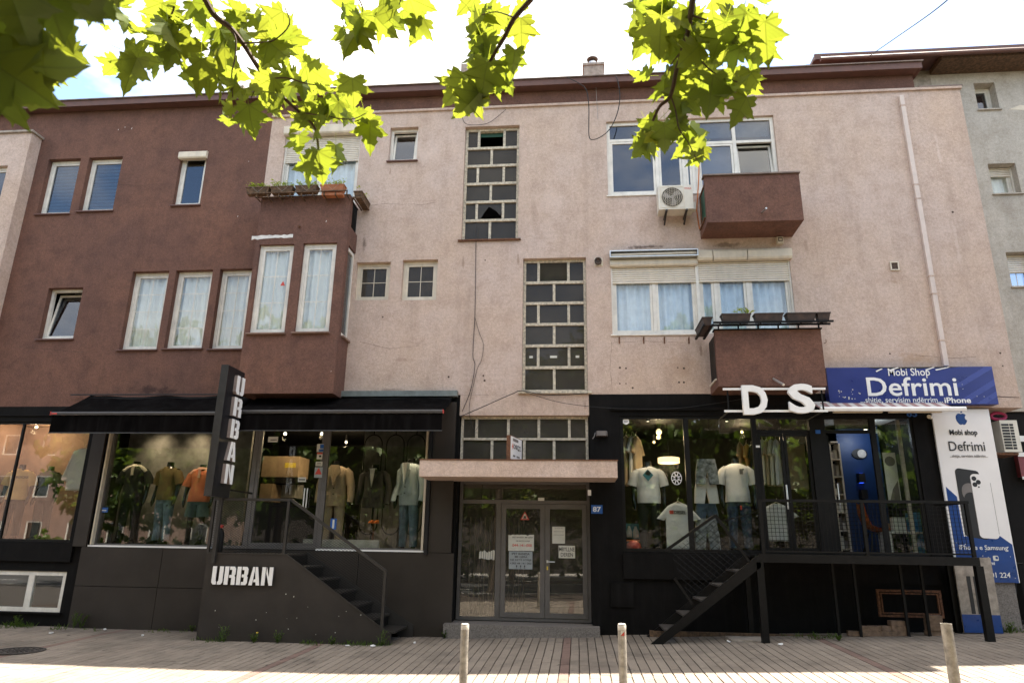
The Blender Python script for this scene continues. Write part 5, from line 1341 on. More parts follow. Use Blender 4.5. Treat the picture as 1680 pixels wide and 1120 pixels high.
# fruit emblem
ax, az = x0 + .50 * W_, z0 + vy(688) * H_; s = .128
ol = [(0, .62), (.22, .70), (.50, .62), (.66, .44), (.52, .30), (.46, .10), (.52, -.12), (.72, -.28), (.60, -.58), (.40, -.84), (.20, -.92), (0, -.84), (-.20, -.92), (-.42, -.80), (-.66, -.42), (-.76, .0), (-.70, .36), (-.50, .62), (-.24, .70)]
MB().prism([(ax + a * s, az + b * s) for a, b in ol], Yn - .003, Yn - .0005).build('emblem', 'banner_blue', bn)
MB().prism([(ax + a * s, az + b * s) for a, b in ((.0, .74), (.04, 1.0), (.22, 1.26), (.36, 1.32), (.34, 1.08), (.18, .82))], Yn - .003, Yn - .0005).build('emblem_leaf', 'banner_blue', bn)
# low board leaning under the platform
x0, x1, z0, z1 = rect(1574, 1624, 924, 1030, -.25)
lb = thing('leaning_board', ((x0 + x1) / 2, -.25, z0), 'white, black and blue phone shop board behind the platform post', 'board')
zc0 = gz(6.3, -.25) + .02
B('board', 'concrete_slab', lb, x0 - .02, x1 + .1, -.27, -.24, zc0, z1 + .1); B('blue_field', 'banner_blue', lb, x0 - .02, x1 + .1, -.273, -.2702, zc0 + .002, zc0 + .28)  # white field in a duller tone, shade under the deck put into colour
for u in (.30, .52, .74): B('black_stripe', 'print_black', lb, x0 + (x1 - x0) * u, x0 + (x1 - x0) * (u + .13), -.273, -.2702, zc0 + .29, z1 - .2)
for px in (1440, ): pass
x, z = P(1521, 686, -.02)
t = thing('security_camera', (x, -.08, z), 'small beige security camera at the top left of the white banner', 'camera')
MB().tube([(x - .05, -.2, z), (x + .05, -.05, z + .01)], .035, 10).build('housing', 'cream_plastic', t, True); B('bracket', 'black_metal', t, x + .02, x + .05, -.05, -.003, z - .04, z + .02)

# ================================================================== BOUTIQUE STAIRS
Yf = -1.10
st = thing('entrance_stairs', (P(400, 1050, Yf)[0], Yf, .08), 'charcoal metal stair and landing with mesh railing in front of the boutique', 'stairs')
xl0 = (P(337, 905, Yf)[0] + P(325, 1048, Yf)[0]) / 2; xl1 = P(470, 908, Yf)[0]; xr = P(641, 1040, Yf)[0]
zp = P(420, 907, Yf)[1]; zr_ = P(640, 1040, Yf)[1]; zg = -.05
MB().prism([(xl0, zg), (xr, zg), (xr, zr_), (xl1, zp), (xl0, zp)], Yf, Yf + .03).build('side_panel', 'stair_panel', st)
mb = MB(); mb.bar((xl0, Yf - .004, zp - .008), (xl1, Yf - .004, zp - .008), .012, .02); mb.bar((xl1, Yf - .004, zp - .008), (xr, Yf - .004, zr_ - .008), .012, .02); mb.build('edge_strip', 'charcoal_rail', st)
B('side_panel', 'stair_panel', st, xl0, xl0 + .03, Yf + .03, -.12, zg, zp)
B('landing', 'charcoal_panel', st, xl0 + .03, xl1, Yf + .03, -.12, zp - .04, zp - .01)
yi = -.16                                                    # inner stringer against the cladding
n = 7
for k in range(1, n):
    zt = zp - .01 - (zp - .1) * k / n; xa = xl1 + (xr - xl1) * (k - 1) / (n - 1); xb = xl1 + (xr - xl1) * k / (n - 1)
    B('tread', 'charcoal_rail', st, xa, xb + .05, Yf + .032, yi - .002, zt - .03, zt); B('riser', 'black_metal', st, xa - .0, xa + .012, Yf + .032, yi - .002, zt + .001, zt + (zp - .1) / n - .031)
MB().prism([(xl1, zp - .22), (xr + .15, zg), (xr + .15, zr_ + .05), (xl1, zp + .02)], yi, yi + .02).build('stringer', 'charcoal_rail', st)
mb = MB()                                                  # paint chips on the panel
for px, py in ((353, 1001), (359, 1028), (437, 1004), (469, 974), (471, 1014), (473, 1031), (487, 1013), (518, 1040), (556, 1010), (568, 1002), (592, 1008), (550, 1037), (482, 978), (420, 1016), (505, 995)):
    x, z = P(px, py, Yf); s = rnd(.004, .010); a = rnd(0, 6); mb.prism([(x + s * math.cos(a + q) * rnd(.4, 1), z + s * 1.5 * math.sin(a + q) * rnd(.4, 1)) for q in (0, 1.3, 2.6, 3.9, 5.1)], Yf - .002, Yf + .004)
tag(mb.build('paint_chip', 'paper', st), kind='stuff')
# railing
zh = P(420, 819, Yf)[1]; hx0 = P(352, 820, Yf)[0]; hx1 = P(478, 820, Yf)[0]; hx2 = P(632, 936, Yf)[0]; zh2 = P(632, 936, Yf)[1]
rl = MB(); yr = Yf + .015
rl.bar((hx0 - .02, yr, zh), (hx1 + .01, yr, zh), .05, .045); rl.bar((hx1, yr, zh), (hx2, yr, zh2), .05, .045); rl.build('handrail', 'charcoal_rail', st)
for x, za, zb in ((hx0, zp + .005, zh - .024), (P(470, 860, Yf)[0], zp + .005, zh - .024)): B('post', 'charcoal_rail', st, x - .022, x + .022, yr - .0235, yr + .0215, za, zb)
B('post', 'charcoal_rail', st, hx2 - .024, hx2 + .024, yr - .0235, yr + .0215, zr_ + (xr - hx2) * (zp - zr_) / (xr - xl1) - .05, zh2 + .01)
def hatch(poly, pitch, angs, y, r=.0035, name='wire_mesh', m='black_metal', par=None):
    mb = MB(); n = len(poly)
    for a in angs:
        d = (math.cos(a), math.sin(a)); nn = (-d[1], d[0])
        ps = [p[0] * nn[0] + p[1] * nn[1] for p in poly]; c = math.floor(min(ps) / pitch) * pitch + pitch * .5
        while c < max(ps):
            hits = []
            for i in range(n):
                p, q = poly[i], poly[(i + 1) % n]; a1, a2 = p[0] * nn[0] + p[1] * nn[1] - c, q[0] * nn[0] + q[1] * nn[1] - c
                if (a1 < 0) != (a2 < 0): u = a1 / (a1 - a2); hits.append((p[0] + (q[0] - p[0]) * u, p[1] + (q[1] - p[1]) * u))
            hits.sort()
            for k in range(0, len(hits) - 1, 2):
                p, q = hits[k], hits[k + 1]; nx_, nz_ = nn[0] * r, nn[1] * r
                mb.add([(p[0] - nx_, y, p[1] - nz_), (q[0] - nx_, y, q[1] - nz_), (q[0] + nx_, y - .002, q[1] + nz_), (p[0] + nx_, y - .002, p[1] + nz_)], [(0, 1, 2, 3)])
                mb.add([(p[0] - nx_, y + .003, p[1] - nz_), (q[0] - nx_, y + .003, q[1] - nz_), (q[0] + nx_, y + .002, q[1] + nz_), (p[0] + nx_, y + .002, p[1] + nz_)], [(3, 2, 1, 0)])
            c += pitch
    return mb.build(name, m, par)
hatch([(hx0 + .02, zp + .005), (P(470, 860, Yf)[0] - .02, zp + .005), (P(470, 860, Yf)[0] - .02, zh - .03), (hx0 + .02, zh - .03)], .034, (R_(32), R_(148)), yr, .0017, 'wire_mesh', 'black_metal', st)
hatch([(P(470, 860, Yf)[0] + .02, zp - .02), (hx2 - .02, zr_ + (xr - hx2) * (zp - zr_) / (xr - xl1) + .02), (hx2 - .02, zh2 - .02), (hx1, zh - .04), (P(470, 860, Yf)[0] + .02, zh - .03)], .034, (R_(32), R_(148)), yr, .0017, 'wire_mesh', 'black_metal', st)
# raised white letters on the panel
lt = thing('letter_sign', (P(397, 960, Yf)[0], Yf, P(397, 960, Yf)[1]), 'white stencil letters mounted on the charcoal stair panel', 'sign')
xa, xb, za, zb = rect(347, 449, 929, 959, Yf - .05); n = 5; wd = (xb - xa) / n
for k, ch in enumerate('URBAN'):
    f_ = MB(); s_ = MB()
    for pc in GL[ch]:
        q = [(xa + wd * (k + .05 + u * .88), za + v * (zb - za)) for u, v in pc]
        f_.prism(q, Yf - .056, Yf - .048); s_.prism(q, Yf - .048, Yf - .002)
    f_.build('letter', 'letter_white', lt); s_.build('letter_body', 'grate_metal', lt)
# small display pots and fire extinguisher style clutter on the landing
x, z = P(361, 860, -.5)
t = thing('black_canister', (x, -.45, zp), 'dark canister with a red valve standing on the boutique landing', 'canister')
MB().lathe(x, -.45, [(.07, zp - .008), (.075, zp + .03), (.075, zp + .32), (.05, zp + .38), (.02, zp + .41), (.0001, zp + .42)], 14).build('tank', 'black_metal', t, True)
MB().lathe(x, -.45, [(.03, zp + .42), (.045, zp + .44), (.045, zp + .47), (.0001, zp + .48)], 10).build('valve', 'red_plastic', t, True)

# ================================================================== PLATFORM AND STAIRS OF THE RIGHT-HAND SHOPS
Yp = -1.12
pf_ = thing('steel_platform', (P(1430, 920, Yp)[0], Yp, .3), 'black steel walkway with square mesh railing and side stair in front of the right shops', 'platform')
xa = P(1246, 915, Yp)[0]; xb = P(1607, 915, Yp)[0]; z1 = P(1430, 911, Yp)[1]; z0 = P(1430, 925, Yp)[1]
B('beam', 'black_metal', pf_, xa, xb, Yp, Yp + .06, z0, z1)
B('deck', 'black_metal', pf_, xa, xb, Yp + .062, -.075, z1 - .05, z1 - .02)
for k in range(5):
    x = xa + .1 + k * (xb - xa - .2) / 4; B('joist', 'black_metal', pf_, x - .03, x + .03, Yp + .062, -.075, z0, z1 - .052)
for px, b in ((1252, 'l'), (1617, 'r')):
    x = P(px, 985, Yp)[0]; B('column', 'black_metal', pf_, x - .055, x + .055, Yp + .002, Yp + .10, gz(x, Yp) - .02, z0 - .001)
    B('column', 'black_metal', pf_, x - .04, x + .04, -.20, -.12, gz(x, -.1) - .02, z1 - .052)
zt = P(1430, 822, Yp)[1]
xp = [P(1250, 865, Yp)[0], P(1419, 865, Yp)[0], P(1592, 865, Yp)[0]]
B('handrail', 'black_metal', pf_, xp[0] - .04, xp[2] + .04, Yp, Yp + .05, zt - .022, zt + .022)
for x in xp: B('post', 'black_metal', pf_, x - .025, x + .025, Yp + .002, Yp + .048, z1 + .001, zt - .023)
B('bottom_rail', 'black_metal', pf_, xp[0] + .026, xp[2] - .026, Yp + .01, Yp + .04, z1 + .03, z1 + .055)
for a, b in zip(xp[:-1], xp[1:]):
    mb = MB(); x = a + .03
    while x < b - .03: mb.box(x - .003, x + .003, Yp + .02, Yp + .026, z1 + .056, zt - .024); x += .062
    z = z1 + .09
    while z < zt - .03: mb.box(a + .026, b - .026, Yp + .0275, Yp + .0325, z - .003, z + .003); z += .062
    mb.build('wire_mesh', 'black_metal', pf_)
B('handrail', 'black_metal', pf_, xp[2] - .01, xp[2] + .035, Yp + .051, -.12, zt - .02, zt + .02)
# braces below the deck
for pa, pb in (((1360, 932), (1383, 1042)), ((1400, 932), (1412, 1035)), ((1475, 932), (1492, 1040)), ((1510, 932), (1525, 1040))):
    xq, zq = P(*pa, -.5); xw, zw_ = P(*pb, -.5); B('brace', 'black_metal', pf_, (xq + xw) / 2 - .02, (xq + xw) / 2 + .02, -.52, -.48, gz(xq, -.5) - .02, z1 - .055)
# stair: two stringers and open treads
(sxa, sza), (sxb, szb) = P(1071, 1043, Yp), P(1248, 920, Yp)
sza = gz(sxa, Yp) - .01
MB().prism([(sxa - .05, sza), (sxa + .14, sza), (sxb, szb - .09), (sxb, szb + .085), (sxb - .05, szb + .085)], Yp + .002, Yp + .05).build('stringer', 'black_metal', pf_)
yb2 = -.28
MB().prism([(sxa - .05, sza), (sxa + .14, sza), (sxb, szb - .09), (sxb, szb + .085), (sxb - .05, szb + .085)], yb2, yb2 + .05).build('stringer', 'black_metal', pf_)
n = 6
for k in range(1, n):
    u = k / n; x = sxa + (sxb - sxa) * u; z = sza + (szb + .08 - sza) * u
    B('tread', 'tread_metal', pf_, x - .10, x + .14, Yp + .052, yb2 - .002, z - .03, z)
ra, rb = P(1092, 903, Yp), P(1174, 845, Yp)
mb = MB(); mb.bar((ra[0], Yp + .03, ra[1]), (rb[0], Yp + .03, rb[1]), .045); mb.build('handrail', 'black_metal', pf_)
mb = MB(); q = P(1229, 920, Yp); mb.bar((rb[0], Yp + .027, rb[1] + .01), (q[0], Yp + .027, q[1]), .042); mb.build('post', 'black_metal', pf_)
mb = MB(); p = P(1107, 948, Yp); q = P(1136, 990, Yp); mb.bar((p[0], Yp + .027, p[1]), (q[0], Yp + .027, q[1]), .04); mb.build('post', 'black_metal', pf_)
p = P(1180, 856, Yp); q = P(1246, 838, Yp); MB().bar((p[0], Yp + .03, p[1]), (q[0], Yp + .03, q[1]), .012).build('tie_bar', 'black_metal', pf_)
pg = [P(1177, 852, Yp), P(1246, 842, Yp), P(1246, 910, Yp), P(1228, 915, Yp)]
hatch(pg, .075, (R_(40), R_(140)), Yp + .03, .003, 'wire_mesh', 'black_metal', pf_)
pg = [P(1100, 905, Yp), P(1172, 853, Yp), P(1222, 920, Yp), P(1132, 982, Yp)]
hatch(pg, .075, (R_(40), R_(140)), Yp + .035, .003, 'wire_mesh', 'black_metal', pf_)
# rusty window frame and loose bricks stored below
x0, x1, z0, z1 = rect(1440, 1545, 967, 1012, -.22)
t = thing('old_window_frame', ((x0 + x1) / 2, -.22, z0), 'rusty old window frame leaning on the wall under the walkway', 'window frame')
MB().frame(x0, x1, z0, z1, .035, -.25, -.20).build('outer_frame', 'rust', t); MB().frame(x0 + .05, x1 - .05, z0 + .05, z1 - .05, .02, -.255, -.215).build('inner_frame', 'rust', t)
def brick(x, y, z, a): 
    o = MB().box(-.12, .12, -.06, .06, 0, .075).build('loose_brick', 'brick_clay'); o.location = (x, y, z); o.rotation_euler = (0, 0, a); return o
bq = []
for px, py, lv in ((1425, 1034, 0), (1437, 1034, 0), (1455, 1034, 0), (1476, 1034, 0), (1425, 1024, 1), (1438, 1024, 1), (1456, 1024, 1), (1473, 1022, 1), (1470, 1012, 2), (1531, 1034, 0), (1531, 1025, 1), (1530, 1015, 2), (1529, 1004, 3), (1545, 1034, 0), (1403, 1034, 0)):
    x = P(px, py, -.42)[0]; o = brick(x, -.42 + rnd(-.02, .02), gz(x, -.42) + .002 + lv * .0765, rnd(-.12, .12)); bq.append(o)
    tag(o, 'loose clay brick in the stack at the right end under the walkway' if px > 1500 else 'loose clay brick in the low heap left of the old window frame', 'brick', 'loose bricks under the walkway')
x0, _ = P(1065, 1036, -.2); x1, _ = P(1240, 1036, -.2)
B('kerb_strip', 'weathered_wood', bd, x0, P(1400, 1035, -.2)[0], -.30, -.245, -.1, gz(2.0, -.2) + .07)
tag(MB().box(P(1195, 1045, -.7)[0], P(1252, 1045, -.7)[0], -.95, -.45, gz(2.6, -.6) - .02, gz(2.6, -.6) + .02).build('stone_slab', 'concrete_slab'), 'loose grey stone slab lying by the foot of the walkway column', 'slab')

# ================================================================== BOLLARDS
bpos = [(763, 1022, 14.5), (1020, 1022, 14.5), (1552, 1022, 17.5)]
labels = ['pale steel bollard nearest the middle, left one of the pair before the entrance', 'pale steel bollard with a red and white sticker, right of the entrance', 'leaning scratched bollard without a cap at the right']
for k, (px, py, w) in enumerate(bpos):
    zc = F * .076 / w; x, z = P(px, py, CAM.y + zc * _fw.y * 1.22)
    yy = CAM.y + zc * 1.22 * _fw.y; g = gz(x, yy)
    t = thing('bollard', (x, yy, g), labels[k], 'bollard', 'steel bollards along the pavement')
    if k < 2: prof = [(.038, g - .05), (.038, z - .012), (.036, z - .004), (.0001, z + .001)]
    else: prof = [(.038, g - .05), (.038, z), (.033, z), (.033, z - .2), (.0001, z - .2)]
    MB().lathe(x, yy, prof, 20).build('tube', 'bollard_paint', t, True)
    MB().lathe(x, yy, [(.075, g - .01), (.075, g + .012), (.0385, g + .014)], 20).build('base_ring', 'grate_metal', t, True)
    if k < 2: MB().lathe(x, yy, [(.0385, z - .055), (.0388, z - .05), (.0388, z - .014), (.03, z - .001), (.0001, z + .003)], 20).build('cap', 'bollard_cap', t, True)
    if k == 1:
        MB().prism([(x - .015, z - .10), (x + .02, z - .10), (x + .02, z - .065)], yy - .041, yy - .036).build('sticker', 'print_red', t); MB().prism([(x - .015, z - .098), (x + .02, z - .062), (x - .01, z - .06)], yy - .041, yy - .036).build('sticker', 'paper', t)
    if k == 0: MB().box(x - .012, x + .018, yy - .0405, yy - .036, z - .10, z - .05).build('sticker', 'bollard_paint', t)

# ================================================================== AIR CONDITIONERS
x0, x1, z0, z1 = rect(1080, 1137, 304, 343, -.42)
t = thing('air_conditioner', ((x0 + x1) / 2, -.3, z0), 'cream air conditioner unit on brackets beside the upper right balcony', 'air conditioner')
B('case', 'ac_white', t, x0, x1, -.42, -.12, z0, z1)
fx, fzc, fr_ = x0 + (x1 - x0) * .40, (z0 + z1) / 2 + .0, (z1 - z0) * .40
mb = MB(); mb.frame(fx - fr_ - .02, fx + fr_ + .02, fzc - fr_ - .02, fzc + fr_ + .02, .008, -.427, -.4205); mb.build('grille_frame', 'cream_plastic', t)
MB().disc_y(fx, fzc, fr_, -.424, -.4205, 28).build('fan_opening', 'ac_dark', t)
fan = MB()
for k in range(3):
    a = k * 2.094 + .5; fan.add([(fx + r * math.cos(a + b), -.4255 - .003 * (b > .3), fzc + r * math.sin(a + b)) for r, b in ((.03, 0), (fr_ * .9, -.15), (fr_ * .92, .35), (fr_ * .6, .75), (.03, .9))], [(4, 3, 2, 1, 0)])
fan.disc_y(fx, fzc, .035, -.430, -.4245, 12); fan.build('fan', 'cable_grey', t)
gr = MB()
for k in range(6):
    r = fr_ * (k + 1) / 6; pts = [(fx + r * math.cos(q * .2618), -.434, fzc + r * math.sin(q * .2618)) for q in range(25)]; gr.tube(pts, .003, 4, False)
for k in range(9): a = fx - fr_ + (k + .5) * fr_ * 2 / 9; h = math.sqrt(max(0, fr_ ** 2 - (a - fx) ** 2)); gr.bar((a, -.437, fzc - h), (a, -.437, fzc + h), .004)
gr.build('grille', 'cream_plastic', t)
lettering('lettering', 'VIVAX', 'print_red', t, x0 + (x1 - x0) * .76, x0 + (x1 - x0) * .97, z1 - .10, z1 - .055, -.4205, .002, .01)
B('service_cover', 'ac_white', t, x1 + .001, x1 + .06, -.34, -.2, z0 + .03, z0 + .19)
for q in (.22, .80): 
    x = x0 + (x1 - x0) * q; MB().bar((x, -.44, z0 - .025), (x, -.006, z0 - .025), .035).build('bracket', 'grate_metal', t); MB().bar((x, -.30, z0 - .045), (x, -.01, z0 - .14), .03).build('bracket_strut', 'grate_metal', t)
xc, zc = P(1146, 300, -.05); xd, zd = P(1143, 345, -.05); xe, ze = P(1148, 375, -.05)
tag(MB().tube([(xc + .05, -.03, zc + .55), (xc, -.06, zc), (xd, -.05, zd), (xe, -.03, ze)], .012, 6).build('orange_hose', 'cable_orange', None, True), 'orange hose hanging between the air conditioner and the upper balcony', 'hose')

# ================================================================== CABLES
def cable(pts, r, label, m='cable_black'):
    o = MB().tube(pts, r, 6).build('cable', m, None, True); return tag(o, label, 'cable', None)
def cps(l, Y): return [(P(a, b, Y)[0], Y, P(a, b, Y)[1]) for a, b in l]
def smooth(pts, n=6):
    pts = [Vector(p) for p in pts]; out = []
    for i in range(len(pts) - 1):
        p0, p1, p2, p3 = pts[max(i - 1, 0)], pts[i], pts[i + 1], pts[min(i + 2, len(pts) - 1)]
        for k in range(n):
            t = k / n; out.append(.5 * ((2 * p1) + (p2 - p0) * t + (2 * p0 - 5 * p1 + 4 * p2 - p3) * t * t + (3 * p1 - p0 - 3 * p2 + p3) * t ** 3))
    return out + [pts[-1]]
cable(smooth(cps([(930, 127), (950, 137), (962, 148), (966, 175), (966, 205), (967, 226), (975, 229), (990, 222), (1003, 208), (1013, 185), (1017, 160), (1014, 135), (1010, 125)], -.30)), .010, 'black cable hanging in a loop from the eave left of the big window')
cable(cps([(977, 127), (979, 165), (981, 195)], -.05), .005, 'thin white wire running down from the eave to the pink wall', 'cable_grey')
cable(smooth(cps([(757, 188), (764, 203), (785, 205), (805, 200), (830, 180)], -.04)), .006, 'thin black wire at the top of the upper stairwell window')
cable(smooth(cps([(782, 365), (781, 395), (780, 470), (779, 520), (777, 555), (776, 585), (779, 600), (772, 640), (758, 675)], -.02)), .006, 'thin dark wire running down the pink wall below the upper stairwell window')
cable(smooth(cps([(779, 520), (786, 545), (793, 565), (790, 590), (783, 605), (776, 635), (770, 665), (772, 690), (779, 705), (784, 700), (786, 690)], -.018)), .004, 'second thin wire looping beside the transom left of the entrance')
cable(smooth(cps([(755, 683), (790, 668), (840, 646), (857, 641), (900, 648), (965, 645)], -.09)), .008, 'black cable crossing the pink wall below the lower stairwell window')
cable(smooth(cps([(862, 643), (920, 660), (1000, 669), (1100, 670), (1170, 662), (1230, 652)], -.075)), .005, 'dark wire sagging over the black band of the right shop')
cable(smooth([(P(1418, 98, 1.0)[0], 1.0, P(1418, 98, 1.0)[1]), (P(1470, 62, -2)[0], -2, P(1470, 62, -2)[1]), (P(1530, 20, -5)[0], -5, P(1530, 20, -5)[1]), (P(1580, -22, -7)[0], -7, P(1580, -22, -7)[1])]), .009, 'overhead service wire rising from the roof into the sky')

# ================================================================== SHOP DUMMIES AND CLOTHES
def ell(cx, cy, z, rx, ry, n=18, ph=0): return [(cx + rx * math.cos(2 * math.pi * k / n), cy + ry * math.sin(2 * math.pi * k / n), z) for k in range(n)]
def dummy(x, y, z, H, rot, label, top, bottom=None, topc='tee', group='headless shop dummies', extra=None, half=False, bust=False, arm=0.0):
    """headless black dummy: one continuous body, clothes as parts. H = height of the neck stump"""
    t = thing('shop_dummy', (x, y, z), label, 'mannequin', group); s = H / 1.50; ca, sa = math.cos(rot), math.sin(rot)
    def put(mb, name, m, smooth=True, wr=0.0, fix=False):
        o = []
        for a, b, c in mb.v:
            if wr: 
                d = noise.noise(Vector((a * 9, b * 9, c * 5 + x * 3))) * wr + noise.noise(Vector((a * 22, b * 22, c * 13 + x))) * wr * .5
                l = math.hypot(a, b) + 1e-6; a += a / l * d; b += b / l * d
            a, b, c = a * s, b * s, c * s; o.append((x + a * ca - b * sa, y + a * sa + b * ca, z + c))
        mb.v = o; return mb.build(name, m, t, smooth, fix)
    z0 = .80 if bust else 0
    b = MB()
    if not bust:
        for q in (-1, 1):
            b.tube([(q * .085, 0, .90), (q * .10, -.01, .70), (q * .105, .005, .46), (q * .11, .02, .28), (q * .115, .01, .09), (q * .115, 0, .03)], [.088, .078, .052, .056, .036, .04], 12)
            b.tube([(q * .115, .04, .035), (q * .12, -.06, .04), (q * .125, -.17, .022)], [.04, .042, .022], 10)
    else: b.tube([(0, 0, .05), (0, 0, .85)], .018, 8); b.lathe(0, 0, [(.16, 0), (.16, .015), (.02, .03), (.0001, .032)], 16)
    b.loft([ell(0, 0, .80, .05, .05), ell(0, 0, .84, .165, .11), ell(0, 0, .92, .178, .12), ell(0, 0, 1.05, .15, .10), ell(0, 0, 1.2, .178, .115), ell(0, 0, 1.32, .19, .11), ell(0, 0, 1.385, .14, .085), ell(0, 0, 1.42, .062, .062), ell(0, 0, 1.50, .058, .06)])
    if not bust:
        for q in (-1, 1): b.tube([(q * .17, 0, 1.35), (q * .215, .0, 1.27), (q * .25, .02, 1.08), (q * (.262 + arm), -.03, .86), (q * (.25 + arm), -.06, .76), (q * (.245 + arm), -.075, .69)], [.055, .05, .042, .030, .033, .012], 10)
    put(b, 'body', 'mannequin_gloss')
    hem = {'tee': .80, 'polo': .80, 'jacket': .74}[topc]
    g = MB(); g.loft([ell(0, 0, hem, .198, .146), ell(0, 0, hem + .02, .200, .148), ell(0, 0, .95, .194, .142), ell(0, 0, 1.08, .180, .124), ell(0, 0, 1.22, .195, .128), ell(0, 0, 1.32, .205, .118), ell(0, 0, 1.375, .165, .10), ell(0, 0, 1.405, .10, .08), ell(0, 0, 1.415, .074, .072)], False)
    for q in (-1, 1):
        if topc == 'jacket': g.tube([(q * .15, 0, 1.345), (q * .21, 0, 1.29), (q * .262, .02, 1.08), (q * (.282 + arm), -.03, .88), (q * (.275 + arm), -.05, .80)], [.065, .078, .066, .056, .052], 14)
        else: g.tube([(q * .15, 0, 1.34), (q * .205, 0, 1.285), (q * .245, .01, 1.19), (q * .272, .015, 1.09)], [.062, .078, .082, .085], 14)
    put(g, 'jacket' if topc == 'jacket' else 'shirt', top, True, .020)
    if topc == 'polo':
        c = MB(); c.loft([ell(0, 0, 1.40, .088, .084), ell(0, -.005, 1.445, .078, .076), ell(0, -.01, 1.41, .105, .10)], False); put(c, 'collar', extra or top)
        if extra:
            p = MB(); p.prism([(-.022, 1.24), (.022, 1.24), (.026, 1.40), (-.026, 1.40)], -.142, -.130); put(p, 'placket', extra, False)
            for q in (-1, 1):
                p = MB(); p.tube([(q * .07, -.03, 1.398), (q * .14, -.045, 1.375), (q * .205, -.04, 1.315)], [.032, .036, .034], 10); put(p, 'shoulder_panel', extra)
    if topc == 'jacket':
        p = MB(); p.prism([(-.005, 1.08), (.06, 1.33), (.07, 1.42), (-.07, 1.42), (-.06, 1.33)], -.150, -.12); put(p, 'shirt_front', extra or 'cloth_white', False)
        for q in (-1, 1):
            p = MB(); p.prism([(q * .002, 1.06), (q * .05, 1.22), (q * .115, 1.30), (q * .10, 1.33), (q * .085, 1.40), (q * .055, 1.41), (q * .04, 1.28)], -.168, -.140); put(p, 'lapel', top, False)
            p = MB(); p.box(min(q * .07, q * .15), max(q * .07, q * .15), -.150, -.128, .90, .925); put(p, 'pocket_flap', top, False)
        for k in range(2): p = MB(); p.disc_y(.01, 1.03 - k * .10, .010, -.152, -.14, 8); put(p, 'button', 'print_black', False)
    if bottom:
        kind, m = bottom; g = MB()
        g.loft([ell(0, 0, .74, .15, .10), ell(0, 0, .80, .176, .112), ell(0, 0, .88, .172, .112), ell(0, 0, .92, .16, .105)], False)
        for q in (-1, 1):
            if kind == 'shorts': g.tube([(q * .088, 0, .86), (q * .10, 0, .70), (q * .112, 0, .52)], [.098, .105, .112], 14, False)
            else: g.tube([(q * .088, 0, .86), (q * .10, 0, .66), (q * .108, .005, .46), (q * .113, .012, .26), (q * .118, .008, .09)], [.098, .092, .076, .068, .064], 14, False)
        put(g, 'shorts' if kind == 'shorts' else 'trousers', m, True, .016)
    return t
def stand(pxn, pyn, Y, floor): 
    x, zn = P(pxn, pyn, Y); return x, Y, floor, zn - floor
FU = SZ0 + .032
q = stand(226, 757, .50, FU); d1 = dummy(*q, .12, 'headless dummy in a black polo with cream shoulders, left end of the boutique window', 'cloth_black', ('trousers', 'cloth_black'), 'polo', extra='cloth_cream')
q = stand(281, 758, .52, FU); dummy(*q, -.25, 'headless dummy in an olive tee and pale jeans, middle of the three casual dummies', 'cloth_olive', ('trousers', 'denim'))
q = stand(334, 762, .50, FU); dummy(*q, .1, 'headless dummy in an orange polo and denim shorts beside the blade sign', 'cloth_orange', ('shorts', 'denim_green'), 'polo', extra='cloth_salmon')
q = stand(554, 756, .50, FU - .06); dummy(*q, .08, 'headless dummy in a tan suit behind the boutique glass', 'cloth_tan', ('trousers', 'cloth_tan'), 'jacket', extra='cloth_tan')
q = stand(617, 762, .75, FU - .05); dummy(*q, -.1, 'bust on a stand wearing a charcoal jacket and bow tie in the boutique window', 'cloth_charcoal', None, 'jacket', extra='cloth_white', bust=True)
q = stand(676, 752, .46, FU - .06); dummy(*q, -.5, 'headless dummy in an ice blue suit at the right end of the boutique window', 'cloth_iceblue', ('trousers', 'denim'), 'jacket', extra='cloth_white', arm=.02)
q = stand(1062, 757, .42, DF); d = dummy(*q, 0, 'headless dummy in a white tee with a teal diamond print', 'cloth_white', ('trousers', 'cloth_black'))
x, z = P(1063, 779, .27); MB().prism([(x - .10, z), (x, z - .11), (x + .10, z), (x, z + .11)], .262, .268).build('print', 'print_teal', d); MB().prism([(x - .06, z + .02), (x, z + .10), (x + .06, z + .03), (x + .02, z - .01)], .259, .2615).build('print', 'print_black', d)
q = stand(1206, 752, .42, DF); d = dummy(*q, 0, 'headless dummy in a plain white tee and blue jeans in the right-hand shop window', 'cloth_white', ('trousers', 'denim_dark'))
x, z = P(1216, 773, .27); B('print', 'print_grey', d, x - .03, x + .03, .262, .268, z - .05, z + .05)
for dx, dz in ((0, -.42),): B('price_tag', 'print_red', d, x - .07, x - .04, .255, .262, P(1216, 836, .27)[1], P(1216, 829, .27)[1])
q = stand(38, 762, .60, LZ0 - .0); d = dummy(*q, .15, 'headless dummy in a yellow printed tee in the far left shop window', 'cloth_yellow', ('trousers', 'cloth_black'))
x, z = P(37, 782, .42); lettering('print', 'BALENCIAGA', 'print_black', d, x - .14, x + .14, z - .03, z + .025, .415, .003, .01)
q = stand(85, 765, .95, LZ0 - .0); dummy(*q, -.1, 'headless dummy in a dark tee behind the yellow one in the far left window', 'cloth_charcoal', ('trousers', 'cloth_black'))

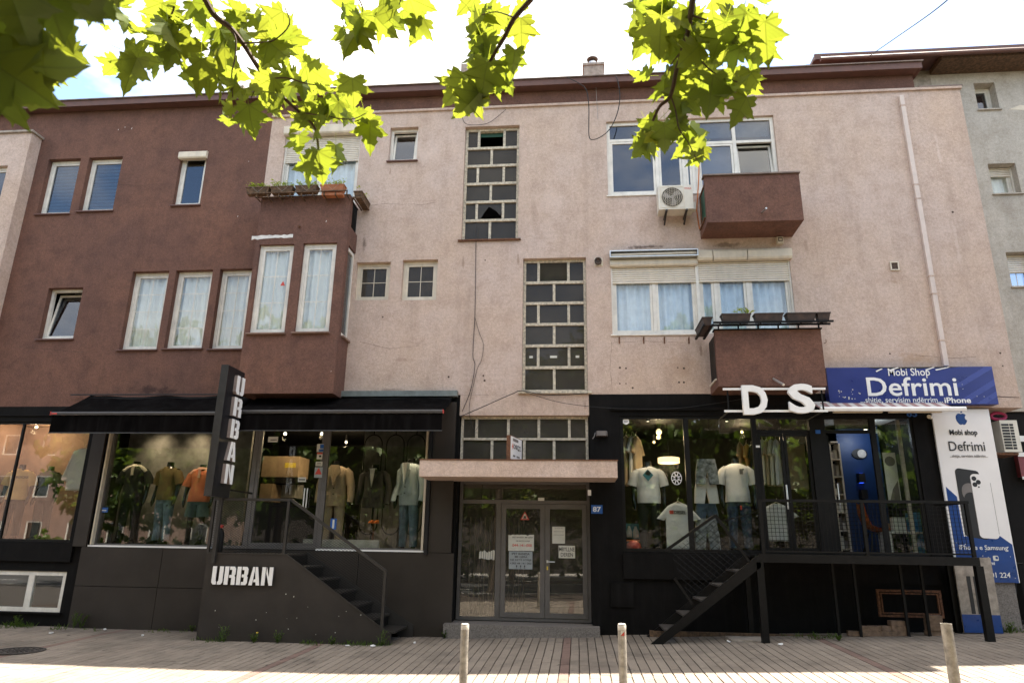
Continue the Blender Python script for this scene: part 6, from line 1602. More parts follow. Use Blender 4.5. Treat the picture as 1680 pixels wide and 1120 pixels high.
def tee(px, py, w, h, Y, m, label, group, sleeve=.16, long=False, name='hanging_shirt', th=.05, ang=0.0, printed=None):
    """garment on a hanger: padded tee outline with a hanger hook"""
    x, z = P(px, py, Y); t = thing(name, (x, Y, z), label, 'shirt', group)
    L = h * (.75 if long else .34); a = w / 2
    half = [(.07, 0), (a * .8, -.05), (a + sleeve, -L), (a + sleeve - .11, -L - .03), (a, -.24 if not long else -.30), (a, -h)]
    pts = [(u, v) for u, v in half] + [(-u, v) for u, v in half[::-1]]
    mb = MB()
    n = len(pts); rings = []
    for dy, k in ((0, .97), (-th * .7, 1.0), (-th, .93)): rings.append([(u * k, dy + .012 * math.sin(u * 34 + v * 3), (v + h / 2) * (k if dy == -th else 1) - h / 2) for u, v in pts])
    for r in rings: pass
    ca, sa = math.cos(ang), math.sin(ang)
    rings = [[(x + u * ca - d * sa, Y + u * sa + d * ca, z + v) for u, d, v in r] for r in rings]
    mb.loft(rings); o = mb.build('shirt', m, t, False, True)
    hk = MB(); hk.tube([(x - w * .3 * ca, Y - .02 - w * .3 * sa, z - .035), (x, Y - .02, z + .03), (x + w * .3 * ca, Y - .02 + w * .3 * sa, z - .035)], .008, 5); hk.tube([(x, Y - .02, z + .03), (x, Y - .02, z + .07), (x + .02, Y - .02, z + .10)], .004, 5); hk.build('hanger', 'cream_plastic', t)
    return t
for k, px in enumerate((1019, 1027, 1036, 1043)):
    tee(px, 716, .40, .95, .75 + k * .01, ('cloth_cream', 'cloth_tan', 'cloth_white', 'cloth_tan')[k], ('cream shirt at the left end of the left hanging row', 'tan shirt second in the left hanging row', 'white shirt third in the left hanging row', 'tan shirt at the right end of the left hanging row')[k] + ' in the right shop', 'shirts hanging at the left of the right shop', ang=1.15)
for k, px in enumerate((1213, 1224, 1232)):
    tee(px, 727 + k * 2, .40, .8, 1.0, ('cloth_tan', 'cloth_yellow', 'cloth_charcoal')[k], ('tan', 'ochre', 'dark')[k] + ' garment hanging behind the plain white tee dummy', 'garments behind the white tee dummy', ang=1.1)
for k, px in enumerate((1250, 1257, 1264, 1272)):
    tee(px, 722, .42, .85, .55, ('cloth_cream', 'cloth_tan', 'cloth_cream', 'cloth_white')[k], ('cream shirt nearest the mullion in the row inside the black glass door', 'tan shirt second in the row inside the black glass door', 'cream shirt third in the row inside the black glass door', 'white shirt at the right end of the row inside the black glass door')[k], 'shirts hanging inside the black glass door', ang=1.05)
tee(1310, 728, .50, .85, .60, 'cloth_tan', 'single greyish tan shirt hanging in the right leaf of the black glass door', None)
tee(1273, 826, .46, .66, .40, 'cloth_white', 'white tee with a small line of print hanging low in the black glass door', None)
t = tee(1112, 825, .48, .82, .30, 'cloth_white', 'white tee with a red and black chest logo hanging low in the right shop window', None)
x, z = P(1107, 840, .24); B('print', 'print_red', t, x - .095, x - .02, .236, .242, z - .03, z + .035); x2, z2 = P(1118, 841, .24); lettering('print', 'DIESEL', 'print_black', t, x - .01, x + .2, z - .03, z + .03, .241, .004, .02)
tee(140, 736, .52, .85, .55, 'cloth_white', 'white sweater hanging at the right edge of the far left window', None, long=True, sleeve=.12)
def hung_shorts(px, py, w, h, Y, m, label, crotch=.4):
    x, z = P(px, py, Y); a = w / 2
    pts = [(-a * .8, 0), (a * .8, 0), (a, -h * .5), (a * 1.08, -h), (a * .25, -h * 1.02), (0, -h * crotch), (-a * .25, -h * 1.02), (-a * 1.08, -h), (-a, -h * .5)]
    o = MB().loft([[(x + u * k, Y + d + .01 * math.sin(u * 30), z + v) for u, v in pts] for d, k in ((.05, .95), (.02, 1), (-.02, 1), (-.05, .93))]).build('hanging_shorts', m, None, False, True)
    return tag(o, label, 'shorts', 'shorts pinned up in the right shop window')
hung_shorts(1158, 753, .40, .46, .34, 'denim_washed', 'bleached denim shorts pinned at the top of the right shop window')
hung_shorts(1157, 784, .42, .46, .44, 'cloth_white', 'white shorts pinned below the bleached denim ones')
hung_shorts(1158, 826, .42, .34, .42, 'denim_dark', 'dark blue jeans shorts pinned below the white shorts')
hung_shorts(1158, 850, .44, .56, .36, 'denim_washed', 'faded pale denim shorts pinned lowest in the right shop window')
# stickers on the right shop glass
x, z = P(1027, 691, .05)
o = MB().prism([(x + .065 * math.cos(R_(30 + 60 * k)), z + .065 * math.sin(R_(30 + 60 * k))) for k in range(6)], .050, .054).build('sticker', 'letter_white'); tag(o, 'white hexagonal sticker at the top left of the right shop glass', 'sticker')
B('print', 'print_grey', o, x - .035, x + .035, .048, .0498, z - .012, z + .006)
x, z = P(1110, 784, .05); mb = MB()
for rr, dz in ((.105, 0),):
    for k in range(28): a = k * 2 * math.pi / 28; mb.bar((x + .09 * math.cos(a), .052, z + .115 * math.sin(a)), (x + .09 * math.cos(a + .19), .052, z + .115 * math.sin(a + .19)), .012, .004, (0, 1, 0))
for k in range(20): a = k * 2 * math.pi / 20; mb.bar((x + .045 * math.cos(a), .052, z + .055 * math.sin(a)), (x + .045 * math.cos(a + .25), .052, z + .055 * math.sin(a + .25)), .010, .004, (0, 1, 0))
for k in range(8): a = k * .785 + .39; mb.bar((x + .02 * math.cos(a), .052, z + .03 * math.sin(a)), (x + .085 * math.cos(a), .052, z + .11 * math.sin(a)), .012, .004, (0, 1, 0))
tag(mb.build('sticker', 'letter_white'), 'white round compass emblem stuck on the right shop glass', 'sticker')
x, z = P(1243.5, 732, .025); tag(B('sticker', 'letter_white', None, x - .035, x + .035, .026, .030, z - .02, z + .02), 'tiny white label on the mullion left of the black glass door', 'sticker')
# bags and poster low in the right window
x, z = P(1035, 878, .6); t = thing('poster_board', (x, .6, z), 'teal poster board low in the left corner of the right shop window', 'poster')
B('board', 'print_teal', t, x - .24, x + .2, .6, .62, z - .05, z + .22)
for k in range(3): MB().loft([ell(x - .15 + .12 * k, .58, z - .03 + q_ * .2, r, r * .6, 10) for q_, r in ((0, .05), (.5, .055), (.8, .03), (1, .02))]).build('printed_shape', 'shop_white', t, True)
x, z = P(1040, 898, .45); tag(MB().loft([ell(x, .45, DF + .005 + h, r, r * .8, 14) for h, r in ((0, .10), (.05, .15), (.14, .14), (.2, .06))]).build('ball_bag', 'print_red', None, True), 'red and cream round bag at the bottom left of the right shop window', 'bag')
B('shelf_board', 'orange_plastic', bd, P(1026, 886, .5)[0], P(1056, 886, .5)[0], .45, .7, P(1040, 888, .5)[1], P(1040, 885, .5)[1])
# boutique clutter: cartons, desk, arches, pendant light points
def carton(l, r, t_, b, Y, m, label, d=.5):
    x0, x1, z0, z1 = rect(l, r, t_, b, Y); t = thing('carton', ((x0 + x1) / 2, Y, z0), label, 'box', 'cartons inside the boutique')
    B('case', m, t, x0, x1, Y, Y + d, z0, z1); return t, x0, x1, z0, z1
t, x0, x1, z0, z1 = carton(430, 490, 748, 782, 2.2, 'cardboard', 'large brown carton with a yellow label inside the boutique door', .6)
B('tape', 'tape_yellow', t, x0 + (x1 - x0) * .62, x0 + (x1 - x0) * .92, 2.194, 2.199, z0 + (z1 - z0) * .45, z0 + (z1 - z0) * .68)
carton(426, 446, 793, 822, 2.0, 'cardboard', 'brown carton low at the left inside the boutique door'); carton(452, 484, 790, 816, 2.6, 'shop_white', 'pale carton low at the right inside the boutique door')
carton(430, 485, 783, 792, 2.15, 'shop_dark', 'dark shelf box between the cartons inside the boutique door')
mb = MB()
for k, px in enumerate((614, 650, 684)):
    x, z = P(px, 712, 1.35); x1, zb_ = P(px, 880, 1.35); w = .19
    pts = [(x - w, 1.35, zb_ + .25)] + [(x - w * math.cos(a * .2618), 1.35, z - .22 + w * 1.1 * math.sin(a * .2618)) for a in range(13)] + [(x + w, 1.35, zb_ + .25)] + [(x + w * math.cos(a * .2618), 1.35, zb_ + .25 - w * 1.1 * math.sin(a * .2618)) for a in range(13)]
    mb.tube(pts, .012, 6); mb.tube([(x, 1.35, z), (x, 1.35, z + .3)], .012, 6)
tag(mb.build('arch_rack', 'black_metal', None), 'black metal rack with three tall arches behind the suits', 'rack')
B('display_wall', 'shop_concrete', bd, P(592, 800, 1.6)[0], UX1 - .01, 1.6, 1.68, SZ0 + .035, 4.11)['label'] = 'grey panel behind the arched rack'
x0, x1, z0, z1 = rect(497, 622, 889, 903, .35)
t = thing('white_plinth', ((x0 + x1) / 2, .35, SZ0), 'low white patterned plinth at the foot of the boutique window', 'plinth'); B('block', 'shop_white', t, x0, x1, .32, .42, SZ0 + .033, z1 + .05)
x, z = P(613, 858, .6); t = thing('orange_shoes', (x, .6, z), 'pair of orange shoes on a small stand in the boutique window', 'shoes')
for q in (-1, 1): MB().loft([[(x + q * .05 + a, .6 + b, z + c) for a, b, c in ring] for ring in ([(-.03, -.1, 0), (.03, -.1, 0), (.03, .1, 0), (-.03, .1, 0)], [(-.03, -.1, .02), (.03, -.1, .02), (.03, .1, .05), (-.03, .1, .05)], [(-.02, -.06, .04), (.02, -.06, .04), (.02, .09, .07), (-.02, .09, .07)])]).build('shoe', 'orange_plastic', t)
MB().tube([(x, .6, SZ0 + .033), (x, .6, z - .003)], .02, 8).build('stand', 'rust', t)
# lit lamps behind the glass, with unseen spots added for the clothes
def lamp(px, py, Y, r, m, label, E=0, col=(1, .75, .45), shape='bulb', dz=-.12):
    x, z = P(px, py, Y); t = thing('ceiling_spot', (x, Y, z), label, 'lamp', 'lit spots behind the shop glass')
    MB().loft([ell(x, Y, z + a * r, r * b, r * b, 10) for a, b in ((-1, .2), (-.6, .8), (0, 1), (.6, .8), (1, .3))]).build('bulb', m, t, True); MB().tube([(x, Y, z + r), (x, Y, z + r + .14)], r * .7, 8).build('housing', 'print_black', t)
    if E:
        l = bpy.data.lights.new('spot_light', 'POINT'); l.energy = E; l.color = col; l.shadow_soft_size = .05; o = bpy.data.objects.new('spot_light', l); COL.objects.link(o); o.parent = t; o.matrix_parent_inverse = Matrix.Translation(-t.location); o.location = (x, Y - .06, z + dz)
    return t
lamp(468, 711, 1.6, .035, 'lamp_white', 'small lit spot at the left above the boutique door', 5)
lamp(528, 711, 1.6, .035, 'lamp_white', 'small lit spot at the right above the boutique door', 5)
lamp(568, 725, 2.4, .03, 'lamp_white', 'small lit spot above the tan suit', 3)
lamp(535, 764, 2.4, .03, 'lamp_white', 'small lit spot beside the boutique door stickers', 2)
lamp(1081, 708, 1.6, .06, 'lamp_warm', 'bright warm bulb high behind the right shop glass', 7)
lamp(1080, 717, 1.8, .045, 'lamp_warm', 'second warm bulb directly below the bright one', 0)
lamp(1073, 725, 2.0, .03, 'lamp_warm', 'third small warm bulb of the right shop', 0)
lamp(1217, 708, 1.9, .03, 'lamp_warm', 'small warm bulb behind the upper right of the right shop glass', 6)
def wallspot(px, E, label, y=.34, aim=(.95, 3.35), size=78):
    x = P(px, 720, aim[0])[0]; t = thing('ceiling_spot', (x, y, 4.0), label, 'lamp', 'lit spots behind the shop glass')
    MB().tube([(x, y - .02, 4.08), (x, y + .02, 3.98)], .04, 12).build('housing', 'print_black', t, True); B('bulb', 'lamp_white', t, x - .02, x + .02, y, y + .04, 3.968, 3.974)
    l = bpy.data.lights.new('spot_light', 'SPOT'); l.energy = E; l.color = (1, .76, .50); l.spot_size = R_(size); l.spot_blend = 1.0; l.shadow_soft_size = .06
    o = bpy.data.objects.new('spot_light', l); COL.objects.link(o); o.parent = t; o.matrix_parent_inverse = Matrix.Translation(-t.location); o.location = (x, y + .02, 3.94)
    o.rotation_euler = (Vector((x, aim[0], aim[1])) - Vector((x, y, 3.94))).normalized().to_track_quat('-Z', 'Y').to_euler()
wallspot(266, 13, 'lit ceiling spot between the black polo and the olive tee'); wallspot(330, 13, 'lit ceiling spot above the orange polo dummy')
wallspot(556, 16, 'ceiling spot above the tan suit dummy', .16, (.45, 2.9)); wallspot(676, 16, 'ceiling spot above the ice blue suit dummy', .16, (.42, 2.9)); wallspot(1062, 12, 'unseen ceiling spot added above the dummy in the printed white tee', .16, (.42, 2.7)); wallspot(1190, 14, 'unseen ceiling spot added above the dummy in the plain white tee', .16, (.42, 2.7)); wallspot(281, 11, 'ceiling spot added in front of the olive tee dummy to brighten it', .16, (.45, 2.7), 60); wallspot(336, 11, 'ceiling spot added in front of the orange polo dummy to brighten it', .16, (.45, 2.7), 60); wallspot(222, 12, 'ceiling spot above the black polo dummy', .16, (.45, 3.0), 60)  # spots added to brighten the white tees, the olive tee and the orange polo
x, z = P(1097, 755, 1.2)
t = thing('ring_lamp', (x, 1.2, z), 'glowing round drum lamp hanging behind the right shop glass', 'lamp')
MB().loft([ell(x, 1.2, z + a, r, r, 28) for a, r in ((-.055, .20), (-.05, .215), (.05, .215), (.055, .20))]).build('lamp_shade', 'lamp_warm', t, True); MB().tube([(x, 1.2, z + .056), (x, 1.2, 4.1)], .006, 6).build('cord', 'cable_black', t)
l = bpy.data.lights.new('spot_light', 'POINT'); l.energy = 7; l.color = (1, .72, .40); l.shadow_soft_size = .2; o = bpy.data.objects.new('spot_light', l); COL.objects.link(o); o.parent = t; o.matrix_parent_inverse = Matrix.Translation(-t.location); o.location = (x, 1.2, z - .15)
lamp(60, 700, .9, .03, 'lamp_white', 'lit spot at the ceiling of the far left shop', 9); lamp(1420, 705, 1.1, .035, 'lamp_white', 'lit spot at the ceiling of the phone shop', 2.5, (.75, .85, 1))

# ================================================================== NEIGHBOURS
nb = thing('neighbour_building', (-13.2, -.3, .1), 'pale pink projecting neighbour block with a stone coping at the far left edge', 'building')
nx1 = P(26, 330, -.3)[0]; nzt = P(30, 219, -.3)[1]
wr = (nx1 - 1.6, P(6, 300, -.3)[0], P(0, 345, -.3)[1], P(0, 272, -.3)[1])
wall_grid('wall', 'pink_plaster', nb, -17, nx1, 4.26, nzt, [wr], -.30, -.05)
B('wall', 'pink_plaster', nb, nx1 - .02, nx1, -.048, -.003, 4.26, nzt); B('coping', 'concrete_slab', nb, -17, nx1 + .05, -.36, -.003, nzt + .002, nzt + .05)
window(nb, wr, rec=.10, y=-.30, label='window at the very left edge')
gb = thing('grey_building', (11.5, 1.0, .4), 'weathered grey plaster building at the right edge with small windows and a brown eave', 'building')
GY = 1.0
g1 = rect(1601, 1636, 136, 180, GY); g2 = rect(1625, 1671, 268, 318, GY); g3 = rect(1655, 1700, 413, 470, GY)
gx0 = 8.02; gzt = P(1600, 119, GY)[1]
wall_grid('wall', 'grey_plaster', gb, gx0, 17, 4.3, gzt, [g1, g2, g3], GY, GY + .3)
B('wall', 'grey_plaster', gb, gx0, gx0 + .25, GY + .3, 9, -.2, gzt - .02)
ex0, ez = P(1336, 112, GY - .5); _, ezt = P(1500, 97, GY - .5)
B('wall', 'concrete_slab', gb, ex0 + .25, gx0, GY - .0, 9, ZT + .20, gzt + .1)
rf = B('roof', 'brown_metal', gb, ex0, 17, GY - .55, 9, gzt + .12, gzt + .20); B('fascia', 'brown_metal', gb, ex0, 17, GY - .60, GY - .552, gzt + .08, gzt + .22); B('soffit', 'weathered_wood', gb, gx0, 17, GY - .55, GY - .003, gzt - .02, gzt + .10)
MB().tube([(ex0 + .1, GY - .64, gzt + .04), (17, GY - .64, gzt + .06)], .05, 8).build('gutter', 'brown_metal', gb, True)
xg, zg2 = P(1334, 102, GY - .5); MB().prism([(xg - .12, ZT + .12), (xg + .45, ZT + .12), (xg + .45, zg2 + .32), (xg + .12, zg2 + .3), (xg - .3, zg2 - .25)], GY + .1, GY + .5).build('gable_wall', 'pink_plaster', gb); B('gable_coping', 'brown_metal', gb, xg + .05, xg + .5, GY + .05, GY + .55, zg2 + .325, zg2 + .36)
window(gb, g1, y=GY, rec=.22, fw=.05, sill='grey_plaster'); window(gb, g2, y=GY, rec=.22, fw=.05, shutter=.22, curtain='curtain', sill='grey_plaster'); window(gb, g3, y=GY, rec=.2, fw=.05, nx=1, nz=1, shutter=.40, sill='grey_plaster')
x0, z0 = P(1655, 180, GY); MB().prism([(x0, z0), (x0 + .25, z0 + .10), (x0 + .55, z0 + .06), (x0 + .6, z0 - .02), (x0 + .3, z0 - .03)], GY - .004, GY + .01).build('bare_patch', 'cream_plastic', gb)
B('ground_floor', 'shop_dark', gb, 8.03, 17, GY + .05, GY + .3, -.2, 4.29)
B('shop_fascia', 'sign_maroon', gb, 8.3, 17, GY - .08, GY + .045, 3.05, 3.45); B('fascia_strip', 'letter_white', gb, 8.3, 17, GY - .10, GY - .082, 3.42, 3.50); B('fascia_strip', 'letter_white', gb, 8.3, 17, GY - .10, GY - .082, 3.0, 3.05)
x0, z0 = P(1668, 722, GY - .1); MB().prism([(x0 - .02, z0 - .16), (x0 + .06, z0 - .16), (x0 + .06, z0 - .02), (x0 + .26, z0 - .02), (x0 + .26, z0 + .09), (x0 + .05, z0 + .09), (x0 - .02, z0 + .02)], GY - .088, GY - .0815).build('arrow_print', 'letter_white', gb)
B('shop_glass_bar', 'letter_white', gb, 8.3, 17, GY + .0, GY + .04, 1.42, 1.46); B('shop_glass_bar', 'letter_white', gb, 8.3, 17, GY + .0, GY + .04, .72, .76); B('shop_window_pane', 'mirror_glass', gb, 8.3, 17, GY + .01, GY + .02, .77, 1.41)
# second air conditioner on the flank
x0, x1, z0, z1 = rect(1644, 1667, 689, 741, .1)
t = thing('air_conditioner', ((x0 + x1) / 2, .3, z0), 'white air conditioner with a ladder grille to the right of the tall banner', 'air conditioner')
B('case', 'ac_white', t, x0, x1 + .06, .10, .75, z0, z1)
n = 9
for k in range(n):
    zz = z0 + .05 + (z1 - z0 - .1) * k / n
    for a, b in ((.08, .60), (.66, .92)): B('grille_slot', 'print_black', t, x0 + (x1 - x0) * a, x0 + (x1 - x0) * b, .094, .0985, zz, zz + (z1 - z0 - .1) / n * .68)
B('bracket', 'rust', t, x0 - .15, x1, .12, .6, z0 - .05, z0 - .012)
x, z = P(1648, 686, .2)
tag(MB().tube([(x - .1 + .13 * math.cos(a * .524), .2, z + .04 + .06 * math.sin(a * .524)) for a in range(13)], .028, 8).build('coiled_hose', 'magenta', None, True), 'magenta coil lying on top of the right-hand air conditioner', 'hose')
# parked kick scooter at the right edge
gx_, gy_ = P(1672, 1000, .4)[0], .4; g = gz(gx_, gy_)
t = thing('kick_scooter', (gx_, gy_, g), 'black kick scooter parked at the right edge behind the plinth', 'scooter')
B('deck', 'black_metal', t, gx_ - .05, gx_ + .70, gy_ - .08, gy_ + .08, g + .10, g + .13)
MB().tube([(gx_ - .08, gy_, g + .16), (gx_ + .06, gy_, g + 1.05)], .022, 8).build('stem', 'black_metal', t); MB().tube([(gx_ + .06, gy_ - .25, g + 1.06), (gx_ + .06, gy_ + .25, g + 1.06)], .016, 8).build('handlebar', 'black_metal', t)
for dx in (-.10, .72): MB().disc_y(gx_ + dx, g + .11, .11, gy_ - .025, gy_ + .025, 18).build('wheel', 'black_metal', t)

# ================================================================== WEEDS AND LITTER
def blade(mb, x, y, z, h, a, w, bend):
    dx, dy = math.cos(a), math.sin(a); p = [(x, y, z), (x + dx * bend * .35, y + dy * bend * .35, z + h * .6), (x + dx * bend, y + dy * bend, z + h)]
    mb.add([(p[0][0] - dy * w, p[0][1] + dx * w, p[0][2]), (p[0][0] + dy * w, p[0][1] - dx * w, p[0][2]), (p[1][0] + dy * w * .8, p[1][1] - dx * w * .8, p[1][2]), p[2], (p[1][0] - dy * w * .8, p[1][1] + dx * w * .8, p[1][2])], [(0, 1, 2, 3, 4)])
mb = MB()
def strip(x0, x1, y, n, hmax, spread=.12):
    for k in range(n):
        x = rnd(x0, x1); yy = y - abs(random.gauss(0, spread)); 
        if noise.noise(Vector((x * 1.7, yy, 3.3))) < -.05: continue
        z = gz(x, yy) - .01
        for q in range(4): blade(mb, x + rnd(-.05, .05), yy + rnd(-.03, .03), z, rnd(.02, hmax), rnd(0, 6.28), rnd(.002, .005), rnd(.01, hmax * .7))
strip(-11.5, -9.2, -.10, 130, .13, .28); strip(-9.3, -6.6, -.13, 70, .08, .16); strip(-6.4, -3.1, -1.12, 95, .11, .08); strip(-3.0, -2.2, -.14, 60, .08); strip(2.9, 4.2, -.35, 40, .10, .3); strip(6.6, 7.3, -.05, 30, .14)
tag(mb.build('grass', 'weed_leaf'), kind='stuff')
GW = 'weeds growing at the foot of the shops'
def weed(px, py, Y, h, n, label, flower=False):
    x = P(px, py, Y)[0]; z = gz(x, Y) - .01; t = thing('weed', (x, Y, z), label, 'weed', GW); mb = MB()
    for k in range(n):
        a = rnd(0, 6.28); L = rnd(.5, 1) * h; tx_, ty_ = x + math.cos(a) * h * .35, Y + math.sin(a) * h * .2
        mb.tube([(x, Y, z), ((x + tx_) / 2, (Y + ty_) / 2, z + L * .6), (tx_, ty_, z + L)], .0025, 4)
        for q in range(7):
            u = .25 + .75 * q / 6; b = rnd(0, 6.28); blade(mb, x + (tx_ - x) * u, Y + (ty_ - Y) * u, z + L * u, rnd(.0, .035), b, .008, rnd(.03, .07))
    mb.build('foliage', 'weed_leaf', t)
    if flower: MB().loft([ell(x + .06, Y - .03, z + h + q, r, r, 8) for q, r in ((0, .006), (.01, .02), (.018, .02), (.022, .008))]).build('flower', 'tape_yellow', t, True)
for a in ((368, 1040, -1.2, .26, 9, 'thin leafy weed left of the yellow flower at the stair panel'), (416, 1050, -1.22, .16, 10, 'weed with a yellow flower at the foot of the stair panel', True), (455, 1050, -1.18, .24, 8, 'tall sparse weed below the end of the white stencil letters'),
          (626, 1050, -1.2, .26, 6, 'upright weed at the lower end of the boutique stair'), (122, 1020, -.2, .30, 8, 'tall weed at the left edge of the grey cladding'), (135, 1015, -.18, .26, 7, 'dark weed second from the left edge of the cladding'), (28, 1020, -.2, .22, 9, 'bushy weed below the white basement window'), (315, 1040, -.2, .14, 6, 'small weed in the corner beside the stair panel'),
          (545, 1050, -1.2, .15, 6, 'low weed in the middle of the stair panel foot'), (730, 1040, -.3, .14, 6, 'low weed left of the entrance step'), (1655, 1030, -.2, .2, 10, 'bright weed at the foot of the corner plinth'), (1377, 1052, -.9, .10, 8, 'small green weed in the pavers under the walkway')): weed(*a)
GLt = 'white litter scraps on the pavement'
for k, (px, py, Y, s) in enumerate(((83, 1040, -.9, .05), (570, 1058, -1.3, .05), (612, 1059, -1.3, .06), (680, 1050, -.9, .03), (233, 1047, -.9, .03), (1195, 1050, -1.0, .04), (1280, 1054, -1.3, .05), (172, 1032, -.3, .03))):
    x = P(px, py, Y)[0]; z = gz(x, Y) + .004; a = rnd(0, 6)
    pts = [(x + s * math.cos(a + q) * rnd(.6, 1), Y + s * math.sin(a + q) * rnd(.6, 1)) for q in (0, 1.3, 2.2, 3.3, 4.4, 5.3)]
    mb = MB(); mb.add([(u, v, z + rnd(0, .012)) for u, v in pts] + [(u, v, z + .012 + rnd(0, .02)) for u, v in pts], [(0, 1, 2, 3, 4, 5), (11, 10, 9, 8, 7, 6)] + [(q, (q + 1) % 6, (q + 1) % 6 + 6, q + 6) for q in range(6)])
    tag(mb.build('paper_litter', 'letter_white'), 'crumpled scrap of white litter on the pavers', 'litter', GLt)

# ================================================================== PLANE TREE
half = [(0, 0), (.10, -.06), (.24, -.13), (.38, -.10), (.35, .02), (.47, .06), (.42, .15), (.31, .20), (.45, .27), (.50, .35), (.66, .46), (.47, .47), (.41, .54), (.25, .49), (.22, .57), (.28, .63), (.17, .73), (.14, .84), (.05, .94), (0, 1.06)]
def leaf_verts(k, curl, fold, tw):
    vs = []; fs = []
    def z(x, y): return -fold * abs(x) ** 1.25 - curl * max(0, y - .25) ** 2 + tw * x * y + .02 * math.sin(9 * x + 5 * y + k)
    spine = [(0, 0), (0, .2), (0, .42), (0, .62), (0, .82), (0, 1.06)]
    for sg in (1, -1):
        o = len(vs); vs += [(0, y, z(0, y)) for _, y in spine]; e = len(vs); vs += [(sg * x, y, z(sg * x, y)) for x, y in half[1:-1]]
        m_ = len(half) - 2
        idx = [0, 0, 0, 0, 0, 1, 1, 1, 2, 2, 2, 2, 2, 3, 3, 3, 4, 4]
        prev = 0
        for i in range(m_ - 1):
            s0, s1 = idx[i], idx[i + 1]
            f = [o + s0, e + i, e + i + 1]; fs.append(tuple(f if sg > 0 else f[::-1]))
            if s1 != s0: f = [o + s0, e + i + 1, o + s1]; fs.append(tuple(f if sg > 0 else f[::-1]))
        f = [o + 4, e + m_ - 1, o + 5]; fs.append(tuple(f if sg > 0 else f[::-1]))
    vs += [(-.008, 0, 0), (.008, 0, 0), (.006, -.45, .06), (-.006, -.45, .06)]; n = len(vs); fs.append((n - 4, n - 3, n - 2, n - 1))
    return vs, fs
LV = [leaf_verts(k, *a) for k, a in enumerate(((.25, .22, .06), (.45, .38, -.10), (.10, .12, .16), (.6, .55, .05), (.30, -.18, -.12), (.8, .30, .25), (-.35, .35, -.2), (1.1, .7, .1)))]
LM = []
def blade_attr(me, co):
    at = me.attributes.new('blade', 'FLOAT_VECTOR', 'POINT'); at.data.foreach_set('vector', [c for q in co for c in (q[0], q[1], 0.0)])
for vs, fs in LV:
    mb = MB(); mb.add(vs, fs); o = mb.build('leaf', 'plane_leaf', None, True); blade_attr(o.data, vs); LM.append(o.data); bpy.data.objects.remove(o)
tr = thing('plane_tree', (-3.4, -15.6, gz(-3.4, -14.6)), 'plane tree with bright yellow green lobed leaves hanging into the top of the view', 'tree')
g = gz(-3.4, -14.6)
MB().tube([(-3.4, -15.6, g - .1), (-3.4, -15.6, g + .25), (-3.38, -15.58, g + 1.2), (-3.3, -15.5, g + 2.6), (-3.2, -15.4, g + 4.6)], [.34, .24, .20, .18, .15], 16).build('trunk', 'bark', tr, True)
def twig(pts, r0, r1, name='branch', m='twig_bark'):
    pts = smooth(pts, 4); n = len(pts); MB().tube(pts, [r0 + (r1 - r0) * i / (n - 1) for i in range(n)], 7).build(name, m, tr, True)
def dpp(l): return [Dp(*q) for q in l]
brA = dpp([(335, -4, 3.5), (353, 27, 3.52), (377, 45, 3.55), (398, 71, 3.58), (419, 104, 3.6), (437, 131, 3.62), (466, 161, 3.64), (490, 184, 3.66), (517, 211, 3.68), (523, 259, 3.7)])
brB = dpp([(876, -8, 3.2), (871, 0, 3.2), (843, 32, 3.22), (828, 61, 3.24), (811, 89, 3.26), (795, 118, 3.28), (782, 143, 3.3)])
brC = dpp([(1137, -6, 3.0), (1133, 25, 3.0), (1128, 54, 3.02), (1111, 111, 3.04), (1100, 157, 3.05), (1082, 175, 3.06), (1071, 199, 3.08)])
crown = Vector((-3.2, -15.4, g + 4.6))
limbs = [brA[0], brB[0], brC[0]]
for b, mid in ((brA, (-2.6, -12.6, 6.6)), (brB, (-.8, -12.4, 6.2)), (brC, (.6, -12.2, 6.3))):
    d = (b[0] - b[1]).normalized()
    twig([crown, Vector(mid) * .5 + crown * .5 + Vector((0, 0, .3)), Vector(mid), b[0] + d * .9 + Vector((0, -.1, .3)), b[0]], .075, .017, 'branch', 'bark')
    twig(b, .0145 if b is not brA else .016, .006)
for l, r in ((((288, -5, 3.5), (284, 18, 3.48), (270, 42, 3.46), (258, 57, 3.45)), .006), (((378, 46, 3.55), (387, 66, 3.54), (385, 98, 3.52), (380, 122, 3.5), (382, 161, 3.48)), .005), (((437, 131, 3.62), (428, 129, 3.6), (418, 148, 3.58), (410, 166, 3.55)), .004), (((437, 131, 3.62), (470, 128, 3.6), (505, 138, 3.58), (540, 140, 3.55)), .005),
             (((490, 184, 3.66), (530, 190, 3.6), (575, 196, 3.55), (600, 186, 3.5)), .004), (((398, 71, 3.58), (425, 70, 3.5), (450, 66, 3.45), (475, 40, 3.4), (466, 10, 3.4)), .005), (((1128, 54, 3.02), (1120, 80, 3.0), (1102, 105, 3.0), (1095, 125, 3.0)), .004), (((1128, 60, 3.02), (1135, 80, 3.0), (1152, 102, 2.98), (1175, 122, 2.96), (1210, 135, 2.94)), .005),
             (((1100, 157, 3.05), (1108, 180, 3.05), (1114, 211, 3.05), (1128, 232, 3.04), (1143, 262, 3.03)), .004), (((1133, 25, 3.0), (1165, 35, 2.95), (1200, 45, 2.9), (1250, 40, 2.9)), .005), (((845, 30, 3.22), (815, 20, 3.2), (790, 25, 3.18)), .004), (((585, -8, 3.3), (595, 15, 3.3), (588, 40, 3.3)), .004), (((660, -8, 3.3), (655, 8, 3.3)), .004),
             (((60, -5, 2.2), (62, 60, 2.2), (70, 110, 2.2), (80, 145, 2.2)), .004), (((160, -5, 2.6), (165, 20, 2.6), (172, 45, 2.6)), .003)): twig(dpp(l), r, r * .5, 'twig')
LEAVES = []
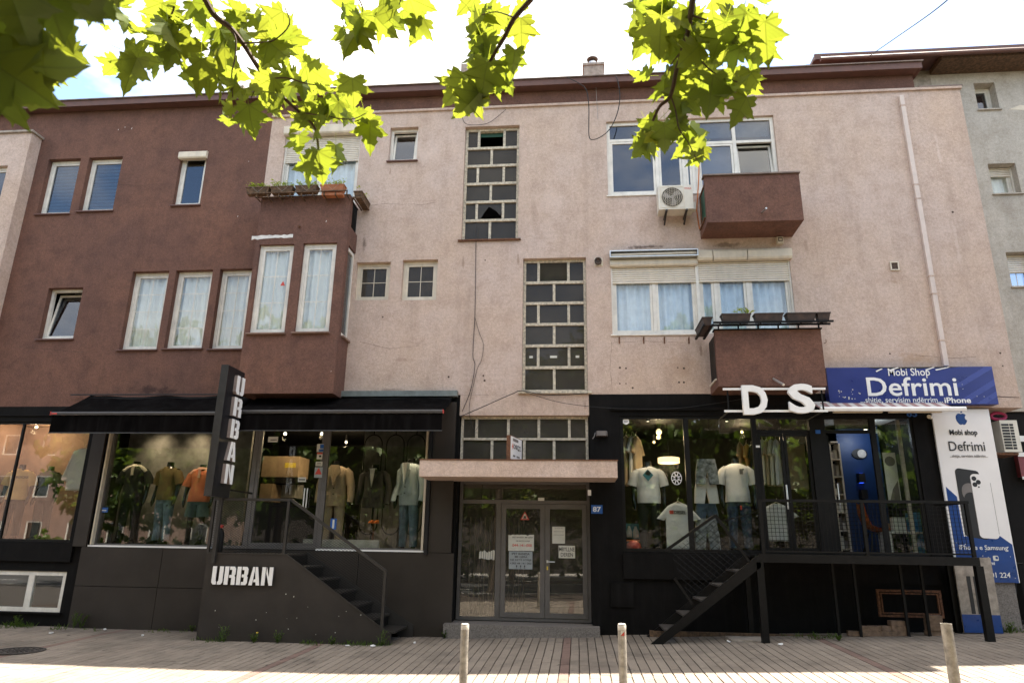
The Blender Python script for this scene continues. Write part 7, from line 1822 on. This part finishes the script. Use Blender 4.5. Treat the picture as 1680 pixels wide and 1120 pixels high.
def leaf_at(p, size, down=None, var=.78, toward=.5):
    tc_ = (CAM - p).normalized()
    nrm = (tc_ * toward + Vector((0, 0, -.25)) + Vector((rnd(-1, 1), rnd(-1, 1), rnd(-1, 1))) * var).normalized()
    if down is None: down = CD * rnd(.25, 1) + CX * rnd(-.9, .9) - _fw * rnd(-.2, .3)
    yax = (down - nrm * down.dot(nrm)).normalized(); xax = yax.cross(nrm)
    m = Matrix((( xax.x, yax.x, nrm.x, p.x), (xax.y, yax.y, nrm.y, p.y), (xax.z, yax.z, nrm.z, p.z), (0, 0, 0, 1))) @ Matrix.Diagonal((size * rnd(.82, 1.15), size, size, 1))
    LEAVES.append(((p - CAM).length / size, m, random.randrange(8)))
def cluster(cx, cy, rx, ry, n, zc, size=.162, dz=.35):
    for _ in range(max(2, int(round(n * (.54 if zc > 2.5 else 1))))):
        while True:
            u, v = rnd(-1, 1), rnd(-1, 1)
            if u * u + v * v < 1: break
        s = size * rnd(.55, 1.12); p = Dp(cx + u * rx, cy + v * ry, zc + rnd(-dz * .25, dz * 1.4)); leaf_at(p, s)
for a in ((250, 45, 52, 45, 21, 3.45), (215, 100, 24, 26, 7, 3.45), (270, 85, 32, 28, 8, 3.45), (300, 30, 50, 38, 16, 3.5), (290, 100, 32, 22, 6, 3.5), (372, 40, 42, 42, 20, 3.55), (345, 122, 28, 18, 5, 3.5), (408, 40, 30, 40, 14, 3.55),
          (455, 18, 20, 16, 4, 3.45), (470, 55, 28, 26, 8, 3.45), (452, 85, 28, 24, 8, 3.5), (475, 112, 38, 24, 11, 3.55), (520, 125, 40, 22, 11, 3.6), (555, 150, 34, 28, 10, 3.6), (578, 172, 24, 22, 6, 3.6), (604, 196, 16, 10, 3, 3.55), (385, 165, 24, 26, 6, 3.5), (398, 190, 24, 26, 7, 3.5), (455, 150, 40, 26, 9, 3.6), (500, 175, 42, 28, 12, 3.6), (505, 215, 26, 22, 6, 3.65), (535, 232, 26, 24, 7, 3.65), (525, 262, 20, 16, 4, 3.65),
          (600, 8, 38, 16, 8, 3.3), (583, 42, 24, 14, 5, 3.3), (610, 28, 14, 12, 3, 3.3), (665, 4, 34, 12, 6, 3.3), (690, 22, 14, 14, 2, 3.3),
          (790, 18, 28, 30, 13, 3.2), (775, 58, 16, 18, 5, 3.2), (805, 70, 20, 28, 8, 3.25), (850, 18, 18, 22, 4, 3.2), (785, 132, 34, 26, 13, 3.3), (812, 122, 24, 26, 8, 3.3), (792, 165, 24, 18, 6, 3.3),
          (1065, 20, 42, 26, 12, 3.0), (1085, 48, 38, 20, 9, 3.0), (1130, 25, 42, 36, 16, 2.95), (1185, 25, 42, 34, 14, 2.9), (1235, 20, 36, 28, 9, 2.9), (1255, 58, 20, 18, 4, 2.9), (1200, 62, 40, 22, 8, 2.9), (1155, 65, 34, 20, 6, 2.95), (1090, 120, 26, 22, 7, 3.0), (1098, 150, 24, 26, 7, 3.0), (1165, 120, 34, 20, 8, 2.98), (1205, 145, 40, 28, 11, 2.95), (1225, 122, 22, 16, 4, 2.95), (1120, 165, 22, 22, 4, 3.0), (1073, 208, 26, 22, 9, 3.05), (1062, 222, 18, 20, 5, 3.05), (1108, 205, 24, 18, 5, 3.05), (1132, 222, 18, 20, 5, 3.05), (1146, 250, 16, 14, 5, 3.05)): cluster(*a)
for px, py, s, z in ((225, 118, .19, 3.35), (522, 268, .17, 3.55), (408, 192, .17, 3.4), (330, 118, .18, 3.4), (1170, 150, .19, 2.9), (1255, 60, .18, 2.85), (1085, 52, .19, 2.95), (1090, 225, .14, 2.95), (590, 42, .15, 3.25), (1190, 60, .17, 2.85), (845, 100, .15, 3.2), (578, 145, .15, 3.5), (800, 125, .18, 3.2)):
    leaf_at(Dp(px, py - F * s / z * .35, z), s, CD + CX * rnd(-.3, .3), .22, .9)
for px, py, s, z, dx, dy in ((58, -62, .15, 1.35, .1, 1), (122, -28, .115, 1.45, .55, .9), (10, -30, .14, 1.3, .3, .9), (150, -42, .12, 1.5, .9, .35), (-32, 8, .14, 1.35, .75, .7), (95, -50, .14, 1.4, .35, 1),
                             (15, 105, .135, 1.4, .95, .35), (-30, 92, .15, 1.35, .8, .6), (-48, 150, .15, 1.4, .95, .1), (-25, 60, .14, 1.45, .25, 1), (40, 20, .12, 1.55, -.3, 1), (75, -5, .12, 1.6, .3, 1), (-10, 130, .12, 1.5, .9, .5)):
    leaf_at(Dp(px, py, z), s, CX * dx + CD * dy, .26, .8)
for l in (((-40, -30, 1.4), (10, 10, 1.4), (30, 60, 1.42), (20, 110, 1.4)), ((60, -60, 1.38), (70, -20, 1.4), (60, 20, 1.45)), ((150, -45, 1.5), (120, -30, 1.46), (60, -60, 1.38))): twig(dpp(l), .003, .0018, 'twig')
cluster(75, 90, 28, 26, 9, 2.2, .14, .15); cluster(45, 100, 22, 24, 5, 2.2, .14, .15); cluster(168, 35, 8, 10, 3, 2.6, .06, .1); cluster(200, 8, 24, 16, 8, 3.3); cluster(150, 8, 20, 12, 3, 3.0)
LEAVES.sort(key=lambda a: a[0])
for k, (_, m, v) in enumerate(LEAVES[:300]): o = link('leaf', LM[v], tr); o.matrix_basis = m
rest_l = MB(); rest_l.uv = []
for _, m, v in LEAVES[300:]: rest_l.add([m @ Vector(q) for q in LV[v][0]], LV[v][1]); rest_l.uv += LV[v][0]
def crown_leaves(mb, c, r, n, size, lo=.35, local=False):
    for _ in range(n):
        d = Vector((random.gauss(0, 1), random.gauss(0, 1), random.gauss(0, 1))).normalized() * (rnd(lo, 1) ** .6)
        w = 1 + .45 * noise.noise(d * 2.2 + Vector(c) * .3)
        p = Vector((c[0] + d.x * r[0] * w, c[1] + d.y * r[1] * w, c[2] + d.z * r[2] * w))
        q = p - CAM; zc = q.dot(_fw)
        if not local and q.length < 2.2: continue
        if zc > 0 and not local:
            px, py = 840 + F * q.dot(CX) / zc, 560 + F * q.dot(CD) / zc
            if -120 < px < 1800 and -90 < py < 1250 and p.y > -14: continue
        nrm = Vector((rnd(-1, 1), rnd(-1, 1), rnd(.1, 1))).normalized(); y_ = Vector((rnd(-1, 1), rnd(-1, 1), rnd(-1, .2))); y_ = (y_ - nrm * y_.dot(nrm)).normalized(); x_ = y_.cross(nrm); s = size * rnd(.7, 1.2)
        vs, fs = LV[random.randrange(8)]
        if hasattr(mb, 'uv'): mb.uv += vs
        mb.add([p + (x_ * a + y_ * b + nrm * c_) * s for a, b, c_ in vs], fs)
for c, r, n in (((-3.2, -16.0, 7.4), (4.6, 4.2, 2.4), 2300), ((-1.4, -12.4, 5.9), (1.6, 1.2, .8), 420), ((.9, -12.3, 6.0), (1.2, 1.1, .7), 300), ((-2.0, -11.6, 4.9), (.9, .7, .5), 260), (tuple(Dp(40, 60, 1.4) - SUN_TO * 1.15), (.62, .5, .25), 520), (tuple(Dp(-10, 60, 1.4) - SUN_TO * 1.9), (.8, .7, .4), 420)): crown_leaves(rest_l, c, r, n, .17)  # the clumps towards the sun are unseen foliage added to shade the near leaves
fo = tag(rest_l.build('foliage', 'plane_leaf', tr, True), kind='stuff'); blade_attr(fo.data, rest_l.uv)

# ================================================================== THE OTHER SIDE OF THE STREET (mirrored in the shop glass)
ob = thing('opposite_building', (-6, -37, .0), 'rose plastered apartment block across the street', 'building')
for k in range(1): 
    hs = [(-30 + 3.1 * i, -28.8 + 3.1 * i, z, z + 1.5) for i in range(-12, 2) for z in (1.2, 4.4, 7.4)]
    hs2 = []
    mb = MB()
    wg = wall_grid('wall', 'rose_plaster', ob, -70, -23, -1, 9.6, hs, -34.6, -34.4)
    B('backing', 'shop_dark', ob, -70, -23, -34.9, -34.8, -1, 9.6); B('roof', 'brown_metal', ob, -70.3, -22.8, -40, -34.0, 9.6, 9.8)
    mb = MB()
    for a, b, c, d in hs: mb.frame(a, b, c, d, .08, -34.5, -34.42); 
    mb.build('window_frame', 'white_plastic', ob)
    B('pane', 'window_glass', ob, -69.9, -23.1, -34.56, -34.55, 1, 9.2)
ob2 = thing('opposite_building', (4, -37, .0), 'dark plastered apartment block across the street behind the tree row', 'building')
hs = [(-20 + 3.3 * i, -18.6 + 3.3 * i, z, z + 1.4) for i in range(15) for z in (4.4, 7.4)]
wall_grid('wall', 'dark_plaster', ob2, -22.7, 32, -1, 9.3, hs, -34.9, -34.7); B('backing', 'shop_dark', ob2, -22.7, 32, -35.2, -35.1, -1, 9.3); B('roof', 'brown_metal', ob2, -22.75, 32.3, -40, -34.5, 9.3, 9.5)
B('pane', 'window_glass', ob2, -22.6, 31.9, -34.86, -34.85, 4, 9.2)
mb = MB()
for k in range(26): crown_leaves(mb, (-32 + 2.3 * k, -27.5, .95), (1.5, .6, 1.0), 110, .34, .2, True)
hg = mb.build('hedge', 'street_leaf', None, True); tag(hg, 'long clipped dark hedge added across the road to darken the glass reflections', 'hedge')  # unseen hedge added so the entrance glass mirrors something dark
mb = MB(); crown_leaves(mb, (0, 0, 5.2), (3.4, 3.2, 3.1), 1900, .42, .3, True)
crown_me = None
ROW = [(-26.5, -25.6), (-21.8, -25.2), (-17.4, -25.7), (-12.8, -25.6), (-8.3, -25.4), (-3.6, -25.8), (1.2, -25.5), (5.9, -25.7), (10.6, -25.4), (15.2, -25.8), (20.0, -25.5), (-12.6, -15.9), (5.4, -15.8), (11.6, -16.0), (-19.0, -15.9), (0.9, -17.6), (-7.6, -17.2)]  # entries after the far row are kerb trees added to block sky light
for k, (x, y) in enumerate(ROW):
    t = thing('street_tree', (x, y, 0), ('dark green street tree across the road, number %s from the left in its row' if k < 11 else 'kerb tree added behind the viewer to block skylight, number %s of its row') % ('one', 'two', 'three', 'four', 'five', 'six', 'seven', 'eight', 'nine', 'ten', 'eleven', 'one', 'two', 'three', 'four', 'five', 'six')[k], 'tree', 'street trees across the road' if k < 11 else 'kerb trees added behind the viewer for shade')
    if crown_me is None:
        cr_ = mb.build('crown', 'street_leaf', None, True); tag(cr_, kind='stuff'); crown_me = cr_.data; cr_.parent = t
        b = MB(); b.tube([(0, 0, -.2), (.03, 0, 1.2), (0, .03, 2.6), (.1, 0, 4.5)], [.2, .15, .13, .07], 10); tk = b.build('trunk', 'bark', None, True); tk.parent = t; tm = tk.data
    else:
        o = bpy.data.objects.new('crown', crown_me); COL.objects.link(o); o.parent = t; o['kind'] = 'stuff'
        o = bpy.data.objects.new('trunk', tm); COL.objects.link(o); o.parent = t
        t.rotation_euler = (0, 0, k * 1.3); t.scale = (1, 1, rnd(.9, 1.15)) if k < 11 else (1.15, 1.15, 1.35)
